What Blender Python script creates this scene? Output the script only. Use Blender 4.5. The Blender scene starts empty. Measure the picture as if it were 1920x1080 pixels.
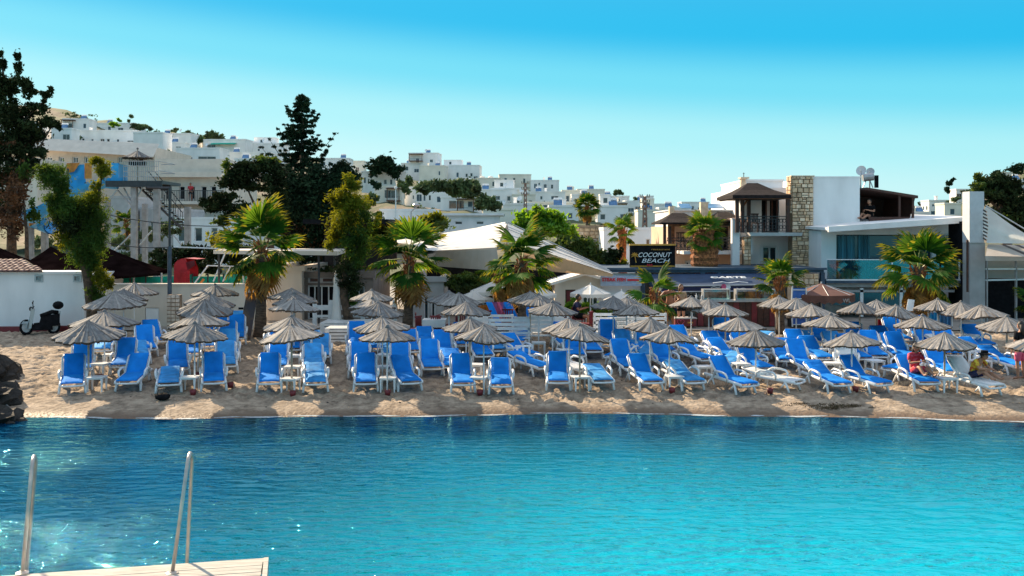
import bpy, math, random
import numpy as np
from mathutils import Vector, Matrix
R = math.radians
SC = bpy.context.scene
COL = SC.collection

# ---------------------------------------------------------------- camera, sky, sun, exposure
CAMH = 5.0; HOR = 434.0; FP = 1870.0          # eye height (m); horizon row and focal length of the 1920 px photograph
cam = bpy.data.cameras.new('camera'); co = bpy.data.objects.new('camera', cam); COL.objects.link(co)
cam.sensor_width = 36; cam.lens = FP / 1920 * 36; cam.shift_y = (HOR - 540) / 1920
cam.clip_start = .1; cam.clip_end = 6000
co.location = (0, 0, CAMH); co.rotation_euler = (R(90), 0, 0)
SC.camera = co
SUN_EL = 28.0; SUN_AZ = -39.0                 # degrees above the horizon; from +Y, negative = west (left)
world = bpy.data.worlds.new('World'); SC.world = world; world.use_nodes = True
nt = world.node_tree; nt.nodes.clear()
N = nt.nodes.new; L = nt.links.new
wo = N('ShaderNodeOutputWorld'); bg = N('ShaderNodeBackground'); sky = N('ShaderNodeTexSky')
sky.sky_type = 'NISHITA'; sky.sun_disc = False; sky.sun_elevation = R(SUN_EL); sky.sun_rotation = R(SUN_AZ)
sky.air_density = 1.0; sky.dust_density = .6; sky.ozone_density = 2.0
# cyan sky deepening up the view; pale light added above it to fill shade
tc = N('ShaderNodeTexCoord'); sep = N('ShaderNodeSeparateXYZ'); L(tc.outputs['Generated'], sep.inputs[0])
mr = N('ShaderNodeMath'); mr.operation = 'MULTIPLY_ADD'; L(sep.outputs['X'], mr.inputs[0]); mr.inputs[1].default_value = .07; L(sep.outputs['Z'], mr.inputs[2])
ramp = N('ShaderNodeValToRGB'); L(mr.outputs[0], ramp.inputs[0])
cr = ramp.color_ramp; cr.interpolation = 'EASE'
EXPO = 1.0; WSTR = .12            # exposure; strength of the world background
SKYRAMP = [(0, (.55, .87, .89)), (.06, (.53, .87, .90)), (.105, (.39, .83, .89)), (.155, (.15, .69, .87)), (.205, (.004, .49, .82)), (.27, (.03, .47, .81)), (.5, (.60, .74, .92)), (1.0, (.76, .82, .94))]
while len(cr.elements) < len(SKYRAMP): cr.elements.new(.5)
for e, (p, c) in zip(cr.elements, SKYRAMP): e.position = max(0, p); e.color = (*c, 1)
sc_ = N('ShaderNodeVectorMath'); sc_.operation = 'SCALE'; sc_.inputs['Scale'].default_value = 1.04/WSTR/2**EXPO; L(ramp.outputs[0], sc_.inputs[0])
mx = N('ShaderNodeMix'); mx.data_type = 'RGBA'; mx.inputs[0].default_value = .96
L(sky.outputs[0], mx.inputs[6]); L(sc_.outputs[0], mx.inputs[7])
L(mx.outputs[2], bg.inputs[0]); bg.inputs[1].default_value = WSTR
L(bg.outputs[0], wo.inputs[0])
sun = bpy.data.lights.new('sun', 'SUN'); sun.energy = 5.0; sun.angle = R(.55); sun.color = (1.0, .80, .55)
so = bpy.data.objects.new('sun', sun); COL.objects.link(so)
sd = Vector((math.sin(R(SUN_AZ))*math.cos(R(SUN_EL)), math.cos(R(SUN_AZ))*math.cos(R(SUN_EL)), math.sin(R(SUN_EL))))
so.rotation_euler = sd.to_track_quat('Z', 'Y').to_euler(); so.location = (-30, 40, 30)
vs = SC.view_settings; vs.view_transform = 'Standard'; vs.look = 'None'; vs.exposure = EXPO; vs.gamma = 1; vs.use_curve_mapping = False
SC.cycles.max_bounces = 6; SC.cycles.transparent_max_bounces = 6; SC.cycles.caustics_reflective = False; SC.cycles.caustics_refractive = False

# ---------------------------------------------------------------- materials
def mat(name, col, rough=.7, var=.12, scale=6., bump=0., bscale=None, col2=None, metal=0., spec=.5, detail=4., trans=0., kind='noise', vec=(1, 1, 1), thr=None, alpha=1., tcol=None):
    m = bpy.data.materials.new(name); m.use_nodes = True; t = m.node_tree; n = t.nodes; l = t.links; n.clear()
    out = n.new('ShaderNodeOutputMaterial'); b = n.new('ShaderNodeBsdfPrincipled')
    b.inputs['Roughness'].default_value = rough; b.inputs['Metallic'].default_value = metal
    b.inputs['Specular IOR Level'].default_value = spec; b.inputs['Alpha'].default_value = alpha
    g = n.new('ShaderNodeNewGeometry'); mp = n.new('ShaderNodeMapping'); mp.inputs['Scale'].default_value = vec
    l.new(g.outputs['Position'], mp.inputs[0])
    def tex(s, k=kind):
        if k == 'voronoi':
            x = n.new('ShaderNodeTexVoronoi'); x.inputs['Scale'].default_value = s; o = x.outputs['Distance']
        else:
            x = n.new('ShaderNodeTexNoise'); x.inputs['Scale'].default_value = s; x.inputs['Detail'].default_value = detail; o = x.outputs['Fac']
        l.new(mp.outputs[0], x.inputs['Vector']); return o
    if var or col2:
        f = tex(scale); rp = n.new('ShaderNodeValToRGB'); l.new(f, rp.inputs[0])
        a = [max(0, c*(1-var*1.6)) for c in col]; z = [min(1, c*(1+var*1.6)) for c in col] if col2 is None else col2
        lo, hi = thr or (.3, .7)
        rp.color_ramp.elements[0].position = lo; rp.color_ramp.elements[1].position = hi
        rp.color_ramp.elements[0].color = (*a, 1); rp.color_ramp.elements[1].color = (*z, 1)
        cs = rp.outputs[0]; l.new(cs, b.inputs['Base Color'])
    else:
        b.inputs['Base Color'].default_value = (*col, 1); cs = None
    if bump:
        bp = n.new('ShaderNodeBump'); bp.inputs['Strength'].default_value = 1; bp.inputs['Distance'].default_value = bump
        l.new(tex(bscale or scale*3), bp.inputs['Height']); l.new(bp.outputs[0], b.inputs['Normal'])
    sh = b.outputs[0]
    if trans:
        tr = n.new('ShaderNodeBsdfTranslucent'); ms = n.new('ShaderNodeMixShader'); ms.inputs[0].default_value = trans
        if tcol: tr.inputs[0].default_value = (*tcol, 1)
        elif cs: l.new(cs, tr.inputs[0])
        else: tr.inputs[0].default_value = (*col, 1)
        l.new(sh, ms.inputs[1]); l.new(tr.outputs[0], ms.inputs[2]); sh = ms.outputs[0]
    l.new(sh, out.inputs[0]); return m

M = {}
def glass_mat(name, col, mixv=.45, rough=.05):
    m = bpy.data.materials.new(name); m.use_nodes = True; t = m.node_tree; n = t.nodes; l = t.links; n.clear()
    out = n.new('ShaderNodeOutputMaterial'); a = n.new('ShaderNodeBsdfTransparent'); g = n.new('ShaderNodeBsdfGlossy'); x = n.new('ShaderNodeMixShader')
    a.inputs[0].default_value = (*col, 1); g.inputs['Roughness'].default_value = rough; x.inputs[0].default_value = mixv
    l.new(a.outputs[0], x.inputs[1]); l.new(g.outputs[0], x.inputs[2]); l.new(x.outputs[0], out.inputs[0]); return m
M['white_plastic'] = mat('white_plastic', (.78, .79, .80), .35, .06, 5)
M['cushion'] = mat('cushion', (.012, .27, .90), .85, .12, 3, .004, 60, spec=.15, trans=.15, tcol=(.0, .32, 1.))
M['cushion_pale'] = mat('cushion_pale', (.04, .34, .86), .85, .2, 4, .004, 60, trans=.12, tcol=(.05, .4, .95))
M['reed'] = mat('reed', (.225, .21, .20), .85, .16, 9, .01, 50)
M['reed_light'] = mat('reed_light', (.33, .30, .275), .85, .12, 9, .01, 50)
M['reed_dark'] = mat('reed_dark', (.11, .095, .085), .85, .2, 9, .01, 50)
M['reed_old'] = mat('reed_old', (.15, .148, .15), .85, .16, 9, .01, 50)
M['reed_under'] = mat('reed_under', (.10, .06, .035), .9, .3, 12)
M['pole_white'] = mat('pole_white', (.74, .74, .74), .4, .05)
M['pole_tan'] = mat('pole_tan', (.55, .42, .30), .6, .15)
M['white_wall'] = mat('white_wall', (.82, .80, .79), .9, .065, 1.1, .003, 22, vec=(1, 1, .35), detail=9)
M['cream_wall'] = mat('cream_wall', (.72, .62, .52), .9, .08, 1.3, .003, 22, vec=(1, 1, .35), detail=9)
M['beige_wall'] = mat('beige_wall', (.62, .55, .47), .9, .06, 1.5)
M['peach_wall'] = mat('peach_wall', (.72, .47, .33), .9, .06, 1.5)
M['grey_wall'] = mat('grey_wall', (.42, .41, .41), .9, .08, 2)
M['hill_white'] = mat('hill_white', (.88, .85, .82), .9, .07, .35, vec=(1, 1, .5), detail=8)
M['hill_cream'] = mat('hill_cream', (.84, .77, .66), .9, .06, .3)
M['concrete'] = mat('concrete', (.33, .32, .31), .9, .15, 3, .01, 20)
M['pane'] = mat('pane', (.02, .035, .045), .08, .3, 1.5, spec=.8)
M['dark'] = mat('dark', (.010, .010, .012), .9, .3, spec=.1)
M['dark_metal'] = mat('dark_metal', (.03, .032, .036), .5, .2)
M['wood_dark'] = mat('wood_dark', (.06, .018, .010), .6, .3, 8)
M['wood_mid'] = mat('wood_mid', (.28, .10, .04), .6, .3, 8)
M['roof_brown'] = mat('roof_brown', (.024, .017, .017), .9, .25, 6, .02, 40, spec=.15)
M['tile_red'] = mat('tile_red', (.13, .06, .06), .85, .3, 8)
M['stone'] = mat('stone', (.68, .46, .28), .9, .22, 3.0, .02, 18)
M['stone_b'] = mat('stone_b', (.52, .36, .23), .9, .22, 3.0, .02, 18)
M['stone_c'] = mat('stone_c', (.76, .57, .40), .9, .18, 3.0, .02, 18)
M['mortar'] = mat('mortar', (.30, .21, .14), .95, .2)
M['sail'] = mat('sail', (.86, .84, .80), .8, .04, 2, trans=.35)
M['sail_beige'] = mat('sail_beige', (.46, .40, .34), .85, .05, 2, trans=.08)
M['sail_stripe'] = mat('sail_stripe', (.06, .045, .04), .85, .1)
M['awning_navy'] = mat('awning_navy', (.012, .04, .10), .7, .15, 3)
M['navy_dark'] = mat('navy_dark', (.012, .012, .06), .7, .15, 3)
M['slate'] = mat('slate', (.04, .075, .12), .7, .15, 3)
M['black_cloth'] = mat('black_cloth', (.009, .005, .005), 1, .3, 2, spec=0.)
M['brown_cloth'] = mat('brown_cloth', (.14, .06, .045), .8, .15, 3)
M['red'] = mat('red', (.42, .012, .02), .5, .15, 4)
M['red_dark'] = mat('red_dark', (.16, .014, .02), .5, .2, 4)
M['orange'] = mat('orange', (.70, .22, .03), .5, .2, 3)
M['sky_blue'] = mat('sky_blue', (.02, .32, .66), .4, .15, 2)
M['teal_mesh'] = mat('teal_mesh', (.0, .36, .25), .8, .2, 3)
M['galv'] = mat('galv', (.40, .41, .42), .45, .1, 4, metal=.5)
M['rail'] = mat('rail', (.50, .47, .45), .38, .2, 6, metal=.55, col2=(.62, .50, .42))
M['plank'] = mat('plank', (.44, .41, .36), .8, .18, 2.5, .004, 30, vec=(1, 8, 1))
M['rock'] = mat('rock', (.022, .018, .015), .9, .5, 2.2, .12, 5)
M['text_white'] = mat('text_white', (.8, .8, .8), .7, 0)
M['text_red'] = mat('text_red', (.6, .015, .03), .7, 0)
M['gold'] = mat('gold', (.55, .28, .04), .6, .1)
M['tan_fabric'] = mat('tan_fabric', (.42, .28, .17), .8, .15, 2)
M['skin'] = mat('skin', (.42, .20, .12), .55, .08, 8)
M['skin_tan'] = mat('skin_tan', (.36, .13, .06), .5, .08, 8)
M['hair'] = mat('hair', (.018, .012, .010), .6, .3, 20)
M['hair_brown'] = mat('hair_brown', (.10, .05, .022), .6, .3, 20)
M['yellow_red'] = mat('yellow_red', (.72, .13, .02), .8, .1, 14, col2=(.75, .55, .05), thr=(.42, .58))
M['red_print'] = mat('red_print', (.62, .02, .04), .8, .1, 14, col2=(.62, .10, .16), thr=(.45, .6))
M['pink'] = mat('pink', (.62, .10, .20), .8, .1)
M['bark'] = mat('bark', (.085, .055, .035), .95, .4, 7, .05, 14)
M['palm_bark'] = mat('palm_bark', (.10, .072, .052), .95, .35, 9, .05, 16, vec=(.6, .6, 2.5))
M['palm_husk'] = mat('palm_husk', (.30, .105, .035), .9, .5, 10, .06, 14)
M['frond'] = mat('frond', (.016, .065, .006), .75, .35, 2.5, spec=.15, trans=.18, tcol=(.08, .22, .01))
M['frond_bright'] = mat('frond_bright', (.035, .115, .010), .75, .3, 2.5, spec=.15, trans=.28, tcol=(.20, .36, .02))
M['frond_tip'] = mat('frond_tip', (.12, .12, .015), .8, .3, 4, spec=.15, trans=.35, tcol=(.36, .32, .02))
M['frond_dead'] = mat('frond_dead', (.34, .20, .06), .8, .35, 4, trans=.4, tcol=(.55, .27, .04))
M['stalk'] = mat('stalk', (.32, .33, .09), .5, .2, 4)
M['leaf_dark'] = mat('leaf_dark', (.022, .034, .012), .85, .5, 1.4, spec=.1, trans=.12)
M['leaf_conifer'] = mat('leaf_conifer', (.018, .038, .018), .85, .45, 1.4, spec=.1, trans=.10)
M['leaf_rust'] = mat('leaf_rust', (.11, .045, .015), .8, .5, 1.4, trans=.2)
M['leaf_pine'] = mat('leaf_pine', (.040, .075, .010), .7, .5, 1.2, trans=.3, tcol=(.14, .19, .01))
M['leaf_tamarisk'] = mat('leaf_tamarisk', (.030, .070, .014), .8, .5, 1.2, spec=.15, trans=.33, tcol=(.14, .22, .015))
M['leaf_gold'] = mat('leaf_gold', (.09, .115, .010), .8, .45, 1.6, spec=.15, trans=.38, tcol=(.30, .29, .01))
M['leaf_bright'] = mat('leaf_bright', (.09, .22, .012), .6, .4, 1.4, trans=.45, tcol=(.30, .50, .01))
M['leaf_hill'] = mat('leaf_hill', (.085, .125, .045), .8, .5, .4, trans=.2)
M['curtain'] = mat('curtain', (.07, .21, .27), .9, .4, 3.5, vec=(3, 1, .1))
M['teal_pane'] = mat('teal_pane', (.012, .055, .08), .15, .3, 1.0, spec=.6)
M['balustrade_glass'] = glass_mat('balustrade_glass', (.35, .60, .70), .16)
M['panel_dark'] = mat('panel_dark', (.02, .05, .12), .2, .3, 1, spec=.7)
M['panel_blue'] = mat('panel_blue', (.05, .16, .32), .3, .2, 2)
M['straw_pale'] = mat('straw_pale', (.50, .38, .22), .9, .3, 8)
M['green_plastic'] = mat('green_plastic', (.15, .42, .02), .5, .2)
# ---------------------------------------------------------------- terrain
PROF = [(-80, -3), (20, -1.3), (24, -.55), (26, -.10), (26.6, 0.0), (27.3, .10), (28.2, .21), (29.5, .32), (34, .70), (38, 1.0), (42, 1.08), (60, 1.15), (300, 1.2)]
def shore(X):
    return .25*math.sin(X*.31+.6) + .12*math.sin(X*.83) + (.45 - .0028*(X+1)**2 if abs(X) < 20 else -.6)
def ground(X, Y):
    y = Y - shore(X)*max(0, min(1, (34-Y)/5))
    for (a, za), (b, zb) in zip(PROF, PROF[1:]):
        if y <= b: return za + (zb-za)*max(0, (y-a)/(b-a))
    return 1.2
def P(px, py, D): return Vector(((px-960)/FP*D, D, CAMH + (HOR-py)/FP*D))
def PX(px, D): return (px-960)/FP*D
def PZ(py, D): return CAMH + (HOR-py)/FP*D
def on_ground(px, py, h=0.):
    a, b = 24., 58.
    for _ in range(40):
        m = (a+b)/2; y = HOR + (CAMH-h-ground(PX(px, m), m))*FP/m
        if y > py: a = m
        else: b = m
    X = PX(px, a); return Vector((X, a, ground(X, a)))
SKY = [(-1500, 215), (-900, 200), (-300, 190), (0, 197), (100, 205), (180, 222), (240, 240), (320, 252), (400, 262), (500, 283), (600, 302), (700, 327), (800, 337), (900, 347), (1000, 362), (1100, 374), (1200, 388), (1300, 395), (1500, 402), (1700, 407), (1760, 388), (1850, 345), (1920, 322), (2100, 270), (2900, 250), (3600, 260)]
def sky_y(px):
    for (a, ya), (b, yb) in zip(SKY, SKY[1:]):
        if px <= b: return ya + (yb-ya)*max(0, (px-a)/(b-a))
    return 260
DSK = 430.
def y_app(px, D):
    ys = sky_y(px)
    if D <= 90: return 555 + (478-555)*(D-60)/30
    return 478 + (ys-478)*math.log(D/90)/math.log(DSK/90)
def hill_z(X, D):
    px = 960 + X*FP/D
    if D <= DSK: return CAMH + (HOR - y_app(px, D))*D/FP
    return CAMH + (HOR - sky_y(px))*DSK/FP
def hill_D(px, py):
    ys = sky_y(px)
    if py >= 478: return 60 + (555-py)/(555-478)*30
    return min(DSK, 90*math.exp((478-py)/(478-ys)*math.log(DSK/90)))

# ---------------------------------------------------------------- mesh helpers
def tag(o, label=None, cat=None, group=None, kind=None):
    if label: o['label'] = label
    if cat: o['category'] = cat
    if group: o['group'] = group
    if kind: o['kind'] = kind
    return o
def thing(name, label, cat, loc=(0, 0, 0), rz=0., group=None):
    o = bpy.data.objects.new(name, None); COL.objects.link(o); o.location = loc; o.rotation_euler = (0, 0, rz)
    o.empty_display_size = .2
    return tag(o, label, cat, group)
def link(name, me, parent=None, loc=None, rot=None, scale=None):
    o = bpy.data.objects.new(name, me); COL.objects.link(o)
    if parent: o.parent = parent
    if loc is not None: o.location = loc
    if rot is not None: o.rotation_euler = rot
    if scale is not None: o.scale = scale
    return o
def copy_tree(o, parent=None):
    c = o.copy(); COL.objects.link(c); c.parent = parent
    for ch in o.children: copy_tree(ch, c)
    return c
class MB:
    def __init__(s): s.v = []; s.f = []; s.m = []
    def face(s, idx, mi=0): s.f.append(tuple(idx)); s.m.append(mi)
    def quad(s, pts, mi=0):
        n = len(s.v); s.v += [tuple(p) for p in pts]; s.face(range(n, n+len(pts)), mi); return s
    def box(s, x0, x1, y0, y1, z0, z1, mi=0, mtx=None):
        n = len(s.v); pts = [(x, y, z) for z in (z0, z1) for x, y in ((x0, y0), (x1, y0), (x1, y1), (x0, y1))]
        if mtx: pts = [tuple(mtx @ Vector(p)) for p in pts]
        s.v += pts
        for f in ((0, 3, 2, 1), (4, 5, 6, 7), (0, 1, 5, 4), (1, 2, 6, 5), (2, 3, 7, 6), (3, 0, 4, 7)): s.face([n+i for i in f], mi)
        return s
    def hexa(s, b, t, mi=0):          # bottom ring, top ring
        n = len(s.v); k = len(b); s.v += [tuple(p) for p in b] + [tuple(p) for p in t]
        s.face([n+i for i in reversed(range(k))], mi); s.face([n+k+i for i in range(k)], mi)
        for i in range(k): j = (i+1) % k; s.face((n+i, n+j, n+k+j, n+k+i), mi)
        return s
    def tube(s, pts, rad, n=8, mi=0, cap=True, flat=1.):
        pts = [Vector(p) for p in pts]; base = len(s.v); k = len(pts)
        if not hasattr(rad, '__len__'): rad = [rad]*k
        up = None
        for i, p in enumerate(pts):
            d = (pts[min(i+1, k-1)] - pts[max(i-1, 0)]).normalized()
            if up is None: up = Vector((0, 0, 1)) if abs(d.z) < .9 else Vector((1, 0, 0))
            a = d.cross(up)
            if a.length < 1e-4: a = d.cross(Vector((0, 1, 0)))
            a.normalize(); b = a.cross(d).normalized(); up = b
            for j in range(n):
                t = 2*math.pi*j/n; s.v.append(tuple(p + a*math.cos(t)*rad[i] + b*math.sin(t)*rad[i]*flat))
        for i in range(k-1):
            for j in range(n):
                q = (j+1) % n; s.face((base+i*n+j, base+i*n+q, base+(i+1)*n+q, base+(i+1)*n+j), mi)
        if cap: s.face([base+j for j in reversed(range(n))], mi); s.face([base+(k-1)*n+j for j in range(n)], mi)
        return s
    def lathe(s, prof, n=16, mi=0, c=(0, 0), cap=False):
        base = len(s.v)
        for r, z in prof:
            for j in range(n): t = 2*math.pi*j/n; s.v.append((c[0]+r*math.cos(t), c[1]+r*math.sin(t), z))
        for i in range(len(prof)-1):
            for j in range(n):
                q = (j+1) % n; s.face((base+i*n+j, base+i*n+q, base+(i+1)*n+q, base+(i+1)*n+j), mi)
        if cap: s.face([base+j for j in reversed(range(n))], mi); s.face([base+(len(prof)-1)*n+j for j in range(n)], mi)
        return s
    def ball(s, c, r, n=8, mi=0, sc=(1, 1, 1)):
        base = len(s.v); k = n//2
        for i in range(k+1):
            a = math.pi*i/k
            for j in range(n): t = 2*math.pi*j/n; s.v.append((c[0]+r*sc[0]*math.sin(a)*math.cos(t), c[1]+r*sc[1]*math.sin(a)*math.sin(t), c[2]-r*sc[2]*math.cos(a)))
        for i in range(k):
            for j in range(n): q = (j+1) % n; s.face((base+i*n+j, base+i*n+q, base+(i+1)*n+q, base+(i+1)*n+j), mi)
        return s
    def mesh(s, name, mats, smooth=False):
        me = bpy.data.meshes.new(name); me.from_pydata(s.v, [], s.f)
        for m in (mats if isinstance(mats, (list, tuple)) else [mats]): me.materials.append(m)
        me.polygons.foreach_set('material_index', s.m)
        if smooth: me.polygons.foreach_set('use_smooth', [True]*len(s.f))
        me.update(); return me
    def build(s, name, mats, parent=None, world=False, smooth=False, loc=None, rot=None):
        if world and parent is not None:
            l = parent.location; s.v = [(x-l.x, y-l.y, z-l.z) for x, y, z in s.v]
        return link(name, s.mesh(name, mats, smooth), parent, loc, rot)
def structure(o): o['kind'] = 'structure'; return o

def hole_wall(mb, W, Dp, H, holes, d=.14, mi=0, top=True):
    """Body x 0..W, y 0..Dp, z 0..H whose front (y=0) has real recesses; holes = (x0,x1,z0,z1)."""
    xs = sorted({0., W, *[h[0] for h in holes], *[h[1] for h in holes]}); zs = sorted({0., H, *[h[2] for h in holes], *[h[3] for h in holes]})
    for x0, x1 in zip(xs, xs[1:]):
        for z0, z1 in zip(zs, zs[1:]):
            cx, cz = (x0+x1)/2, (z0+z1)/2
            if any(h[0] < cx < h[1] and h[2] < cz < h[3] for h in holes): continue
            mb.quad([(x0, 0, z0), (x1, 0, z0), (x1, 0, z1), (x0, 0, z1)], mi)
    for x0, x1, z0, z1 in holes:
        mb.quad([(x0, 0, z0), (x0, 0, z1), (x0, d, z1), (x0, d, z0)], mi); mb.quad([(x1, 0, z0), (x1, d, z0), (x1, d, z1), (x1, 0, z1)], mi)
        mb.quad([(x0, 0, z0), (x0, d, z0), (x1, d, z0), (x1, 0, z0)], mi); mb.quad([(x0, 0, z1), (x1, 0, z1), (x1, d, z1), (x0, d, z1)], mi)
        mb.quad([(x0, d, z0), (x0, d, z1), (x1, d, z1), (x1, d, z0)], mi)
    mb.quad([(0, 0, 0), (0, 0, H), (0, Dp, H), (0, Dp, 0)], mi); mb.quad([(W, 0, 0), (W, Dp, 0), (W, Dp, H), (W, 0, H)], mi)
    mb.quad([(0, Dp, 0), (0, Dp, H), (W, Dp, H), (W, Dp, 0)], mi)
    if top: mb.quad([(0, 0, H), (W, 0, H), (W, Dp, H), (0, Dp, H)], mi)
    return mb
def window(root, x0, x1, z0, z1, y=.1, frame=.06, pane=None, fm=None, bars=1, name='window', xform=None):
    """frame with a pane as its sub-part, standing inside a recess of the wall"""
    m = MB(); f = frame
    m.box(x0, x0+f, y-.05, y+.03, z0, z1); m.box(x1-f, x1, y-.05, y+.03, z0, z1)
    m.box(x0+f, x1-f, y-.05, y+.03, z0, z0+f); m.box(x0+f, x1-f, y-.05, y+.03, z1-f, z1)
    for i in range(1, bars+1):
        cx = x0 + (x1-x0)*i/(bars+1); m.box(cx-f*.4, cx+f*.4, y-.045, y+.025, z0+f, z1-f)
    o = m.build(name, fm or M['pole_white'], root)
    p = MB().quad([(x0+f*.5, y, z0+f*.5), (x1-f*.5, y, z0+f*.5), (x1-f*.5, y, z1-f*.5), (x0+f*.5, y, z1-f*.5)]).build('pane', pane or M['pane'], o)
    return o
def hip(mb, x0, x1, y0, y1, z, zt, ridge=0., mi=0, thick=.08, mi2=None):
    cx, cy = (x0+x1)/2, (y0+y1)/2; r = ridge/2
    b = [(x0, y0, z), (x1, y0, z), (x1, y1, z), (x0, y1, z)]; t = [(x, y, z+thick) for x, y, _ in b]
    mb.hexa(b, t, mi if mi2 is None else mi2)
    a, c = (cx-r, cy, zt), (cx+r, cy, zt)
    # slightly flared slopes
    def mid(p, q, k=.5): return (p[0]*(1-k)+q[0]*k, p[1]*(1-k)+q[1]*k, p[2]*(1-k)+q[2]*k - (zt-z)*.07)
    m = [mid(t[0], a), mid(t[1], c), mid(t[2], c), mid(t[3], a)]
    for i in range(4):
        j = (i+1) % 4; mb.quad([t[i], t[j], m[j], m[i]], mi)
    mb.quad([m[0], m[1], c, a], mi); mb.quad([m[2], m[3], a, c], mi); mb.quad([m[1], m[2], c], mi); mb.quad([m[3], m[0], a], mi)
    return mb
def text_mesh(s, size, mats, width=None, extr=.01, shear=0., bold=0.):
    c = bpy.data.curves.new('lettering', 'FONT'); c.body = s; c.size = size; c.extrude = extr; c.offset = bold; c.shear = shear; c.align_x = 'LEFT'
    o = bpy.data.objects.new('lettering', c); COL.objects.link(o)
    bpy.context.view_layer.update()
    me = bpy.data.meshes.new_from_object(o.evaluated_get(bpy.context.evaluated_depsgraph_get()))
    bpy.data.objects.remove(o); xs = [v.co.x for v in me.vertices]; ys = [v.co.y for v in me.vertices]
    w = max(xs)-min(xs); k = (width/w) if width else 1.; x0 = min(xs); y0 = min(ys)
    me.transform(Matrix.Translation((-x0*k, -y0, 0)) @ Matrix.Diagonal((k, 1, 1, 1)) if width else Matrix.Translation((-x0, -y0, 0)))
    me.materials.clear(); me.materials.append(mats); return me

# ---------------------------------------------------------------- foliage
def leaf_mesh(name, blobs, mats, size=.16, seed=1, slim=.45, shell=.35, up=0.):
    """Leaf-sized quads filling blobs (cx,cy,cz,rx,ry,rz,n[,mat]); denser near the surface, in random sub-clumps."""
    rng = np.random.default_rng(seed); V = []; F = []; MI = []; off = 0
    for b in blobs:
        c = np.array(b[:3]); r = np.array(b[3:6]); n = int(b[6]); mi = b[7] if len(b) > 7 else 0
        k = max(3, n//45)
        d = rng.normal(size=(k, 3)); d /= np.linalg.norm(d, axis=1)[:, None]
        cl = d * (rng.random(k)**shell)[:, None] * .88
        ci = rng.integers(0, k, n); p = cl[ci] + rng.normal(size=(n, 3))*.16
        p *= np.where(rng.random(n) < .10, 1.28, 1.)[:, None]; p = c + p*r
        s = size*(.6+.8*rng.random(n))[:, None]
        u = rng.normal(size=(n, 3)); u[:, 2] += up; u /= np.linalg.norm(u, axis=1)[:, None]
        w = np.cross(u, rng.normal(size=(n, 3))); w /= np.linalg.norm(w, axis=1)[:, None]
        q = np.stack([p-u*s, p-w*s*slim, p+u*s, p+w*s*slim], 1).reshape(-1, 3)
        V.append(q); F.append(np.arange(n*4).reshape(-1, 4)+off); MI.append(np.full(n, mi)); off += n*4
    V = np.concatenate(V); F = np.concatenate(F); MI = np.concatenate(MI)
    me = bpy.data.meshes.new(name); me.vertices.add(len(V)); me.vertices.foreach_set('co', V.ravel())
    me.loops.add(F.size); me.loops.foreach_set('vertex_index', F.ravel().astype(np.int32))
    me.polygons.add(len(F)); me.polygons.foreach_set('loop_start', np.arange(0, F.size, 4, dtype=np.int32)); me.polygons.foreach_set('loop_total', np.full(len(F), 4, dtype=np.int32))
    for m in (mats if isinstance(mats, list) else [mats]): me.materials.append(m)
    me.polygons.foreach_set('material_index', MI.astype(np.int32)); me.update(calc_edges=True); me.validate(); return me
def tree(name, label, cat, loc, trunk, limbs, blobs, mats, group=None, size=.16, seed=1, bark='bark', slim=.45, shell=.35):
    """trunk/limbs: (points, radii) in metres from loc; blobs in metres from loc"""
    t = thing(name, label, cat, loc, 0, group)
    if trunk: MB().tube(trunk[0], trunk[1], 9).build('trunk', M[bark], t, smooth=True)
    if limbs:
        m = MB()
        for p, r in limbs: m.tube(p, r, 6)
        m.build('limbs', M[bark], t, smooth=True)
    link('crown', leaf_mesh('crown', blobs, [M[x] for x in mats], size, seed, slim, shell), t)
    return t
# ---------------------------------------------------------------- setting: water, sand, paving, hills
def grid_mesh(name, xs, ys, zf, m, smooth=True):
    nx, ny = len(xs), len(ys)
    V = [(x, y, zf(x, y)) for y in ys for x in xs]
    F = [(j*nx+i, j*nx+i+1, (j+1)*nx+i+1, (j+1)*nx+i) for j in range(ny-1) for i in range(nx-1)]
    me = bpy.data.meshes.new(name); me.from_pydata(V, [], F); me.materials.append(m)
    me.polygons.foreach_set('use_smooth', [smooth]*len(F)); me.update(); return me
def spaced(a, b, s): n = int(round((b-a)/s)); return [a+(b-a)*i/n for i in range(n+1)]
rw = random.Random(5); WAVES = []
for i in range(40):
    lam = .20*1.045**i*(.8+.4*rw.random()) + .08; th = math.pi/2 + rw.gauss(0, .42); k = 2*math.pi/lam
    WAVES.append((k*math.cos(th), k*math.sin(th), rw.random()*6.28, .0042*lam**.9*(1.6 if lam < .6 else .7)))
WK = np.array(WAVES)
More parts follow.
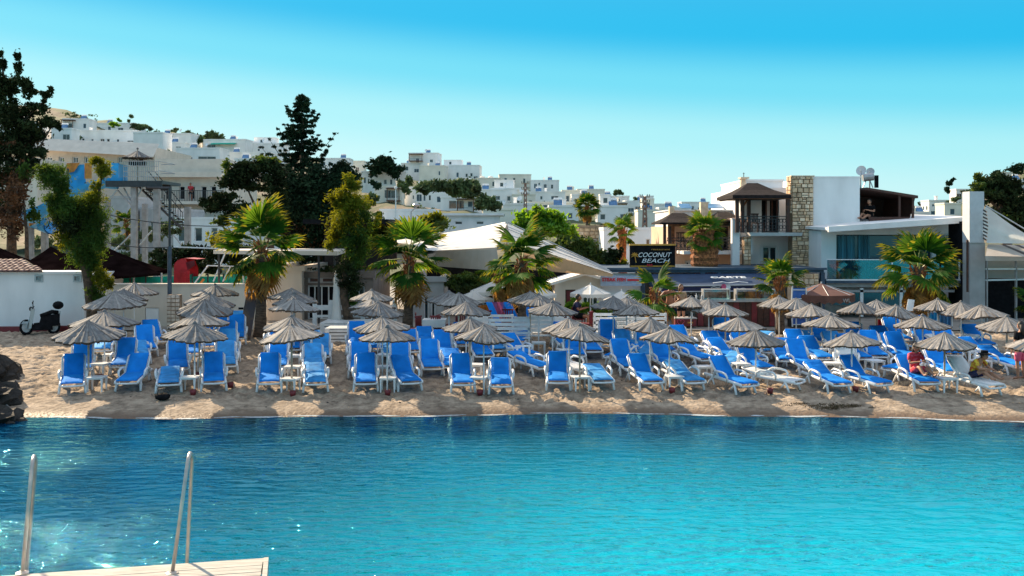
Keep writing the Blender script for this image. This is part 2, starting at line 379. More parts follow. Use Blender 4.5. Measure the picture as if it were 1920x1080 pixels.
def wave_grid():
    xs = np.array([-900, -300, -100, -50, -30] + spaced(-18, 18, .09) + [30, 50, 100, 300, 900]); ys = np.array([-300, -60, -20, 0, 5, 8] + spaced(9, 28, .05) + [30, 40])
    X, Y = np.meshgrid(xs, ys); Z = np.zeros_like(X)
    for kx, ky, ph, a in WK: Z += a*np.sin(kx*X+ky*Y+ph)
    Z *= .55 + .45*np.sin(X*.33+Y*.21+1)*np.sin(Y*.47-X*.12)
    Z[(np.abs(X) > 18) | (Y < 9) | (Y > 28)] = 0
    Z *= np.clip((27.6-Y)/12.0, .06, 1)
    nx, ny = len(xs), len(ys); V = np.stack([X, Y, Z], -1).reshape(-1, 3)
    i, j = np.meshgrid(np.arange(nx-1), np.arange(ny-1)); q = (j*nx+i).ravel(); F = np.stack([q, q+1, q+1+nx, q+nx], 1)
    me = bpy.data.meshes.new('water'); me.vertices.add(len(V)); me.vertices.foreach_set('co', V.ravel())
    me.loops.add(F.size); me.loops.foreach_set('vertex_index', F.ravel().astype(np.int32))
    me.polygons.add(len(F)); me.polygons.foreach_set('loop_start', np.arange(0, F.size, 4, dtype=np.int32)); me.polygons.foreach_set('loop_total', np.full(len(F), 4, dtype=np.int32))
    me.polygons.foreach_set('use_smooth', np.ones(len(F), dtype=bool)); me.update(calc_edges=True); return me
def water_mat():
    m = bpy.data.materials.new('sea'); m.use_nodes = True; t = m.node_tree; n = t.nodes; l = t.links; n.clear()
    out = n.new('ShaderNodeOutputMaterial'); d = n.new('ShaderNodeBsdfDiffuse'); g = n.new('ShaderNodeBsdfGlossy'); mx = n.new('ShaderNodeMixShader'); fr = n.new('ShaderNodeFresnel')
    fr.inputs['IOR'].default_value = 2.9; g.inputs['Roughness'].default_value = .03; g.inputs[0].default_value = (.34, .95, 1, 1)
    ge = n.new('ShaderNodeNewGeometry'); mp = n.new('ShaderNodeMapping'); mp.inputs['Scale'].default_value = (.75, 1.7, 1); l.new(ge.outputs['Position'], mp.inputs[0])
    n1 = n.new('ShaderNodeTexNoise'); n1.inputs['Scale'].default_value = 3.3; n1.inputs['Detail'].default_value = 4; l.new(mp.outputs[0], n1.inputs['Vector'])
    bp = n.new('ShaderNodeBump'); bp.inputs['Distance'].default_value = .22; l.new(n1.outputs[0], bp.inputs['Height'])
    s0 = n.new('ShaderNodeSeparateXYZ'); l.new(ge.outputs['Position'], s0.inputs[0]); br = n.new('ShaderNodeMapRange'); br.inputs['From Min'].default_value = 26.5; br.inputs['From Max'].default_value = 14; br.inputs['To Min'].default_value = .10; br.inputs['To Max'].default_value = 1.; l.new(s0.outputs['Y'], br.inputs[0]); wn = n.new('ShaderNodeTexNoise'); wn.inputs['Scale'].default_value = .22; wn.inputs['Detail'].default_value = 3; wm = n.new('ShaderNodeMapping'); wm.inputs['Scale'].default_value = (.6, 1.6, 1); wm.inputs['Location'].default_value = (3, 7, 0); l.new(ge.outputs['Position'], wm.inputs[0]); l.new(wm.outputs[0], wn.inputs['Vector'])
    wr = n.new('ShaderNodeMapRange'); wr.inputs['From Min'].default_value = .38; wr.inputs['From Max'].default_value = .6; wr.inputs['To Min'].default_value = .35; wr.inputs['To Max'].default_value = 1.25; l.new(wn.outputs[0], wr.inputs[0])
    wx = n.new('ShaderNodeMath'); wx.operation = 'MULTIPLY'; l.new(br.outputs[0], wx.inputs[0]); l.new(wr.outputs[0], wx.inputs[1]); l.new(wx.outputs[0], bp.inputs['Strength'])
    for s in (d, g, fr): l.new(bp.outputs[0], s.inputs['Normal'])
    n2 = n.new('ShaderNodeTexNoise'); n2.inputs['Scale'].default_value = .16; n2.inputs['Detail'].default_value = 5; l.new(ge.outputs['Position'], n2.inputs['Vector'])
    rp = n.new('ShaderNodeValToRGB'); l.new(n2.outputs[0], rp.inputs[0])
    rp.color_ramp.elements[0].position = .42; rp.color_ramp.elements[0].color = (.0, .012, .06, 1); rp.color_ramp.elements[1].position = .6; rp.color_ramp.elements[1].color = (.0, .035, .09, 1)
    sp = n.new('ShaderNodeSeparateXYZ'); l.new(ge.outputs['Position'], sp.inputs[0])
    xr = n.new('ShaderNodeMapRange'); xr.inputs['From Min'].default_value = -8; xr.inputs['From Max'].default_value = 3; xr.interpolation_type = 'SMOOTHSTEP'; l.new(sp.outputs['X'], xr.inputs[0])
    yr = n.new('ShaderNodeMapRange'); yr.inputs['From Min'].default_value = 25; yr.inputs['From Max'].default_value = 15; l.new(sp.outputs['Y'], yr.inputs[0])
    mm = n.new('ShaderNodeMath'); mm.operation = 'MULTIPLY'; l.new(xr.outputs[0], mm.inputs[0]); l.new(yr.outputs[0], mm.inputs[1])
    cm = n.new('ShaderNodeMix'); cm.data_type = 'RGBA'; l.new(mm.outputs[0], cm.inputs[0]); l.new(rp.outputs[0], cm.inputs[6]); cm.inputs[7].default_value = (.0, .52, .66, 1)  # sky reflection painted into the body colour: brighter offshore and to the right
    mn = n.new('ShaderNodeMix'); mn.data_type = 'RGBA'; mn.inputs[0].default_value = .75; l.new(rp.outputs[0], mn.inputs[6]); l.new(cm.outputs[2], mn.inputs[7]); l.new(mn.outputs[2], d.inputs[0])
    l.new(fr.outputs[0], mx.inputs[0]); l.new(d.outputs[0], mx.inputs[1]); l.new(g.outputs[0], mx.inputs[2]); l.new(mx.outputs[0], out.inputs[0]); return m
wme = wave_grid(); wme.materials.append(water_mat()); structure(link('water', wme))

def sand_mat():
    m = bpy.data.materials.new('sand'); m.use_nodes = True; t = m.node_tree; n = t.nodes; l = t.links; n.clear()
    out = n.new('ShaderNodeOutputMaterial'); b = n.new('ShaderNodeBsdfPrincipled'); l.new(b.outputs[0], out.inputs[0])
    g = n.new('ShaderNodeNewGeometry'); s = n.new('ShaderNodeSeparateXYZ'); l.new(g.outputs['Position'], s.inputs[0])
    n1 = n.new('ShaderNodeTexNoise'); n1.inputs['Scale'].default_value = 3.2; n1.inputs['Detail'].default_value = 8; n1.inputs['Roughness'].default_value = .7; l.new(g.outputs['Position'], n1.inputs['Vector'])
    rp = n.new('ShaderNodeValToRGB'); l.new(n1.outputs[0], rp.inputs[0]); e = rp.color_ramp.elements
    e[0].position = .34; e[0].color = (.17, .13, .095, 1); e[1].position = .62; e[1].color = (.46, .365, .275, 1)
    # wet sand just above the waterline
    a = n.new('ShaderNodeMath'); a.operation = 'MULTIPLY_ADD'; l.new(n1.outputs[0], a.inputs[0]); a.inputs[1].default_value = .06; l.new(s.outputs['Z'], a.inputs[2])
    w = n.new('ShaderNodeMapRange'); w.inputs['From Min'].default_value = .07; w.inputs['From Max'].default_value = .15; l.new(a.outputs[0], w.inputs[0])
    mx = n.new('ShaderNodeMix'); mx.data_type = 'RGBA'; l.new(w.outputs[0], mx.inputs[0]); mx.inputs[6].default_value = (.16, .11, .075, 1); l.new(rp.outputs[0], mx.inputs[7]); l.new(mx.outputs[2], b.inputs['Base Color'])
    r = n.new('ShaderNodeMapRange'); b.inputs['Specular IOR Level'].default_value = .15; r.inputs['To Min'].default_value = .55; r.inputs['To Max'].default_value = .95; l.new(w.outputs[0], r.inputs[0]); l.new(r.outputs[0], b.inputs['Roughness'])
    n2 = n.new('ShaderNodeTexNoise'); n2.inputs['Scale'].default_value = 9; n2.inputs['Detail'].default_value = 5; l.new(g.outputs['Position'], n2.inputs['Vector'])
    bp = n.new('ShaderNodeBump'); bp.inputs['Distance'].default_value = .05; l.new(n2.outputs[0], bp.inputs['Height']); l.new(bp.outputs[0], b.inputs['Normal']); return m
rs = np.random.default_rng(3); dents = rs.random((5200, 4)); 
def sand_mesh():
    xs = np.array([-120, -60, -35, -28] + spaced(-22, 22, .11) + [28, 35, 60, 120]); ys = np.array([-300, 0, 12, 20] + spaced(24, 40.4, .11) + [42, 48])
    X, Y = np.meshgrid(xs, ys); Z = np.vectorize(ground)(X, Y)
    amp = np.clip((Y-27.6)/2.0, 0, 1)*(np.abs(X) < 22)*(Y < 40.3)
    Z = Z + amp*(.018*np.sin(X*2.3+np.sin(Y*1.7))*np.sin(Y*2.9+X) + .012*np.sin(X*6.1+Y*2.2)*np.sin(Y*7.3-X*3))
    fine = (ys > 24) & (ys < 40.3); fx = (np.abs(xs) <= 22)
    for a, b, c, d in dents:                       # footprints trodden all over the dry sand
        cx = -21.5+43*a; cy = 28.4+11.6*b; i0 = np.searchsorted(xs, cx-.3); i1 = np.searchsorted(xs, cx+.3); j0 = np.searchsorted(ys, cy-.3); j1 = np.searchsorted(ys, cy+.3)
        xx = X[j0:j1, i0:i1]-cx; yy = Y[j0:j1, i0:i1]-cy; th = c*3; u = xx*math.cos(th)+yy*math.sin(th); v = -xx*math.sin(th)+yy*math.cos(th)
        q = (u/.19)**2+(v/.11)**2; Z[j0:j1, i0:i1] += (-.05-.02*d)*np.exp(-q) + .022*np.exp(-(np.sqrt(q)-1.5)**2*5)
    nx, ny = len(xs), len(ys); V = np.stack([X, Y, Z], -1).reshape(-1, 3).tolist()
    F = [(j*nx+i, j*nx+i+1, (j+1)*nx+i+1, (j+1)*nx+i) for j in range(ny-1) for i in range(nx-1)]
    me = bpy.data.meshes.new('sand'); me.from_pydata(V, [], F); me.materials.append(sand_mat()); me.polygons.foreach_set('use_smooth', [True]*len(F)); me.update(); return me
structure(link('sand', sand_mesh()))
M['paving'] = mat('paving', (.30, .27, .24), .9, .15, 1.5, .01, 20)
structure(link('paving', grid_mesh('paving', [-200, -60, -30, 0, 30, 60, 200], [39.6, 50, 62, 90], lambda x, y: ground(x, y)+.05 + (y-40)*.002, M['paving'])))
def hill_mesh():
    pxs = spaced(-1500, 3500, 25); Ds = [58, 62, 68, 75, 82, 90] + [90*(430/90)**(i/44) for i in range(1, 45)] + [470, 600, 900, 2000]
    V = []
    rr = random.Random(8)
    for D in Ds:
        for px in pxs:
            X = (px-960)/FP*D; z = hill_z(X, D) - (0 if D > 62 else 1.5)
            if D > 90: z += .004*D*math.sin(X*.09+D*.05)*math.sin(D*.11) + .0018*D*math.sin(X*.31+D*.2) + (rr.random()-.5)*.0045*D
            if D > 450: z -= (D-450)*.02
            V.append((X, D, z))
    nx, ny = len(pxs), len(Ds); F = [(j*nx+i, j*nx+i+1, (j+1)*nx+i+1, (j+1)*nx+i) for j in range(ny-1) for i in range(nx-1)]
    me = bpy.data.meshes.new('hillside'); me.from_pydata(V, [], F); me.polygons.foreach_set('use_smooth', [True]*len(F)); me.update()
    me.materials.append(mat('hill_scrub', (.30, .23, .15), .95, .3, .09, .6, .35, col2=(.07, .085, .03), thr=(.40, .52), detail=10)); return me
structure(link('hillside', hill_mesh()))

# ---------------------------------------------------------------- hillside houses
HR = random.Random(21)
M['shutter'] = mat('shutter', (.05, .09, .12), .4, .3, .8)
M['hill_wood'] = mat('hill_wood', (.13, .06, .04), .7, .2, 1)
def house(x0, x1, yt, yb, label, tone='hill_white', yaw=None, wins=None, feats='', D=None, group='white houses stepping up the hillside'):
    cx = (x0+x1)/2; D = D or hill_D(cx, yb); yaw = HR.uniform(-14, 4) if yaw is None else yaw; a = R(yaw)
    W = (x1-x0)/FP*D/max(.8, math.cos(a)); Dp = max(5.5, min(12, W*.8)); H = (yb-yt)/FP*D; ex = 2.5 + .02*D*.4
    X0 = PX(x0, D); z0 = PZ(yb, D); t = thing('house', label, 'house', (X0, D, z0-ex), a, group)
    Ht = H+ex; s = FP/D; holes = []
    if wins is None:
        fl = max(1, int(H/3.0)); wins = []; nw = max(2, min(7, int(W/2.6)))
        for k in range(fl):
            zc = yt + (yb-yt)*(k+.5)/fl + .8
            for i in range(nw):
                if HR.random() < .95: wins.append((x0+(x1-x0)*(i+.5+HR.uniform(-.18, .18))/nw, zc, HR.choice([.8, .9, 1.0, 1.6])*s, HR.choice([1.1, 1.2, 1.9])*s))
    for wx, wy, ww, wh in wins:
        lx = (wx-x0)/(x1-x0)*W; hw = ww/s/2*1.12; lz = Ht - (wy-yt)/s; hh = wh/s/2*1.12
        q = (max(.15, lx-hw), min(W-.15, lx+hw), max(.3, lz-hh), min(Ht-.35, lz+hh))
        if q[1]-q[0] > .3 and q[3]-q[2] > .3 and all(q[1] < h[0]-.05 or q[0] > h[1]+.05 or q[3] < h[2]-.05 or q[2] > h[3]+.05 for h in holes): holes.append(q)
    if wins and D > 120:
        extra = [c for c in 'scd' if c not in feats and HR.random() < .35]; feats = feats+' '+' '.join(extra)
    mb = hole_wall(MB(), W, Dp, Ht, holes, .22)
    mb.box(-.12, W+.12, -.12, .14, Ht-.02, Ht+.38); mb.box(-.12, .14, .14, Dp, Ht-.02, Ht+.38); mb.box(W-.14, W+.12, .14, Dp, Ht-.02, Ht+.38)
    mb.build('wall', M[tone], t)
    for q in holes:
        window(t, *q, y=.17, frame=.09, pane=M['shutter'] if HR.random() < .3 else M['pane'], bars=1 if q[1]-q[0] > 1.2 else 0)
    if H > 4 and D < 330:
        for k in range(2):
            y0 = Dp*(.2+.4*k); MB().box(-.05, -.002, y0, y0+.9, Ht-2.6, Ht-1.5).build('side_window', M['shutter'], t)
    if 'u' in feats:      # set-back upper storey
        u = MB(); w2 = W*HR.uniform(.35, .55); o = HR.uniform(.1, .5)*(W-w2); h2 = 2.6
        hole_wall(u, w2, Dp*.5, h2, [(w2*.3, w2*.3+.9, .9, 2.0)], .2); u.v = [(x+o, y+Dp*.35, z+Ht) for x, y, z in u.v]
        u.box(o-.1, o+w2+.1, Dp*.35-.1, Dp*.85+.1, Ht+h2, Ht+h2+.25); uo = u.build('upper_storey', M[tone], t)
        MB().quad([(o+w2*.3, Dp*.35+.17, Ht+.9), (o+w2*.3+.9, Dp*.35+.17, Ht+.9), (o+w2*.3+.9, Dp*.35+.17, Ht+2), (o+w2*.3, Dp*.35+.17, Ht+2)]).build('pane', M['pane'], uo)
    if 'p' in feats:      # timber pergola with a balcony
        p = MB(); w2 = W*.42; o = W*.06 if 'l' in feats else W*.5; zf = max(.5, Ht-3.2)
        for xx in (o, o+w2): p.box(xx-.09, xx+.09, -2.2, -2.02, zf, Ht-.4)
        p.box(o-.3, o+w2+.3, -2.5, .0, Ht-.45, Ht-.25); p.box(o-.2, o+w2+.2, -2.3, .0, zf-.25, zf)
        po = p.build('pergola', M['hill_wood'], t)
        b = MB(); b.box(o-.15, o+w2+.15, -2.25, -2.2, zf+.95, zf+1.0)
        for i in range(14): xx = o-.15+(w2+.3)*i/13; b.box(xx-.02, xx+.02, -2.25, -2.2, zf, zf+.95)
        b.build('railing', M['dark_metal'], po)
    if 's' in feats:      # solar water heater on the roof
        q = MB(); o = W*HR.uniform(.15, .75); q.quad([(o, 1, Ht+.4), (o+1.8, 1, Ht+.4), (o+1.8, 2.2, Ht+1.5), (o, 2.2, Ht+1.5)])
        q.box(o, o+1.8, 2.22, 2.3, Ht+.3, Ht+1.5); so_ = q.build('solar_panel', M['panel_blue'], t)
        MB().tube([(o, 2.4, Ht+1.7), (o+1.8, 2.4, Ht+1.7)], .28, 8).build('tank', M['white_plastic'], so_)
    if 'd' in feats:
        o = W*HR.uniform(.3, .8); q = MB(); q.tube([(o, 1, Ht), (o, 1, Ht+1.3)], .04, 5); q.build('dish_mast', M['galv'], t)
        q = MB().lathe([(0.02, -.12), (.35, -.06), (.6, .08)], 12); link('dish', q.mesh('dish', M['white_plastic']), t, (o, .85, Ht+1.4), (R(65), 0, R(-30)))
    if 'c' in feats:
        o = W*HR.uniform(.15, .8); MB().box(o, o+.7, Dp*.4, Dp*.4+.7, Ht, Ht+1.5).box(o-.12, o+.82, Dp*.4-.12, Dp*.4+.82, Ht+1.5, Ht+1.65).build('chimney', M[tone], t)
    if 'o' in feats:      # domes on the roof
        q = MB()
        for o in (.25, .6): q.lathe([(W*.13*math.cos(a_*math.pi/12), Ht+.3+W*.10*math.sin(a_*math.pi/12)) for a_ in range(7)], 12, c=(W*o, Dp*.4))
        q.build('dome', M['hill_cream'], t, smooth=True)
    if 'a' in feats:
        MB().quad([(W*.2, -.02, Ht-1.0), (W*.8, -.02, Ht-1.0), (W*.8, -2.2, Ht-1.7), (W*.2, -2.2, Ht-1.7)]).quad([(W*.2, -.02, Ht-1.05), (W*.2, -2.2, Ht-1.75), (W*.8, -2.2, Ht-1.75), (W*.8, -.02, Ht-1.05)]).build('awning', M['teal_mesh'], t)
    return t
HO = [
 (117, 166, 224, 250, 'white house with dark pergola balcony, topmost beside the dark conifer', 'hill_white', 2, [(127, 238, 14, 12), (158, 236, 5, 8)], 'p l'),
 (166, 252, 232, 250, 'white terrace house below the bare hill crest, behind the long row', 'hill_white', 0, [(185, 242, 5, 7), (205, 241, 5, 7), (226, 243, 9, 6)], 's'),
 (135, 256, 246, 276, 'long white row house with small dark windows below the hill crest', 'hill_white', 0, [(143, 264, 4, 8), (156, 264, 4, 8), (173, 265, 4, 8), (192, 267, 7, 12), (203, 267, 5, 12), (221, 266, 4, 9), (245, 269, 12, 10)], ''),
 (250, 306, 250, 300, 'tall blank white house block with one balcony opening', 'hill_white', -3, [], ''),
 (288, 359, 252, 281, 'white house with dark porch under a brown pergola roof near the crest', 'hill_white', -4, [(328, 264, 4, 8), (312, 268, 20, 14)], 'p l'),
 (96, 134, 242, 274, 'narrow white house close beside the dark conifer', 'hill_white', 0, [(124, 262, 12, 18)], ''),
 (330, 412, 279, 308, 'flat white house with patio columns under the crest shrubs', 'hill_white', 0, [(358, 298, 5, 6), (388, 299, 30, 10)], 's'),
 (381, 462, 263, 291, 'white house with a green awning below the round crest bush', 'hill_white', -5, [(396, 276, 16, 9)], 'a s'),
 (455, 530, 270, 302, 'white house with dark veranda touching the spruce', 'hill_white', 0, [(471, 281, 4, 4), (485, 281, 4, 4), (478, 291, 34, 6)], 'u'),
 (412, 505, 287, 312, 'low white house with shaded terrace between the two conifers', 'hill_white', 0, None, 's'),
 (600, 655, 298, 330, 'white house half hidden directly behind the spruce', 'hill_white', 0, None, 's'),
 (648, 683, 303, 333, 'beige house with rounded roof edge just clear of the spruce', 'hill_cream', 0, [(670, 318, 6, 8)], ''),
 (678, 760, 323, 362, 'white two-storey house with six dark windows and roof dishes', 'hill_white', 4, [(691, 340, 3, 9), (706, 343, 3, 8), (722, 341, 5, 8), (733, 341, 4, 9), (745, 341, 3, 8), (756, 344, 3, 7), (684, 338, 4, 10)], 's d'),
 (702, 754, 351, 384, 'beige house with brown timber balcony under a pergola', 'hill_cream', 0, [(733, 364, 22, 14)], 'p'),
 (753, 846, 353, 386, 'long white house with shuttered windows in the hillside middle', 'hill_white', -2, [(758, 368, 5, 9), (786, 371, 9, 12), (796, 372, 4, 9), (806, 371, 4, 9), (829, 374, 18, 10), (775, 370, 3, 7)], 's d'),
 (766, 822, 288, 331, 'tower-like white house with rooftop mast, highest on the middle ridge', 'hill_white', -4, [(783, 301, 5, 7), (781, 320, 8, 6), (809, 302, 5, 5)], 'p l'),
 (752, 768, 307, 326, 'small white house with red porch beside the round ridge tree', 'hill_white', 0, [(760, 316, 10, 7)], ''),
 (786, 834, 312, 341, 'plain beige annex below the white ridge tower house', 'hill_cream', -6, [(824, 325, 3, 7)], 'c'),
 (820, 899, 311, 344, 'wide white house with roof terraces on the middle ridge', 'hill_white', -3, [(858, 328, 4, 8), (875, 329, 4, 6), (884, 328, 4, 6), (892, 333, 7, 4)], 'u c s'),
 (826, 896, 371, 400, 'white cube house with dark awning and large roof dish', 'hill_white', -6, [(856, 384, 26, 14), (886, 383, 16, 10)], 'd p'),
 (893, 938, 335, 360, 'beige house with small roof domes beside the wide ridge house', 'hill_cream', 0, [(925, 345, 4, 8)], 'o'),
 (936, 996, 328, 358, 'cream block with three tall dark windows on the ridge line', 'hill_cream', 2, [(948, 338, 4, 8), (964, 338, 4, 8), (983, 339, 4, 8), (949, 351, 6, 5)], ''),
 (995, 1048, 339, 366, 'white house with shaded loggias right beside the cream ridge block', 'hill_white', -2, [(1004, 349, 5, 8), (1011, 345, 3, 4), (1022, 350, 5, 8), (1035, 350, 4, 7)], 's'),
 (888, 944, 357, 384, 'white house behind the round hillside bushes', 'hill_white', 0, None, 's'),
 (920, 988, 355, 388, 'stepped white house under the cream ridge block', 'hill_white', -4, None, 'u'),
 (986, 1060, 361, 386, 'white house with flat terraces behind the power pylon', 'hill_white', 0, [(1015, 371, 4, 6), (1040, 371, 12, 6)], 's c'),
 (987, 1074, 381, 412, 'white house with a long dark veranda behind the pylon', 'hill_cream', 0, [(1022, 385, 8, 8), (1045, 384, 30, 6), (1003, 388, 4, 8)], ''),
 (1054, 1090, 358, 386, 'small beige house below the ridge end', 'hill_cream', 0, None, ''),
 (1083, 1134, 356, 384, 'cream house with one dark window above the round far palm', 'hill_cream', 0, [(1104, 363, 4, 5)], 'c'),
 (1030, 1085, 388, 420, 'white house with arches beside the round far palm', 'hill_white', 0, None, 's'),
 (1127, 1180, 369, 398, 'white house between the far palm and the single ridge tree', 'hill_white', 0, [(1160, 377, 5, 7)], ''),
 (1120, 1178, 388, 424, 'large white house behind the tall slim palm', 'hill_white', 0, None, 's u'),
 (1172, 1226, 378, 408, 'white house with roof tanks in front of the second pylon', 'hill_white', 0, None, 's d'),
 (1196, 1246, 396, 428, 'white house with balconies below the second pylon', 'hill_cream', 0, None, 'u s'),
 (1236, 1286, 391, 418, 'white house partly behind the low hotel wing roof', 'hill_white', 0, None, ''),
 (906, 962, 394, 420, 'low beige house with projecting roof slab behind the tent peak', 'hill_cream', 3, [(930, 404, 30, 5)], ''),
 (1714, 1744, 388, 412, 'cream house with rounded top beyond the roof terrace shed', 'hill_cream', 0, [(1731, 397, 3, 4)], ''),
 (1742, 1773, 377, 409, 'white tower house with two small square windows on the east slope', 'hill_white', 2, [(1750, 385, 4, 4), (1759, 385, 4, 4), (1753, 399, 13, 6)], 'c'),
 (1771, 1802, 383, 411, 'cream house with arch beside the white east slope tower', 'hill_cream', 0, [(1786, 397, 8, 10)], ''),
 (1793, 1822, 356, 380, 'grey white house high above the tall white pillar', 'hill_white', 0, None, ''),
 (1876, 1902, 324, 338, 'pale house among the pines near the eastern hilltop', 'hill_cream', 0, None, ''),
 (1896, 1935, 338, 356, 'white house with wide dark windows among the eastern pines', 'hill_white', 0, [(1912, 344, 18, 6)], ''),
 (1700, 1742, 399, 420, 'low grey house with columns behind the sloping white fascia', 'hill_white', 0, [(1718, 407, 22, 7)], ''),
 (308, 346, 268, 292, 'white cube house wedged between porch house and patio house', 'hill_white', 0, None, 's'),
 (205, 262, 268, 290, 'low white annex under the long row house balcony', 'hill_white', 3, None, ''),
 (440, 500, 299, 326, 'white terraced house directly above the umbrella pine crown', 'hill_white', 0, None, 's'),
 (842, 886, 345, 366, 'white house peeping over the shrub bank on the ridge', 'hill_white', 0, None, 's'),
 (960, 1004, 366, 392, 'small white house left of the power pylon base', 'hill_cream', 0, None, 'c'),
 (1072, 1112, 366, 392, 'white house directly behind the round far palm', 'hill_white', 0, None, 's'),
 (1142, 1176, 380, 404, 'cream house beside the large white house on the slope', 'hill_cream', 0, None, 'p'),
 (1208, 1250, 384, 410, 'white stepped house right behind the second pylon', 'hill_white', 0, None, 'u'),
 (1278, 1330, 380, 402, 'low white house seen over the hotel wing roof', 'hill_white', 0, None, 's'),
 (1336, 1384, 384, 404, 'distant cream house beyond the hotel chimneys', 'hill_cream', 0, None, ''),
 (940, 1010, 384, 414, 'long white low house in front of the pylon foot', 'hill_white', 0, None, 'c'),
 (-60, 60, 230, 270, 'white house block glimpsed through the dark conifer', 'hill_white', 0, None, 's'),
]
for h in HO: house(*h[:5], tone=h[5], yaw=h[6], wins=h[7], feats=h[8])
# nearer, larger buildings below the hill
hotel = thing('hotel_block', 'long beige hotel block with sloping parapet behind the water slide', 'building', (PX(66, 105), 105, PZ(345, 105)-4))
W_ = PX(290, 105)-PX(66, 105); H_ = (345-276)/FP*105+4; hs = []
for wx, ww in ((92, 11), (115, 10), (141, 11), (163, 11), (225, 9)):
    lx = (wx-66)/FP*105; hs.append((lx-ww/FP*52, lx+ww/FP*52, H_-(306-276)/FP*105, H_-(294-276)/FP*105))
mb = hole_wall(MB(), W_, 12, H_, hs, .3); mb.quad([(-.3, -1.2, H_-.3), (W_+.3, -1.2, H_-1.1), (W_+.3, 0.5, H_+.4), (-.3, .5, H_+1.0)]); mb.build('wall', M['beige_wall'], hotel)
for q in hs: window(hotel, *q, y=.24, frame=.1, fm=M['pole_white'])
h2 = thing('hotel_wing', 'beige and white hotel wing with gallery doors above the courtyard', 'building', (PX(290, 98), 98, PZ(420, 98)-3))
W_ = PX(424, 98)-PX(290, 98); H_ = (420-298)/FP*98+3; hs = []
for wx in (316, 341, 360, 382, 400): lx = (wx-290)/FP*98; hs.append((lx-.28, lx+.28, H_-(374-298)/FP*98, H_-(349-298)/FP*98))
mb = hole_wall(MB(), W_, 12, H_, hs, .3); z = H_-(333-298)/FP*98; mb.box(-.2, W_+.2, -1.0, -.01, z, z+.5)
z2 = H_-(378-298)/FP*98; mb.box(-.2, W_+.2, -1.6, -.01, z2-.3, z2); mb.build('wall', M['beige_wall'], h2)
for q in hs: window(h2, *q, y=.24, frame=.07, bars=0, pane=M['dark'], name='door')
rl = MB().box(-.2, W_+.2, -1.55, -1.5, z2+1.0, z2+1.06)
for i in range(48): x = -.2+(W_+.4)*i/47; rl.box(x-.02, x+.02, -1.55, -1.5, z2, z2+1.0)
rl.build('railing', M['dark_metal'], h2)
def near_block(x0, x1, yt, yb, D, label, tone, wins=(), dep=8., group=None, name='building_block', cat='building', yaw=0., over=0.):
    t = thing(name, label, cat, (PX(x0, D), D, PZ(yb, D)-1.2), R(yaw), group); W = PX(x1, D)-PX(x0, D); H = (yb-yt)/FP*D+1.2; s = FP/D; hs = []
    for wx, wy, ww, wh in wins: lx = (wx-x0)/s; lz = H-(wy-yt)/s; hs.append((lx-ww/s/2, lx+ww/s/2, lz-wh/s/2, lz+wh/s/2))
    mb = hole_wall(MB(), W, dep, H, hs, .2); mb.box(-over-.03, W+over+.03, -over-.03, .2, H, H+.22); mb.box(-over-.03, .2, .2, dep, H, H+.22); mb.box(W-.2, W+over+.03, .2, dep, H, H+.22)
    mb.build('wall', M[tone], t)
    for q in hs: window(t, *q, y=.16, frame=.06, bars=1 if q[1]-q[0] > 1.2 else 0)
    return t
near_block(712, 812, 396, 445, 92, 'grey-white low building with dark doors behind the tamarisk', 'white_wall', [(735, 420, 8, 18), (770, 418, 6, 14)])
near_block(828, 936, 404, 440, 100, 'long flat white roof terrace building with blue edge behind the tent', 'white_wall', [(860, 418, 14, 6), (900, 418, 14, 6)], over=.4)
near_block(205, 240, 372, 470, 84, 'pale narrow annex visible between the slide columns', 'grey_wall', [(222, 440, 6, 30)])
near_block(262, 330, 395, 470, 86, 'grey rendered building under the slide staircase', 'grey_wall', [(285, 430, 8, 30), (312, 430, 8, 30)])
near_block(325, 420, 412, 470, 82, 'white building with fence bays beyond the playground', 'white_wall', [(340, 440, 14, 26), (372, 440, 14, 26), (402, 440, 12, 26)])
near_block(1132, 1246, 432, 485, 70, 'plain white courtyard wall building behind the slim palm', 'white_wall', [(1215, 455, 8, 14)])
near_block(420, 700, 425, 470, 88, 'dark-windowed white building hidden behind the pine trees', 'white_wall', [(450, 448, 10, 14), (600, 448, 10, 14), (680, 445, 10, 14)])
near_block(-80, 70, 300, 400, 95, 'cream villa behind the rust-brown tree', 'cream_wall', [(0, 340, 10, 14), (40, 340, 10, 14)])
st = near_block(1072, 1131, 428, 475, 74, 'rubble stone building with arched window among green trees', 'mortar', [(1113, 458, 12, 20)])
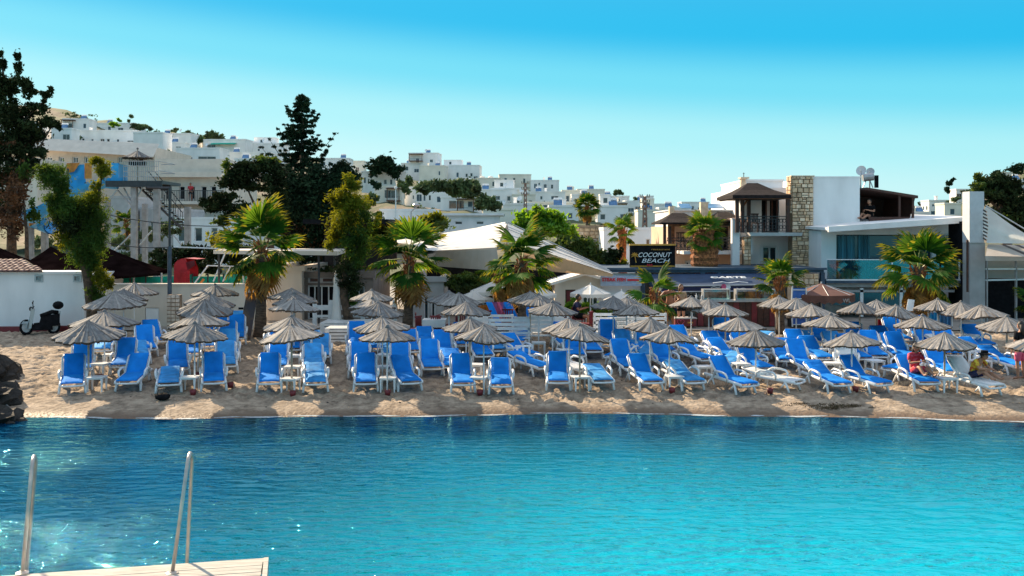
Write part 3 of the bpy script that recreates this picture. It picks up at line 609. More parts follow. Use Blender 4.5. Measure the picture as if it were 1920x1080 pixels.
# its stones
srng = random.Random(4)
def stone_proto(name, m):
    r = random.Random(len(name)); b = []; 
    mb = MB(); o = .06
    mb.hexa([(-.5, 0, -.5), (.5, 0, -.5), (.5, 0, .5), (-.5, 0, .5)], [(-.5+o, -1, -.5+o), (.5-o, -1, -.5+o*1.3), (.5-o*1.4, -1, .5-o), (-.5+o, -1, .5-o)])
    return mb.mesh(name, m)
SP = [stone_proto('stone', M['stone']), stone_proto('stone', M['stone_b']), stone_proto('stone', M['stone_c'])]
def stone_face(root, x0, x1, z0, z1, y, hmin, hmax, wmin, wmax, limit=300, rot=0., org=None, skip=None, seed=1):
    """courses of separate stones on a face; each its own object"""
    r = random.Random(seed); z = z0; n = 0
    while z < z1-.05 and n < limit:
        h = min(r.uniform(hmin, hmax), z1-z); 
        if z1-(z+h) < hmin*.6: h = z1-z
        x = x0
        while x < x1-.02:
            w = min(r.uniform(wmin, wmax), x1-x)
            if x1-(x+w) < wmin*.6: w = x1-x
            parts = [(z, h)] if r.random() < .7 or h < hmin*1.3 else [(z, h*.48), (z+h*.5, h*.5)]
            for zz, hh in parts:
                if skip and skip(x+w/2, zz+hh/2): continue
                o = link('stone', r.choice(SP), root); a = Matrix.Rotation(rot, 4, 'Z') 
                p = a @ Vector((x+w/2, 0, zz+hh/2)) + Vector(org or (0, y, 0)); o.location = p; o.rotation_euler = (0, 0, rot); o.scale = (w-.02, r.uniform(.04, .085), hh-.02); n += 1
            x += w
        z += h
    return n
Wst = PX(1131, 74)-PX(1072, 74); Hst = 47/FP*74+1.2
stone_face(st, 0, Wst, .9, Hst, -.002, .22, .34, .3, .55, 90, seed=3, skip=lambda x, z: abs(x-41/FP*74) < .42 and abs(z-(Hst-30/FP*74)) < .55)
# ---------------------------------------------------------------- hotel above the restaurant
D = 51.
t = thing('hotel_wing', 'low hotel wing with brown hipped verandas and peach ground floor', 'building', (PX(1262, D), D, 1.2)); X = lambda px, d=D: PX(px, d)-PX(1262, D); Z = lambda py, d=D: PZ(py, d)-1.2
hs = [(X(1284), X(1302), Z(510), Z(488)), (X(1335), X(1366), Z(468), Z(425))]
mb = hole_wall(MB(), X(1392), 8, Z(424), hs, .25); mb.build('wall', M['peach_wall'], t)
window(t, *hs[0], y=.2, frame=.12, bars=1); window(t, *hs[1], y=.2, bars=1, pane=M['dark'], fm=M['wood_dark'], name='door')
MB().box(X(1268), X(1392), -2.2, -.002, Z(475), Z(469)).build('balcony_slab', M['white_wall'], t)
MB().box(X(1265), X(1385), 1.5, 7, Z(424), Z(394)).box(X(1262), X(1388), 1.3, 7.2, Z(394), Z(392)).build('parapet', M['white_wall'], t)
hp = MB(); hip(hp, X(1238, 48.2), X(1325, 48.2), -2.8, .3, Z(421), Z(400), .6); hp.build('roof', M['roof_brown'], t)
hp = MB(); hip(hp, X(1332), X(1385), -1.8, 2.4, Z(417), Z(397), .6); hp.build('roof', M['roof_brown'], t)
for x in (1246, 1255): MB().box(X(x, 48.6)-.07, X(x, 48.6)+.07, -2.5, -2.36, Z(475, 48.6), Z(420, 48.6)).build('veranda_post', M['wood_dark'], t)
MB().box(X(1264, 50)-.09, X(1264, 50)+.09, -.6, -.4, Z(472), Z(421)).box(X(1240), X(1322), -2.55, -2.4, Z(425), Z(420)).build('veranda_beam', M['wood_mid'], t)
def railing(root, x0, x1, y, z0, z1, n, m='dark_metal', name='railing', rings=True):
    r = MB().box(x0, x1, y-.02, y+.02, z1-.04, z1).box(x0, x1, y-.02, y+.02, z1-.16, z1-.13).box(x0, x1, y-.02, y+.02, z0+.04, z0+.07)
    for i in range(n+1):
        x = x0+(x1-x0)*i/n; r.box(x-.012, x+.012, y-.012, y+.012, z0+.07, z1-.13)
        if rings and i < n:
            cx = x+(x1-x0)/n/2; rr_ = min((x1-x0)/n*.42, .11)
            for zc in (z0+.25, z0+.55): r.tube([(cx+rr_*math.cos(a), y, zc+rr_*1.2*math.sin(a)) for a in [2*math.pi*k/8 for k in range(9)]], .014, 4, cap=False)
    return r.build(name, M[m], root)
railing(t, X(1250, 48.9), X(1388), -2.15, Z(469), Z(445), 18)
for x, yt_, yb_, w_ in ((1266, 386, 402, 4.5), (1328, 378, 402, 7)):
    MB().box(X(x)-w_/FP*D, X(x)+w_/FP*D, 1.0, 1.45, Z(yb_)-.4, Z(yt_)).build('chimney', M['stone_c'], t)
for k, (xa, xb) in enumerate(((1296, 1318), (1343, 1380))):
    p = MB().hexa([(X(xa), 3, Z(388)), (X(xb), 3, Z(388)), (X(xb), 4, Z(380)), (X(xa), 4, Z(380))], [(X(xa), 2.95, Z(387)), (X(xb), 2.95, Z(387)), (X(xb), 3.95, Z(378)), (X(xa), 3.95, Z(378))]); p.build('solar_panel', M['panel_blue'], t)
MB().quad([(X(1376), -2.6, Z(470)), (X(1388), -2.6, Z(470)), (X(1388), -2.6, Z(440)), (X(1376), -2.6, Z(450))]).build('stair_flank', M['white_wall'], t)
col = thing('white_column', 'plain square white column between hotel wing and stone-columned balcony block', 'column', (PX(1380, 48), 48, 1.2)); MB().box(-7/FP*48, 7/FP*48, 0, .36, 0, PZ(411, 48)-1.2).build('shaft', M['white_wall'], col); MB().box(-8/FP*48, 8/FP*48, -.03, .39, PZ(411, 48)-1.2, PZ(409.5, 48)-1.2).build('cap', M['white_wall'], col)
# chairs on the verandas
def chair(label, loc, rz, m='wood_dark', group=None, name='chair'):
    c = thing(name, label, 'chair', loc, rz, group)
    MB().box(-.22, .22, -.22, .22, .42, .46).build('seat', M[m], c); b_ = MB()
    for k in range(5): b_.box(-.2+.09*k, -.16+.09*k, .2, .23, .46, .88)
    b_.box(-.23, .23, .19, .24, .86, .92); b_.build('backrest', M[m], c)
    lm = MB().box(-.02, .02, -.02, .02, 0, .42).mesh('leg', M[m])
    for x in (-.2, .2):
        for y in (-.2, .2): link('leg', lm, c, (x, y, 0))
    return c
chair('dark wooden chair on the lower veranda beside its corner post', (PX(1278, 49.6), 49.4, PZ(469, 51)), .3)
chair('dark wooden chair on the lower veranda behind the husky palm', (PX(1345, 49.6), 49.4, PZ(469, 51)), -.4)

D = 50.; X = lambda px, d=D: PX(px, d)-PX(1393, D)
t = thing('hotel_balcony_block', 'two-storey hotel block with brown hipped balcony roof and iron railing', 'building', (PX(1393, D), D, 1.2))
hs = [(X(1428), X(1461), Z(437, D), Z(373, D)), (X(1430), X(1460), Z(494, D), Z(461, D))]
mb = hole_wall(MB(), X(1480), 8, Z(352, D), hs, .35); mb.build('wall', M['white_wall'], t)
o = window(t, *hs[0], y=.28, bars=2, pane=M['dark'], fm=M['wood_dark'], frame=.08, name='door'); MB().quad([(X(1437), .25, Z(436, D)), (X(1445), .25, Z(436, D)), (X(1446), .25, Z(376, D)), (X(1438), .25, Z(376, D))]).build('curtain', M['grey_wall'], o)
o = window(t, *hs[1], y=.28, bars=1, frame=.1, fm=M['white_wall']); fr = MB(); f0, f1, f2, f3 = hs[1]
fr.box(f0-.18, f0-.003, -.05, -.003, f2, f3+.16).box(f1+.003, f1+.18, -.05, -.003, f2, f3+.16).box(f0-.003, f1+.003, -.05, -.003, f3+.003, f3+.16); fr.build('window_surround', M['white_wall'], t)
MB().hexa([(X(1388), -2.2, Z(442, D)), (X(1480), -2.2, Z(442, D)), (X(1480), -.002, Z(442, D)), (X(1388), -.002, Z(442, D))], [(X(1385), -2.3, Z(436, D)), (X(1480), -2.3, Z(436, D)), (X(1480), -.002, Z(436, D)), (X(1385), -.002, Z(436, D))]).build('balcony_slab', M['white_wall'], t)
hp = MB(); hip(hp, X(1374, 47.2), X(1484, 47.2), -2.8, .9, Z(372, 47.2), Z(343, 49), .5, thick=.16); hp.build('roof', M['roof_brown'], t)
MB().box(X(1374, 47.4), X(1482, 47.4), -2.7, -2.6, Z(373.5, 47.4), Z(371.5, 47.4)).box(X(1376, 47.4), X(1380, 47.4), -2.6, .7, Z(374, 47.4), Z(371, 47.4)).build('eave_beam', M['wood_mid'], t)
for x, y in ((1382, -2.15), (1392, -1.4), (1404, -.3), (1477, -2.15)):
    d = D+y; MB().box(X(x, d)-.08, X(x, d)+.08, y-.08, y+.08, Z(436, d), Z(372, d)).build('balcony_post', M['wood_dark'], t)
MB().tube([(X(1392, 48.6), -1.4, Z(390, D)), (X(1399, 49.2), -.9, Z(378, D)), (X(1404, 49.6), -.4, Z(374, D))], .05, 6).build('bracket', M['wood_mid'], t)
railing(t, X(1386, 47.8), X(1480, 47.8), -2.2, Z(435.5, 47.8), Z(405, 47.8), 15)
MB().box(X(1380, 47.8), X(1383, 47.8)+.02, -2.2, -.2, Z(412, 47.8), Z(408, 47.8)).build('side_rail', M['wood_dark'], t)
MB().box(X(1408), X(1480), 1.2, 7, Z(352, D), Z(337, D)).box(X(1406), X(1482), 1.1, 7.1, Z(337, D), Z(334, D)).build('parapet', M['white_wall'], t)
ch = MB().box(X(1398), X(1408), 1.0, 1.4, Z(352, D)-1, Z(340, D)).box(X(1399), X(1407), 1.05, 1.35, Z(340, D), Z(333, D)).box(X(1396.5), X(1413), .9, 1.5, Z(333, D), Z(330, D)); ch.build('chimney', M['stone_c'], t)
MB().tube([(X(1405), 1.2, Z(330, D)), (X(1405), 1.2, Z(321, D))], .02, 5).box(X(1403), X(1407), 1.19, 1.21, Z(323, D), Z(322.4, D)).build('finial', M['dark_metal'], t)
chair('dark iron chair on the hotel balcony beside the dark doorway', (PX(1420, 48.7), 48.6, PZ(435.5, 48.6)), .5)
sc_t = thing('stone_column', 'short rough stone column under the hotel balcony corner', 'column', (PX(1394, 48.2), 48.2, 1.2)); w_ = PX(1408, 48.2)-PX(1394, 48.2)
MB().box(0, w_, 0, .35, 0, PZ(444, 48.2)-1.2).build('core', M['mortar'], sc_t); stone_face(sc_t, 0, w_, .9, PZ(444, 48.2)-1.2, -.001, .14, .22, .16, .3, 60, seed=12)
# big stone tower
D = 48.; tw = thing('stone_tower', 'tall sandstone block tower joined to the white gable of the hotel', 'tower', (PX(1485, D), D, 1.2)); W = PX(1525, D)-PX(1485, D); H = PZ(331, D)-1.2; dep = .8
MB().box(.03, W-.03, .03, dep, 0, H-.02).build('core', M['mortar'], tw)
stone_face(tw, 0, W, PZ(516, D)-1.2, H, 0, .13, .25, .14, .36, 230, seed=21)
stone_face(tw, -dep, 0, PZ(400, D)-1.2, H, 0, .15, .26, .2, .4, 60, rot=R(-90), org=(0, 0, 0), seed=22)
MB().box(-.05, W+.05, -.06, dep, H, H+.05).build('coping', M['stone_c'], tw)
# white gable and terrace shed
D = 48.3; t = thing('white_gable_house', 'tall blank white house wall between stone tower and dark terrace shed', 'building', (PX(1525, D), D, 1.2)); W = PX(1612, D)-PX(1525, D); H = PZ(333, D)-1.2
MB().box(0, W, 0, 6.5, 0, H).box(-.02, W+.04, -.03, 6.5, H, H+.06).build('wall', M['white_wall'], t)
t = thing('terrace_shed', 'dark brown timber roof shelter on the upper terrace', 'shelter', (PX(1614, 49), 49, PZ(418, 49))); X = lambda px, d=49: PX(px, d)-PX(1614, 49); Zs = lambda py, d=49: PZ(py, d)-PZ(418, 49)
MB().hexa([(X(1612), -1, Zs(357)), (X(1706), -1, Zs(373)), (X(1708), 3.6, Zs(372)), (X(1614), 3.6, Zs(356))], [(X(1612), -1, Zs(353)), (X(1706), -1, Zs(368)), (X(1708), 3.6, Zs(367)), (X(1614), 3.6, Zs(352))]).build('roof', M['wood_dark'], t)
MB().quad([(X(1612), 3.2, -.3), (X(1698), 3.2, -.3), (X(1704), 3.2, Zs(370)), (X(1612), 3.2, Zs(357))]).quad([(X(1698), -.4, 0), (X(1698), 3.2, 0), (X(1704), 3.2, Zs(370)), (X(1704), -.8, Zs(371))]).build('back_screen', M['wood_dark'], t)
for x in (1675, 1700): MB().box(X(x)-.05, X(x)+.05, -.8, -.7, -.2, Zs(365 if x < 1680 else 369)).build('post', M['wood_dark'], t)
MB().box(X(1614), X(1626), 1.6, 1.8, 0, Zs(364)).build('side_wall', M['cream_wall'], t)
MB().box(X(1616), X(1690), -1.0, -.92, -.1, .28).build('low_wall', M['wood_dark'], t)
def dish(label, px, py, D, r, rot=-35):
    t = thing('satellite_dish', label, 'dish', (PX(px, D), D, PZ(py, D)-.9)); MB().tube([(0, .1, 0), (0, .1, .9)], .035, 6).build('mast', M['galv'], t)
    q = MB().lathe([(0.01, -.2*r), (r*.4, -.16*r), (r*.75, -.03*r), (r, .14*r)], 18); link('reflector', q.mesh('reflector', mat('dish_grey', (.5, .52, .56), .5, .05), True), t, (0, 0, .9), (R(78), 0, R(rot)))
    MB().tube([(0, 0, .7), (-.1, -r*.9, .85)], .015, 5).ball((-.1, -r*.9, .87), .05, 6).build('feed_arm', M['galv'], t); return t
dish('large round satellite dish on the roof of the white gable house', 1615, 320, 49.5, .25*1.0); dish('smaller satellite dish beside the large one above terrace shed', 1632, 322, 49.8, .2, -20)
t = thing('roof_tank', 'metal solar tank frame beside the satellite dishes', 'tank', (PX(1618, 49.6), 49.6, PZ(352, 49.6))); MB().tube([(0, 0, .5), (.5, 0, .55)], .2, 10).build('tank', M['galv'], t); MB().tube([(0, 0, 0), (.25, 0, .6)], .03, 5).tube([(.5, 0, 0), (.25, 0, .6)], .03, 5).build('stand', M['galv'], t); MB().box(.6, .78, 0, .1, 0, .62).build('panel', M['dark'], t)
# glazed villa
D = 46.; t = thing('glazed_villa', 'white villa with large teal window and glass balustrade behind tall palm', 'building', (PX(1540, D), D, 1.2)); X = lambda px, d=D: PX(px, d)-PX(1540, D); Zv = lambda py, d=D: PZ(py, d)-1.2
zt = lambda px: Zv(427+(405-427)*(px-1540)/270)
zf = Zv(527); hs = [(X(1568), X(1748), zf+.05, Zv(440)), (X(1755), X(1792), zf+.1, Zv(438))]
mb = hole_wall(MB(), X(1808), 7, Zv(432), hs, .3, top=False); mb.quad([(0, 0, Zv(432)), (X(1808), 0, Zv(432)), (X(1808), 0, zt(1808)), (0, 0, zt(1540)-.1)]); mb.quad([(X(1808), 0, Zv(432)), (X(1808), 7, Zv(432)), (X(1808), 7, zt(1808)), (X(1808), 0, zt(1808))]); mb.build('wall', M['white_wall'], t)
w = window(t, *hs[0], y=.26, bars=2, frame=.06, pane=M['teal_pane'], fm=M['dark_metal']); window(t, *hs[1], y=.26, bars=0, frame=.07, pane=M['pane'])
for xa, xb in ((1574, 1606), (1612, 1634)):
    c = MB(); n = 26
    for i in range(n):
        x0, x1 = X(xa)+(X(xb)-X(xa))*i/n, X(xa)+(X(xb)-X(xa))*(i+1)/n; y0, y1 = .22+.03*math.sin(i*1.3), .22+.03*math.sin((i+1)*1.3); c.quad([(x0, y0, zf+.1), (x1, y1, zf+.1), (x1, y1, Zv(441)), (x0, y0, Zv(441))])
    c.build('curtain', M['curtain'], t)
MB().hexa([(X(1533), -1.6, Zv(435, 44.6)), (X(1812), -1.6, Zv(416, 44.6)), (X(1812), -1.45, Zv(416, 44.6)), (X(1533), -1.45, Zv(435, 44.6))], [(X(1533), -1.6, Zv(425, 44.6)), (X(1812), -1.6, Zv(404.5, 44.6)), (X(1812), -1.45, Zv(404.5, 44.6)), (X(1533), -1.45, Zv(425, 44.6))]).hexa([(X(1533), -1.45, Zv(427, 44.6)-.12), (X(1812), -1.45, Zv(406.5, 44.6)-.12), (X(1812), 7, Zv(402)-.0), (X(1533), 7, Zv(424))], [(X(1533), -1.45, Zv(427, 44.6)), (X(1812), -1.45, Zv(406.5, 44.6)), (X(1812), 7, Zv(402)+.12), (X(1533), 7, Zv(424)+.12)]).build('roof', M['white_wall'], t)
MB().box(X(1548, 44.3), X(1808, 44.3), -1.75, -.002, Zv(531, 44.3), Zv(526, 44.3)).build('balcony_slab', M['slate'], t)
MB().box(X(1549, 44.3), X(1807, 44.3), -1.74, -1.68, Zv(526, 44.3), Zv(523.5, 44.3)).box(X(1549, 44.3), X(1807, 44.3), -1.74, -1.68, Zv(487.5, 44.3), Zv(486, 44.3)).build('balustrade_rail', M['white_plastic'], t)
for xa, xb in ((1551, 1610), (1611, 1671), (1672, 1738), (1739, 1806)): MB().box(X(xa, 44.3), X(xb, 44.3), -1.72, -1.70, Zv(523.5, 44.3), Zv(487.5, 44.3)).build('glass_panel', M['balustrade_glass'], t)
for x in (1672, 1798): MB().box(X(x, 44.3)-.03, X(x, 44.3)+.03, -1.75, -1.67, Zv(523.5, 44.3), Zv(486, 44.3)).build('balustrade_post', M['white_plastic'], t)
# ground floor of the villa: white frames before a dark interior
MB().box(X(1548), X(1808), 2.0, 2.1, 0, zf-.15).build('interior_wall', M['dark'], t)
MB().box(X(1560, 44.5), X(1790, 44.5), -1.5, -1.42, Zv(548, 44.5), Zv(543.5, 44.5)).box(X(1548, 44.5), X(1810, 44.5), -1.55, -1.45, Zv(538, 44.5), Zv(531, 44.5)).build('lower_beam', M['grey_wall'], t)
for x in (1616, 1690, 1750): MB().box(X(x, 44.5)-.07, X(x, 44.5)+.07, -1.5, -1.4, 0, Zv(540, 44.5)).build('frame_post', M['white_plastic'], t)
for xa, xb in ((1562, 1612), (1620, 1686), (1694, 1746)): MB().box(X(xa, 44.5), X(xb, 44.5), -1.46, -1.43, Zv(572, 44.5), Zv(549, 44.5)).build('lower_pane', M['teal_pane'], t)
# pillar and right-hand pavilion
D = 43.; t = thing('white_pillar', 'tall square white pillar separating villa and striped sail pavilion', 'pillar', (PX(1818, D), D, 1.1))
MB().box(0, PX(1847, D)-PX(1818, D), 0, .66, 0, PZ(455, D)-1.1).build('lower_shaft', M['grey_wall'], t); MB().box(-.03, PX(1844, D)-PX(1818, D), -.06, .62, PZ(455, D)-1.1, PZ(359, D)-1.1).build('upper_shaft', mat('pillar_grey', (.55, .56, .58), .8, .04), t)
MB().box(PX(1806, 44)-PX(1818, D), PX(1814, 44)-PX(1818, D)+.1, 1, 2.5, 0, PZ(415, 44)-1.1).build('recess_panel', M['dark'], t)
cl = MB(); cl.tube([(PX(1812, 43)-PX(1818, 43), -.1, 1.3), (PX(1813, 43)-PX(1818, 43), -.05, PZ(450, 43)-1.1)], .05, 6); cl.build('drainpipe', M['wood_dark'], t)
t = thing('sail_pavilion', 'open pavilion with white beams at the far edge beyond the tall pillar', 'pavilion', (PX(1848, 43), 43, 1.1)); X = lambda px, d=43: PX(px, d)-PX(1848, 43); Zp = lambda py, d=43: PZ(py, d)-1.1
MB().box(X(1848), X(2150), 0, .12, Zp(489), Zp(480)).build('front_beam', M['white_wall'], t); MB().box(X(1848), X(2150), .3, .35, Zp(503), Zp(489)).build('valance', M['sail_beige'], t)
MB().box(X(1848), X(2150), -.02, .1, Zp(506), Zp(503)).hexa([(X(1848), .0, Zp(527)), (X(2150), .0, Zp(520)), (X(2150), .1, Zp(520)), (X(1848), .1, Zp(527))], [(X(1848), .0, Zp(524)), (X(2150), .0, Zp(517)), (X(2150), .1, Zp(517)), (X(1848), .1, Zp(524))]).build('cross_beam', M['white_plastic'], t)
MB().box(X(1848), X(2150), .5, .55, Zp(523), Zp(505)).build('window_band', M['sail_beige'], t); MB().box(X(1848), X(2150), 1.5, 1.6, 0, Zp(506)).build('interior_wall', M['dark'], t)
mb = MB()
for k in range(5): mb.box(X(1850+k*55), X(1852+k*55), -.02, .12, 0, Zp(489))
mb.build('posts', M['grey_wall'], t)
t = thing('shade_sail', 'white triangular sail over the pavilion beyond the tall pillar', 'shade sail', (PX(1850, 42), 42, PZ(460, 42))); 
A, B, C, E, F_ = P(1849, 386, 42.5), P(1926, 432, 41), P(2000, 470, 41), P(1925, 462, 41.5), P(1851, 456, 42.5)
mb = MB(); n = 10; 
g = [[A.lerp(C, u/n).lerp(F_.lerp(E+Vector((1.6, 0, .1)), u/n), v/n)+Vector((0, .5*math.sin(math.pi*v/n), -.25*math.sin(math.pi*u/n)*(1-v/n))) for u in range(n+1)] for v in range(n+1)]
for v in range(n):
    for u in range(n): mb.quad([tuple(q) for q in (g[v][u], g[v][u+1], g[v+1][u+1], g[v+1][u])])
mb.build('membrane', M['sail'], t, world=True, smooth=True)
st_ = MB()
for k in range(9):
    y = 392+k*6.6; st_.quad([tuple(P(1843, y, 42.7)), tuple(P(1843, y+3.2, 42.7)), tuple(P(1853-abs(k-4)*.6, y+7.5, 42.3)), tuple(P(1853-abs(k-4)*.6, y+4.2, 42.3))])
st_.build('stripe', M['sail_stripe'], t, world=True)
MB().tube([tuple(A), tuple(B), tuple(C)], .03, 5).build('edge_cord', M['galv'], t, world=True)
t = thing('shade_sail', 'lower beige sail with dark diagonal stripes beyond the tall pillar', 'shade sail', (PX(1850, 41.8), 41.8, PZ(476, 41.8)))
a4 = [P(1852, 458, 43), P(2050, 462, 43), P(2050, 483, 41.2), P(1848, 480, 41.2)]
MB().quad([tuple(q) for q in a4]).build('membrane', M['sail_beige'], t, world=True); sm = MB()
for k in range(5): u = .12+k*.13; sm.quad([tuple(a4[0].lerp(a4[1], u)+Vector((0, -.02, .0))), tuple(a4[0].lerp(a4[1], u+.045)+Vector((0, -.02, .0))), tuple(a4[3].lerp(a4[2], u+.33)+Vector((0, -.02, .0))), tuple(a4[3].lerp(a4[2], u+.28)+Vector((0, -.02, .0)))])
sm.build('stripe', M['sail_stripe'], t, world=True)
# clothes rail with red and pink wraps, boards
t = thing('clothes_rail', 'beach wrap rail with red and pink printed cloths in front of the villa', 'clothes rail', (PX(1642, 39.5), 39.5, 1.05)); D = 39.5; W = PX(1690, D)-PX(1642, D); zt_ = PZ(598, D)-1.05
MB().tube([(0, 0, 0), (0, 0, zt_), (W, 0, zt_), (W, 0, 0)], .025, 6).build('frame', M['pole_tan'], t)
def cloth(root, x0, x1, z0, z1, m, name='wrap', ph=0):
    c = MB(); n = 14
    for i in range(n):
        xa, xb = x0+(x1-x0)*i/n, x0+(x1-x0)*(i+1)/n; f = lambda i: .05*math.sin(i*1.4+ph); c.quad([(xa-.03*math.sin(ph), f(i)*1.5, z0+.04*math.sin(i*.7)), (xb-.03*math.sin(ph), f(i+1)*1.5, z0+.04*math.sin((i+1)*.7)), (xb, f(i+1)*.5, z1), (xa, f(i)*.5, z1)])
    return c.build(name, M[m], root, smooth=True)
cloth(t, .05, .32, zt_-.95, zt_, 'red', ph=1); cloth(t, .36, .46, zt_-1.0, zt_, 'orange', ph=2); cloth(t, .52, .9, zt_-.8, zt_, 'red_print', ph=3)
t = thing('clothes_rail', 'rail of blue and patterned beach cloths left of tall pillar behind umbrellas', 'clothes rail', (PX(1740, 40.2), 40.2, 1.05)); D = 40.2; W = PX(1785, D)-PX(1740, D); zt_ = PZ(585, D)-1.05
MB().tube([(0, 0, 0), (0, 0, zt_), (W, 0, zt_), (W, 0, 0)], .025, 6).build('frame', M['pole_white'], t); cloth(t, .05, .4, zt_-1.1, zt_, 'sky_blue', ph=1); cloth(t, .45, .9, zt_-1.2, zt_, 'panel_blue', ph=4)
t = thing('white_board', 'white menu board hung on the dark palm trunk before the villa', 'board', (PX(1704, 37.7), 37.65, PZ(583, 37.7))); MB().hexa([(-.12, 0, 0), (.14, 0, 0), (.14, .02, 0), (-.12, .02, 0)], [(-.04, 0, .45), (.2, 0, .42), (.2, .02, .42), (-.04, .02, .45)]).build('panel', M['white_plastic'], t)
# pylons
def pylon(label, px, yt_, yb_, D, w):
    t = thing('lattice_pylon', label, 'pylon', (PX(px, D), D, PZ(yb_, D)-1)); H = (yb_-yt_)/FP*D+1; mb = MB(); n = 7; hw = w/FP*D/2
    def cw(f): return hw*(1-.55*f)
    for sx in (-1, 1):
        for sy in (-1, 1): mb.tube([(sx*hw, sy*hw, 0), (sx*cw(1), sy*cw(1), H)], .07, 4)
    for k in range(n):
        f0, f1 = k/n, (k+1)/n
        for sy in (-1, 1):
            mb.tube([(-cw(f0), sy*cw(f0), H*f0), (cw(f1), sy*cw(f1), H*f1)], .045, 4); mb.tube([(cw(f0), sy*cw(f0), H*f0), (-cw(f1), sy*cw(f1), H*f1)], .045, 4)
    mb.build('lattice', mat('pylon_rust', (.30, .17, .13), .7, .2), t); a = MB()
    for f in (.98, .82, .66): a.box(-hw*2.4, hw*2.4, -.08, .08, H*f-.08, H*f+.08)
    a.build('cross_arm', M['pole_tan'], t); ins = MB()
    for f in (.98, .82, .66):
        for x in (-2.2, -1.2, 1.2, 2.2): ins.tube([(hw*x, 0, H*f), (hw*x, 0, H*f+.35)], .06, 5)
    ins.build('insulator', M['dark_metal'], t)
pylon('rusty lattice power pylon in front of the long hill houses', 985, 343, 396, 150, 6); pylon('pinkish lattice power pylon above the slim palm, nearer the hotel', 1209, 368, 420, 130, 8)
t = thing('street_lamp', 'white street lamp pole in front of the timber balcony house', 'street lamp', (PX(742, 84), 84, PZ(430, 84)-1)); MB().tube([(0, 0, 0), (0, 0, 77/FP*84+1)], [.09, .05], 6).build('pole', M['pole_white'], t); MB().ball((0, 0, 78/FP*84+1), .14, 6).build('lamp_head', M['pole_white'], t)
t = thing('street_lamp', 'arm street lamp with oval head rising beside the second palm crown', 'street lamp', (PX(771, 60), 60, 1.2)); MB().tube([(0, 0, 0), (0, 0, PZ(397, 60)-1.2), (.35, 0, PZ(387, 60)-1.2)], .05, 6).build('pole', M['galv'], t); MB().ball((PX(781, 60)-PX(771, 60), 0, PZ(384.5, 60)-1.2), .24, 8, sc=(1, .6, .42)).build('lamp_head', M['galv'], t)
# ---------------------------------------------------------------- buildings along the beach
def rx(x, x0, D): return (x-x0)/FP*D
# shore wall with tiled outbuilding, far left of the beach
D = 40.; t = thing('outbuilding', 'pale rendered outbuilding with red tiled roof and small vents at the beach end', 'building', (PX(-260, D), D, .9))
W = PX(158, D)-PX(-260, D); H = PZ(514, D)-.9
hs = [(rx(x-5, -260, D), rx(x+5, -260, D), PZ(526, D)-.9, PZ(518, D)-.9) for x in (73, 145)]
mb = hole_wall(MB(), W, 4, H, hs, .12); mb.box(0, W+.03, -.05, .15, H, H+.1); mb.build('wall', M['white_wall'], t)
for q in hs:
    f = MB(); f.box(q[0]-.06, q[1]+.06, -.03, -.002, q[2]-.06, q[2]); f.box(q[0]-.06, q[1]+.06, -.03, -.002, q[3], q[3]+.06); f.box(q[0]-.06, q[0], -.03, -.002, q[2], q[3]); f.box(q[1], q[1]+.06, -.03, -.002, q[2], q[3])
    for k in range(3): z = q[2]+(q[3]-q[2])*(k+.5)/3; f.box(q[0], q[1], .02, .06, z-.012, z+.012)
    f.build('vent', M['galv'], t)
W2 = PX(84, D)-PX(-260, D); rt = PZ(487, D+1.6)-.9; r = thing('x', None, None); bpy.data.objects.remove(r)
nrow = 7; ncol = int(W2/.22)
rows = MB()
for i in range(ncol):
    for k in range(nrow):
        y0 = -.25+1.9*k/nrow; y1 = y0+1.9/nrow+.05; za = H+.12+(rt-H-.12)*k/nrow; zb = H+.12+(rt-H-.12)*(k+1)/nrow; x = i*.22+.11+(.02 if k % 2 else 0)
        if x+.1 > W2 - .25*k: continue
        pa = [(x-.105, y0, za), (x-.06, y0, za+.055), (x+.06, y0, za+.055), (x+.105, y0, za)]; pb = [(a, y1, b+zb-za-.02) for a, _, b in pa]
        n = len(rows.v); rows.v += pa+pb
        for j in range(3): rows.face((n+j, n+j+1, n+j+5, n+j+4), (i*7+k*3) % 2)
        rows.face((n, n+3, n+2, n+1), 0)
ro = rows.build('roof_tiles', [M['tile_red'], mat('tile_pale', (.30, .20, .17), .85, .3, 8)], t); ro['kind'] = 'stuff'
MB().hexa([(0, -.2, H+.1), (W2, -.2, H+.1), (W2-1.6, 1.7, H+.1), (0, 1.7, H+.1)], [(0, -.2, H+.14), (W2, -.2, H+.14), (W2-1.6, 1.7, rt), (0, 1.7, rt)]).build('roof_deck', M['roof_brown'], t)
k = thing('kerb_wall', 'low red-brown kerb at the foot of the white outbuilding wall', 'kerb', (PX(-100, 39.6), 39.5, 1.0)); W = PX(150, 39.6)-PX(-100, 39.6)
MB().box(0, W*.78, 0, .28, 0, .22).box(W*.8, W, 0, .28, 0, .25).build('kerb', M['red_dark'], k)
for o in k.children: o.name = 'kerb_stone'

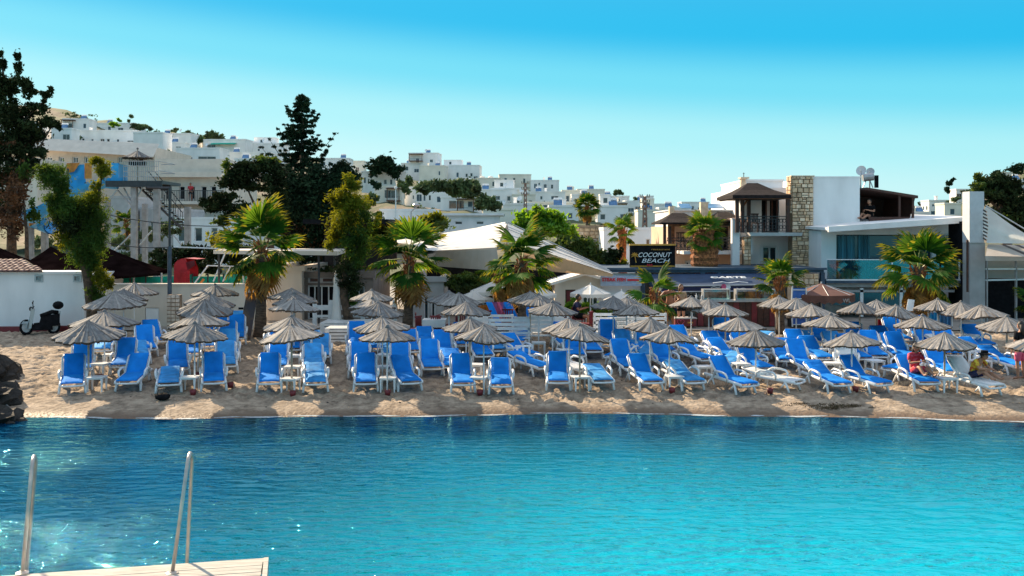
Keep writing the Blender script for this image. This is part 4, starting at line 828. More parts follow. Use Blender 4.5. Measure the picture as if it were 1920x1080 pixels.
D = 41.; t = thing('boundary_wall', 'plain off-white boundary wall behind the leftmost umbrellas with a flush door', 'wall', (PX(200, D), D, .9)); W = PX(482, D)-PX(200, D); H = PZ(535, D)-.9
dx = rx(272, 200, D), rx(298, 200, D); hole_wall(MB(), W, .3, H, [(dx[0], dx[1], .1, PZ(577, D)-.9)], .08).box(-.04, W+.04, -.05, .35, H, H+.07).build('wall', M['cream_wall'], t)
MB().box(dx[0]+.02, dx[1]-.02, .03, .07, .12, PZ(577, D)-.92).build('door', M['white_wall'], t)
t2 = MB().box(-.1, .1, 0, .03, 0, .08).box(.15, .22, 0, .03, 0, .09); o = t2.build('wall_vent', M['dark'], t, loc=(rx(452, 200, D), -.035, PZ(580, D)-.9))
D = 39.6; p = thing('brick_post', 'pale block gate post with patterned blocks beside the tall dark pole', 'post', (PX(313, D), D, .95)); W = PX(337, D)-PX(313, D); H = PZ(553, D)-.95
MB().box(0, W, 0, .3, 0, H).build('post_core', M['mortar'], p)
bm = MB().hexa([(-.5, 0, -.5), (.5, 0, -.5), (.5, 0, .5), (-.5, 0, .5)], [(-.46, -1, -.44), (.46, -1, -.44), (.46, -1, .44), (-.46, -1, .44)]).mesh('block', mat('block_pale', (.60, .52, .44), .9, .2, 5))
for i in range(3):
    for j in range(10): link('block', bm, p, (W*(i+.5)/3, -.001, H*(j+.5)/10), (0, 0, 0), (W/3-.02, .03, H/10-.03))
b = thing('leaning_board', 'long narrow board leaning upright against the first fan palm trunk', 'board', (PX(458, 37.6), 37.5, ground(-10, 37.5)-.03))
Hb = PZ(545, 38.2)-1.0; x1 = PX(470, 38)-PX(458, 37.6)
MB().hexa([(0-.22, 0, 0), (.24, 0, 0), (.24, .05, 0), (-.22, .05, 0)], [(x1-.20, .7, Hb), (x1+.22, .7, Hb), (x1+.22, .75, Hb), (x1-.20, .75, Hb)]).build('board', mat('board_wood', (.34, .22, .14), .7, .35, 2.2, col2=(.07, .06, .07), thr=(.42, .56)), b)
b.children[0].name = 'panel'
# court pole and wires
D = 43.; p = thing('steel_pole', 'tall dark blue-grey pole with arm carrying court wires beside the block post', 'pole', (PX(318, 40.2), 40.2, 1.0))
MB().tube([(0, 0, 0), (0, 0, PZ(462, 40.2)-1.0)], .09, 8).build('lower_pole', mat('pole_blue', (.05, .07, .10), .5, .2), p)
MB().tube([(0, 0, PZ(462, 40.2)-1.0), (0, 0, PZ(352, 40.2)-1.0)], .05, 8).tube([(0, 0, PZ(353, 40.2)-1.0), (-.42, 0, PZ(353, 40.2)-1.0)], .04, 6).build('upper_pole', M['dark_metal'], p)
w = MB()
for a, b_, sag in (((190, 400), (420, 424), .15), ((200, 455), (322, 463), .1), ((180, 448), (200, 455), 0)):
    A = P(*a, 40.3); B = P(*b_, 40.3); w.tube([tuple(A.lerp(B, i/8)-Vector((0, 0, sag*4*(i/8)*(1-i/8)))) for i in range(9)], .018, 5)
w.build('wire', M['dark_metal'], p, world=True)
w = MB(); A = P(325, 463, 40.3); B = P(430, 467, 40.3); w.tube([tuple(A), tuple(B)], .03, 5).build('net_rope', M['pole_white'], p, world=True)
# black tensile tents
D = 45.
def tent(name, label, peaks, eave, y0, y1, m, cat='canopy', group=None, sag=.25):
    """pyramid cloth canopies with concave slopes; peaks = [(px,py)], eave = (px0,px1,py)"""
    D = (y0+y1)/2; t = thing(name, label, cat, (PX((eave[0]+eave[1])/2, D), D, 1.05), 0, group); n = len(peaks); mb = MB(); po = MB()
    xs = [PX(eave[0]+(eave[1]-eave[0])*i/n, D) for i in range(n+1)]; ze = PZ(eave[2], y0)
    for (px, py), xa, xb in zip(peaks, xs, xs[1:]):
        ap = Vector((PX(px, D), D, PZ(py, D))); c = [Vector((xa, y0, ze)), Vector((xb, y0, ze)), Vector((xb, y1, ze)), Vector((xa, y1, ze))]
        for i in range(4):
            a, b_ = c[i], c[(i+1) % 4]; rows = []
            for k in range(7):
                f = k/6; z = ze+(ap.z-ze)*(f*(1-sag)+sag*f**2.2); rows.append([tuple(Vector((*(a.lerp(b_, u).lerp(ap, f).xy), z))) for u in (0, .25, .5, .75, 1)])
            for r1, r2 in zip(rows, rows[1:]):
                for j in range(4): mb.quad([r1[j], r1[j+1], r2[j+1], r2[j]])
        for q in c: po.tube([(q.x, q.y, 1.0), (q.x, q.y, ze)], .05, 6)
        for i in range(4): a, b_ = c[i], c[(i+1) % 4]; mb.quad([tuple(a), tuple(b_), tuple(b_-Vector((0, 0, .18))), tuple(a-Vector((0, 0, .18)))])
    mb.build('canopy', m, t, world=True); po.build('poles', M['galv'], t, world=True); return t
tent('black_canopy', 'large black cloth canopy with twin peaks behind the white outbuilding', [(95, 462), (183, 455)], (52, 285, 513), 43.6, 48, M['black_cloth'])
tent('black_canopy', 'dark cloth canopy with one peak at the far edge behind tiled roof', [(-20, 455)], (-90, 52, 505), 43.6, 48, M['black_cloth'])
tt = thing('black_canopy', 'long black cloth flap running down to a point beside the tall pole', 'canopy', (PX(240, 44), 44, 1.05))
mb = MB(); A = P(178, 466, 45); B = P(303, 512, 43); C = P(215, 519, 42.6); Dd = P(185, 508, 43); E = P(260, 512, 46)
mb.quad([tuple(A), tuple(Dd), tuple(C)]).quad([tuple(A), tuple(C), tuple(B)]).quad([tuple(A), tuple(B), tuple(E)]).quad([tuple(C), tuple(C-Vector((0, 0, .1))), tuple(B-Vector((0, 0, .1))), tuple(B)])
mb.build('canopy', M['black_cloth'], tt, world=True)
MB().tube([tuple(B), (B.x, B.y, 1.0)], .04, 6).build('pole', M['galv'], tt, world=True)
# playground: mesh fence, red play house, swing frames
D = 46.; t = thing('mesh_fence', 'bright green mesh fence of the playground behind the boundary wall', 'fence', (PX(215, D), D, 1.1)); W = PX(477, D)-PX(215, D); z0 = PZ(545, D)-1.1; z1 = PZ(517, D)-1.1
for i in range(9): MB().box(W*i/9+.03, W*(i+1)/9-.03, 0, .03, z0-1, z1+.06*math.sin(i*2)).build('mesh_panel', M['teal_mesh'], t)
for i in range(10): MB().tube([(W*i/9, .02, 0), (W*i/9, .02, z1+.1)], .04, 6).build('post', M['dark_metal'], t)
D = 45.; t = thing('play_slide', 'red plastic play tower with curved hood beside the tall pole', 'playground slide', (PX(324, D), D, 1.1)); s = 1/FP*D
mb = MB(); n = 9
arc = [(rx(326+22*(1-math.cos(a)), 324, D), PZ(500-16*math.sin(a), D)-1.1) for a in [math.pi*i/2/n for i in range(n+1)]]
arc += [(rx(370, 324, D), PZ(486, D)-1.1)]
for (xa, za), (xb, zb) in zip(arc, arc[1:]): mb.quad([(xa, 0, za), (xb, 0, zb), (xb, 1.2, zb), (xa, 1.2, za)])
for y in (0, 1.2): mb.quad([(arc[0][0], y, 0)]+[(x, y, z) for x, z in arc[:-1]]+[(rx(356, 324, D), y, PZ(505, D)-1.1), (rx(356, 324, D), y, 0)])
mb.build('hood', M['red'], t)
MB().quad([(rx(349, 324, D), -.02, PZ(492, D)-1.1), (rx(371, 324, D), -.5, PZ(487, D)-1.1), (rx(372, 324, D), -.5, PZ(497, D)-1.1), (rx(352, 324, D), -.02, PZ(507, D)-1.1)]).build('roof_flap', M['red_dark'], t)
pm = MB(); x0 = rx(338, 324, D); x1 = rx(356, 324, D); pm.box(x0, x1, -.08, -.02, 0, PZ(508, D)-1.1)
for i in range(3):
    for j in range(5): pm.box(x0+(x1-x0)*(i+.2)/3, x0+(x1-x0)*(i+.8)/3, -.1, -.08, PZ(530, D)-1.1+j*.1, PZ(530, D)-1.03+j*.1)
pm.build('front_panel', M['red'], t)
t = thing('swing_frame', 'pale A-frame swing legs in front of the green mesh fence', 'swing', (PX(400, 45), 45, 1.1))
mb = MB()
for a, b_ in (((390, 498), (362, 535)), ((425, 468), (400, 528)), ((432, 500), (418, 528)), ((455, 505), (457, 530))): mb.tube([tuple(P(*a, 45)), tuple(P(*b_, 44.6))], .035, 6)
mb.tube([tuple(P(388, 498, 45)), tuple(P(458, 500, 45))], .03, 6); mb.build('frame', M['pole_white'], t, world=True)
MB().hexa([tuple(P(*q, 44.5)) for q in ((370, 536), (374, 538), (384, 524), (380, 522))], [tuple(P(*q, 44.8)) for q in ((370, 536), (374, 538), (384, 524), (380, 522))]).build('seat', M['orange'], t, world=True)

# ---- water slide tower
D = 60.; t = thing('slide_tower', 'concrete column tower with steel stairs and blue and orange water slide', 'water slide', (PX(260, D), D, 1.2))
def wb(name, m, f, smooth=False, par=None):
    mb = MB(); f(mb); return mb.build(name, M[m], par or t, world=True, smooth=smooth)
for x, yt_, yb_, d, w_ in ((252, 340, 505, 58.5, 5), (294, 352, 512, 58.5, 5.2), (202, 372, 500, 61, 4), (352, 388, 505, 60, 5), (58, 405, 485, 60, 4), (84, 410, 475, 61, 5), (272, 382, 490, 64, 4)):
    wb('column', 'concrete', lambda mb: mb.box(PX(x, d)-w_/FP*d, PX(x, d)+w_/FP*d, d-.17, d+.17, 1.0, PZ(yt_, d)))
pz = PZ(341, 59.5); a0, a1 = PX(215, 59.5), PX(318, 59.5)
wb('platform', 'dark_metal', lambda mb: mb.box(a0, a1, 58.2, 61.5, pz-.18, pz).box(a0, a1, 58.15, 58.25, pz-.36, pz).box(a0+1.8, a1, 59.7, 59.9, pz-.5, pz-.18))
def rails(mb):
    for z in (.25, .55, .85, 1.15): mb.tube([(PX(232, 58.3), 58.3, pz+z), (PX(297, 58.3), 58.3, pz+z)], .022, 5)
    for i in range(17): x = PX(232, 58.3)+(PX(297, 58.3)-PX(232, 58.3))*i/16; mb.tube([(x, 58.3, pz), (x, 58.3, pz+1.15)], .018, 5)
    for z in (.6, 1.15):
        mb.tube([(PX(270, 58.3), 61.2, pz+z), (PX(297, 58.3), 61.2, pz+z)], .022, 5); mb.tube([(PX(297, 58.3), 58.3, pz+z), (PX(297, 58.3), 61.2, pz+z)], .022, 5)
wb('railing', 'galv', rails)
def stair(mb):
    A = Vector((PX(262, 60.5), 61, pz)); B = Vector((PX(345, 61), 61, PZ(424, 61)))
    for i in range(15): p = A.lerp(B, i/14); mb.box(p.x-.22, p.x+.12, 60.4, 61.6, p.z-.05, p.z)
wb('stair_treads', 'galv', stair)
def strg(mb):
    for y in (60.35, 61.6):
        A = Vector((PX(258, 60.5), y, pz-.1)); B = Vector((PX(349, 61), y, PZ(430, 61))); mb.tube([tuple(A), tuple(B)], .07, 5)
        mb.tube([(PX(285, 61), y, PZ(322, 61)), tuple(B+Vector((0, 0, 1)))], .03, 5)
        for i in range(8): p = A.lerp(B, (i+3)/10); mb.tube([tuple(p), (p.x, p.y, p.z+1.0)], .02, 4)
wb('stringer', 'dark_metal', strg)
wb('gantry', 'dark_metal', lambda mb: mb.tube([tuple(P(276, 352, 58)), tuple(P(319, 352, 58))], .07, 5).tube([tuple(P(319, 350, 58)), tuple(P(319, 460, 58))], .05, 5))
def brace(mb):
    for a, b_, in (((219, 357), (202, 378)), ((221, 357), (250, 388)), ((268, 350), (256, 372)), ((232, 352), (252, 388)), ((285, 432), (262, 460)), ((245, 440), (215, 470)), ((325, 440), (345, 465))): mb.tube([tuple(P(*a, 58.6)), tuple(P(*b_, 58.6))], .05, 5)
wb('brace', 'galv', brace)
# flume: start box and trough running down to the west
wb('start_wall', 'sky_blue', lambda mb: mb.box(PX(216, 59), PX(229, 59), 58.4, 58.6, pz-.02, PZ(307, 59)).box(PX(216, 59), PX(222, 59), 58.6, 60.4, pz, PZ(307, 59)).box(PX(229, 59), PX(243, 59), 58.4, 58.6, pz, PZ(334, 59)))
wb('flume_screen', 'sky_blue', lambda mb: mb.hexa([tuple(P(128, 362, 59.5)), tuple(P(162, 352, 59.5)), tuple(P(162, 352, 60)), tuple(P(128, 362, 60))], [tuple(P(126, 310, 59.5)), tuple(P(158, 308, 59.5)), tuple(P(158, 308, 60)), tuple(P(126, 310, 60))]))
wb('flume_end', 'orange', lambda mb: mb.hexa([tuple(P(124, 325, 59.3)), tuple(P(139, 322, 59.3)), tuple(P(139, 322, 59.45)), tuple(P(124, 325, 59.45))], [tuple(P(125, 306, 59.3)), tuple(P(150, 305, 59.3)), tuple(P(150, 305, 59.45)), tuple(P(125, 306, 59.45))]).box(PX(160, 59.4), PX(172, 59.4), 59.3, 59.45, PZ(335, 59.4), PZ(306, 59.4)))
def flume(mb):
    pts = [P(222, 338, 59.2), P(195, 336, 59), P(165, 345, 58.6), P(130, 362, 58.2), P(95, 382, 58), P(66, 398, 58), P(58, 408, 59.5), P(75, 415, 60.5), P(100, 424, 60)]
    pts = [p for a, b_ in zip(pts, pts[1:]) for p in (a, a.lerp(b_, .5))]+[pts[-1]]; rows = []
    for i, p in enumerate(pts):
        d = (pts[min(i+1, len(pts)-1)]-pts[max(i-1, 0)]).normalized(); s_ = d.cross(Vector((0, 0, 1))).normalized(); u = s_.cross(d)
        rows.append([tuple(p+s_*.62*math.cos(a)+u*.55*(-math.sin(a)+.15)) for a in [math.pi*k/8 for k in range(9)]] + [tuple(p+s_*.70*math.cos(a)+u*.62*(-math.sin(a)+.13)) for a in [math.pi*k/8 for k in range(8, -1, -1)]])
    for r1, r2 in zip(rows, rows[1:]):
        for j in range(len(r1)): q = (j+1) % len(r1); mb.quad([r1[j], r1[q], r2[q], r2[j]])
wb('flume', 'sky_blue', flume)
wb('flume_lip', 'orange', lambda mb: mb.hexa([tuple(P(54, 425, 58.5)), tuple(P(80, 412, 58.5)), tuple(P(80, 412, 60)), tuple(P(54, 425, 60))], [tuple(P(54, 408, 58.5)), tuple(P(74, 405, 58.5)), tuple(P(74, 405, 60)), tuple(P(54, 408, 60))]))
wb('flume_support', 'dark_metal', lambda mb: mb.tube([tuple(P(127, 316, 58.6)), tuple(P(127, 480, 58.6))], .07, 6).tube([tuple(P(162, 342, 58.8)), tuple(P(162, 352, 58.8))], .1, 6))

# ---- long flat canopy and cafe behind the first palms
D = 42.; t = thing('flat_canopy', 'long thin beige flat canopy behind the first fan palm', 'canopy', (PX(400, D), D, 1.1)); W = PX(632, D)-PX(400, D)
MB().hexa([(0, 0, PZ(476, D)-1.1), (W, 0, PZ(479, D)-1.1), (W, 3.2, PZ(472, 45)-1.1), (0, 3.2, PZ(470, 45)-1.1)], [(0, 0, PZ(469, D)-1.1), (W, 0, PZ(471, D)-1.1), (W, 3.2, PZ(466, 45)-1.1), (0, 3.2, PZ(466, 45)-1.1)]).build('roof_slab', M['cream_wall'], t)
for x in (8, 95, 196, 226): MB().tube([(rx(400+x, 400, D), .2, 0), (rx(400+x, 400, D), .2, PZ(474, D)-1.1)], .05, 8).build('post', M['dark_metal'], t)
t = near_block(500, 566, 508, 622, 43.5, 'plain white cafe wall with cornice just beside the first fan palm', 'cream_wall', over=.12)
t = thing('cafe_front', 'shadowy cafe front with glazed doors and flowered parapet under flat canopy', 'building', (PX(566, 44), 44, 1.0)); W = PX(700, 44)-PX(566, 44); H = PZ(513, 44)-1.0; D = 44
hs = [(rx(576, 566, D), rx(628, 566, D), .1, PZ(535, D)-1.0), (rx(640, 566, D), rx(684, 566, D), .9, PZ(535, D)-1.0)]
mb = hole_wall(MB(), W, 6, H, hs, .25); mb.box(-.1, W+.1, -.12, -.01, H-.18, H+.08); mb.build('wall', mat('taupe', (.20, .16, .14), .9, .15, 2), t)
window(t, *hs[0], y=.2, frame=.07, bars=3, pane=M['dark'], name='door'); window(t, *hs[1], y=.2, frame=.07, bars=2)
mb = MB().box(rx(578, 566, D), rx(630, 566, D), -.05, -.002, PZ(530, D)-1, PZ(520, D)-1); mb.build('sign_board', M['grey_wall'], t)
mb = MB()
for i in range(2): mb.box(rx(582+24*i, 566, D), rx(600+24*i, 566, D), -.07, -.05, PZ(528, D)-1, PZ(522, D)-1)
mb.build('sign_panel', M['wood_dark'], t)
MB().box(0, W*1.2, .2, 5.5, H+2.2, H+2.4).box(0, .2, 5, 5.3, H, H+2.2).build('upper_roof', M['dark'], t)
MB().box(.1, W*1.15, 4.8, 5.0, H, H+2.2).build('upper_wall', mat('umber', (.05, .03, .025), .9, .2), t)
link('flower_box', leaf_mesh('flower_box', [(W*.5, -.1, H+.22, W*.48, .2, .14, 500, 0), (W*.5, -.1, H+.3, W*.4, .2, .1, 160, 1)], [M['leaf_dark'], M['red_dark']], .07, 4), t)
link('climbing_plant', leaf_mesh('climbing_plant', [(rx(655+k*3, 566, 43.7), -.3, PZ(518+k*9, 43.7)-1, .22, .12, .3, 220) for k in range(6)], mat('flower_white', (.55, .55, .55), .8, .3, 8), .06, 5), t)
# grey building with door (770-830)
t = near_block(768, 832, 528, 620, 44, 'grey-lilac rendered building with narrow door beside second palm', 'grey_wall', [(799, 583, 10, 54), (812, 583, 9, 54)], over=.1)
# white rail fence in front of the cafe
t = thing('rail_fence', 'white low fence with posts in front of the cafe', 'fence', (PX(590, 40.6), 40.6, 1.05)); W = PX(740, 40.6)-PX(590, 40.6)
MB().box(0, W, 0, .06, .75, .95).build('top_rail', M['white_plastic'], t); MB().box(0, W, 0, .05, .45, .55).build('rail', M['white_plastic'], t)
for i in range(6): MB().box(W*i/5-.08, W*i/5+.08, -.04, .1, 0, 1.15).build('post', M['white_plastic'], t)
mb = MB().lathe([(.02, 2.5), (.10, 2.2), (.17, .9), (.24, .25), (.2, .2)], 10); t = thing('closed_parasol', 'closed white parasol standing beside the bent tamarisk trunk', 'parasol', (PX(631, 40), 40, 1.02)); mb.build('folded_cloth', M['sail'], t, smooth=True); MB().tube([(0, 0, 0), (0, 0, 2.6)], .03, 6).build('pole', M['pole_white'], t)

# ---- slatted white stage boxes
def slat_box(label, x0, x1, yt_, yb_, D, dep, n, m1='white_plastic', top=True):
    t = thing('slatted_planter', label, 'planter', (PX(x0, D), D, ground(PX(x0, D), D)-.03), 0, 'white slatted planters and benches'); W = PX(x1, D)-PX(x0, D); z0 = .0; H = (yb_-yt_)/FP*D
    MB().box(.04, W-.04, .04, dep-.04, 0, H-.03).build('core', M['dark_metal'], t)
    sm = MB().box(0, W, -.02, .03, .0, H/n*.72).mesh('slat', M[m1])
    for i in range(n): link('slat', sm, t, (0, 0, H*(i+.14)/n))
    sd_ = MB().box(0, .03, 0, dep, 0, H/n*.72).mesh('slat', M[m1])
    for i in range(n): link('slat', sd_, t, (-.03, 0, H*(i+.14)/n))
    MB().box(-.06, .1, -.05, .06, 0, H+.02).build('corner_post', M[m1], t); MB().box(W-.1, W+.06, -.05, .06, 0, H+.02).build('corner_post', M[m1], t)
    for k in range(3): MB().box(-.05, W+.05, dep*k/3+.005, dep*(k+1)/3-.015, H, H+.035).build('top_board', M[m1], t)
    return t
slat_box('white slatted planter, lower front one behind the third umbrella column', 612, 690, 617, 642, 36.9, 1.2, 4)
slat_box('white slatted planter with pale blue sheen, raised rear one by bent trunk', 603, 708, 600, 622, 38.6, 1.6, 4)
# ---- big shade sails
def membrane(name, label, patches, m, masts=(), group=None, stripes=()):
    c = patches[0][0]; t = thing(name, label, 'shade sail', (c.x, c.y, 1.1), 0, group)
    mb = MB()
    for A, B, C, Dd in patches:
        n = 10; mid_ = (A+B+C+Dd)/4
        g = [[A.lerp(B, u/n).lerp(Dd.lerp(C, u/n), v/n)-Vector((0, 0, .9*(u/n)*(1-u/n)*(v/n)*(1-v/n)*4*.35)) for u in range(n+1)] for v in range(n+1)]
        for v in range(n):
            for u in range(n): mb.quad([tuple(g[v][u]), tuple(g[v][u+1]), tuple(g[v+1][u+1]), tuple(g[v+1][u])])
    mb.build('membrane', m, t, world=True, smooth=True)
    if masts:
        q = MB()
        for a, b_, r_ in masts: q.tube([tuple(a), tuple(b_)], r_, 8)
        q.build('mast', M['galv'], t, world=True)
    if stripes:
        q = MB()
        for a, b_, r_ in stripes: q.tube([tuple(a), tuple(b_)], r_, 5)
        q.build('edge_cord', M['galv'], t, world=True)
    return t
pk = P(951, 418, 46)
membrane('shade_sail', 'white sail sweeping up to the tall peak behind the palms', [(P(812, 470, 43.5), P(931, 464, 42.8), pk, P(735, 452, 52)), ], M['sail'], masts=[(pk, P(951, 560, 46), .09)], stripes=[(P(690, 470, 53), P(948, 418, 47), .05)])
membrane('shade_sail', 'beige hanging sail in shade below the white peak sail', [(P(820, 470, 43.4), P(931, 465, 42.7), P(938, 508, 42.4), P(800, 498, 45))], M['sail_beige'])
membrane('shade_sail', 'orange-tan ridge awning running up behind the second palm', [(P(690, 476, 53), P(700, 482, 50), P(930, 428, 50), P(930, 420, 53))], M['tan_fabric'], group=None)
sR = [(pk, P(1138, 505, 43.4), P(1150, 514, 42.6), P(958, 452, 43))]
membrane('shade_sail', 'white striped sail falling from the peak towards the restaurant roof', sR, M['sail'], stripes=[(pk.lerp(P(958, 452, 43), k)+Vector((0, -.05, .06)), P(1138, 505, 43.4).lerp(P(1150, 514, 42.6), k)+Vector((0, 0, .04)), .022) for k in (0, .3, .45, .75)])
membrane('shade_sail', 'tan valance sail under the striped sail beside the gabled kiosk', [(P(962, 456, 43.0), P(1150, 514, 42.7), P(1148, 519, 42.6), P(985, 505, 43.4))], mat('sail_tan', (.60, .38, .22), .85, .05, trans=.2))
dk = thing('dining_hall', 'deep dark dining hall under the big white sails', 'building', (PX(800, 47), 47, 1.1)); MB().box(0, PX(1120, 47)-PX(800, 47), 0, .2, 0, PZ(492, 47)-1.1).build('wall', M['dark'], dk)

# ---- gabled kiosk
D = 44.; t = thing('kiosk', 'cream gabled kiosk with white roof edge behind the white parasol', 'building', (PX(1040, D), D, 1.05)); W = PX(1128, D)-PX(1040, D); zE = PZ(533, D)-1.05; zA = PZ(516, D)-1.05; xa = rx(1096, 1040, D)
h = [(rx(1060, 1040, D), rx(1079, 1040, D), PZ(572, D)-1.05, PZ(543, D)-1.05), (rx(1092, 1040, D), rx(1128-6, 1040, D), PZ(580, D)-1.05, PZ(545, D)-1.05)]
mb = hole_wall(MB(), W, 4, zE, h, .2, top=False); mb.quad([(0, 0, zE), (W, 0, zE), (W, 0, zA-.08), (xa, 0, zA)]).quad([(0, 4, zE), (xa, 4, zA), (W, 4, zA-.08), (W, 4, zE)]); mb.build('wall', M['cream_wall'], t)
MB().hexa([(-.3, -.25, zE-.08), (xa, -.25, zA), (xa, 4.2, zA), (-.3, 4.2, zE-.08)], [(-.3, -.25, zE+.04), (xa, -.25, zA+.12), (xa, 4.2, zA+.12), (-.3, 4.2, zE+.04)]).hexa([(xa, -.25, zA), (W+.2, -.25, zA-.25), (W+.2, 4.2, zA-.25), (xa, 4.2, zA)], [(xa, -.25, zA+.12), (W+.2, -.25, zA-.13), (W+.2, 4.2, zA-.13), (xa, 4.2, zA+.12)]).build('roof', M['white_wall'], t)
window(t, *h[0], y=.12, bars=0, pane=M['red_dark'], fm=M['wood_dark']); window(t, *h[1], y=.15, bars=2)

def parasol(name, label, px, D, yt_, yr, half, m, sides=8, valance=.16, pole=.03, base=True, group=None, yb_=None):
    z0 = ground(PX(px, D), D)+.03; s = FP/D; t = thing(name, label, 'parasol', (PX(px, D), D, z0), .3, group); r = half/s; zt = PZ(yt_, D)-z0; zr = PZ(yr, D)-z0; mb = MB(); c = []
    for ring, f in ((0, 0.02), (1, .5), (2, 1.)):
        c.append([(r*f*math.cos(2*math.pi*(i+.5)/sides)*(1 if f > .9 else .97), r*f*math.sin(2*math.pi*(i+.5)/sides), zt+(zr-zt)*(f**1.0)-(.03 if ring == 1 else 0)) for i in range(sides)])
    for a, b_ in zip(c, c[1:]):
        for i in range(sides): j = (i+1) % sides; mb.quad([b_[i], b_[j], a[j], a[i]])
    for i in range(sides):
        j = (i+1) % sides; a, b_ = Vector(c[2][i]), Vector(c[2][j])
        for k in range(3):
            p, q = a.lerp(b_, k/3), a.lerp(b_, (k+1)/3); mb.quad([tuple(p), tuple(p-Vector((0, 0, valance*.75))), tuple((p+q)/2-Vector((0, 0, valance))), tuple(q-Vector((0, 0, valance*.75))), tuple(q)])
    mb.build('canopy', m, t); MB().tube([(0, 0, 0), (0, 0, zt+.06)], pole, 8).build('pole', M['pole_white'], t)
    rb = MB()
    for i in range(sides): rb.tube([(0, 0, zt-.02), (c[2][i][0]*.97, c[2][i][1]*.97, zr+.01)], .012, 4)
    rb.build('ribs', M['pole_white'], t)
    if base: MB().lathe([(.25, 0), (.25, .06), (.06, .1)], 12, cap=True).build('base', M['concrete'], t)
    return t
parasol('market_parasol', 'white market parasol with scalloped edge in front of the gabled kiosk', 1107, 40.8, 533, 550, 38, M['sail'])
parasol('market_parasol', 'white market parasol behind the two slim palm trunks', 925, 42.3, 527, 546, 44, M['sail'])
parasol('market_parasol', 'large white parasol between the third palm and the gabled kiosk', 992, 43.2, 525, 552, 52, M['sail'])
parasol('market_parasol', 'white parasol low behind the fourth umbrella column, partly hidden', 888, 41.6, 545, 560, 36, M['sail'])
parasol('market_parasol', 'pale blue-white parasol between kiosk and restaurant entrance', 1165, 41.6, 545, 562, 34, M['sail'])
parasol('brown_parasol', 'brown parasol with black printed valance before the restaurant end', 1540, 41.2, 531, 551, 62, M['brown_cloth'], valance=.34)
parasol('brown_parasol', 'dark brown parasol at the restaurant corner near the shirtless man', 1296, 42.4, 551, 563, 42, M['roof_brown'])
lt = link('lettering', text_mesh('WL', .22, M['grey_wall'], .36), bpy.data.objects['brown_parasol']); lt.location = (.1, -1.30, PZ(563, 41.2)-1.10); lt.rotation_euler = (R(90), 0, -.1)

# ---- restaurant with navy awning
D = 44.; Z0 = 1.1
t = thing('beach_restaurant', 'long low restaurant with blue-grey fascia under the hotel wing', 'restaurant', (PX(1122, D), D, Z0)); x_ = lambda px, d=D: PX(px, d)-PX(1122, D); z_ = lambda py, d=D: PZ(py, d)-Z0
MB().box(x_(1122), x_(1545), 0, 5.5, z_(511), z_(503)).box(x_(1122)-.1, x_(1545)+.1, -.1, -.002, z_(506), z_(502)).build('fascia', M['slate'], t)
bk = MB().box(x_(1210), x_(1545), 2.4, 2.6, 0, z_(511)); bk.build('back_wall', M['grey_wall'], t)
MB().box(x_(1122), x_(1205), .3, .5, 0, z_(513)).build('side_wall', M['white_wall'], t)
for x in (1206, 1318, 1350, 1425, 1500, 1543): MB().box(x_(x)-.09, x_(x)+.09, 0, .2, 0, z_(511)).build('pillar', M['slate'], t)
pcol = [M['white_wall'], M['straw_pale'], M['panel_blue'], M['white_wall'], mat('panel_yellow', (.62, .50, .12), .5, .1), M['grey_wall'], M['white_wall'], M['straw_pale']]
for i in range(12):
    xa_ = x_(1330)+(x_(1545)-x_(1330))*i/12; MB().box(xa_+.05, xa_+(x_(1545)-x_(1330))/12-.05, 2.3, 2.38, 0.1, z_(541)).build('shutter_panel', pcol[(i*5) % 8], t)
for i in range(5):
    xa_ = x_(1210)+(x_(1325)-x_(1210))*i/5; MB().box(xa_+.05, xa_+(x_(1325)-x_(1210))/5-.05, 2.3, 2.38, .2, z_(548)).build('shutter_panel', pcol[(i*3+1) % 8], t)
stf = thing('restaurant_end_wall', 'stone clad end wall of the restaurant beneath the hotel tower', 'wall', (PX(1478, 43.9), 43.9, Z0))
MB().box(0, PX(1535, 43.9)-PX(1478, 43.9), 0, .3, z_(560), z_(513)).box(0, .3, 0, .3, 0, z_(560)).build('wall_core', M['mortar'], stf)
stone_face(stf, 0, PX(1535, 43.9)-PX(1478, 43.9), z_(560), z_(513), -.001, .16, .26, .2, .45, 70, seed=9)
aw = thing('navy_awning', 'navy awning lettered above the restaurant counter, with dark printed valance', 'awning', (PX(1218, 43), 43, Z0+2.5))
a, b_, c, d_ = P(1216, 514, 43.9), P(1452, 512, 43.9), P(1440, 534, 42.2), P(1240, 537, 42.2)
MB().quad([tuple(a), tuple(d_), tuple(c), tuple(b_)]).quad([tuple(a+Vector((0, 0, -.03))), tuple(b_+Vector((0, 0, -.03))), tuple(c+Vector((0, 0, -.03))), tuple(d_+Vector((0, 0, -.03)))]).quad([tuple(a), tuple(a-Vector((0, 0, .45))), tuple(d_-Vector((0, 0, .3))), tuple(d_)]).build('cloth', M['awning_navy'], aw, world=True)
MB().quad([tuple(d_), tuple(P(1240, 547, 42.2)), tuple(P(1440, 545, 42.2)), tuple(c)]).build('valance', M['navy_dark'], aw, world=True)
MB().tube([tuple(d_), tuple(c)], .04, 6).tube([tuple(P(1240, 547.5, 42.18)), tuple(P(1440, 545.5, 42.18))], .03, 5).build('front_bar', M['galv'], aw, world=True)
def lettering(s, A, B, hpx, D, m, parent, tilt=90, shear=0., off=.03, bold=0.):
    """text between two pixel anchors at distance D on plane facing the beach"""
    p, q = P(*A, D), P(*B, D); h = hpx/FP*D; me = text_mesh(s, h*1.35, m, (q-p).length, .012, shear, bold)
    return link('lettering', me, parent, p-parent.location-Vector((0, off, 0)), (R(tilt), 0, math.atan2(q.y-p.y, q.x-p.x)))
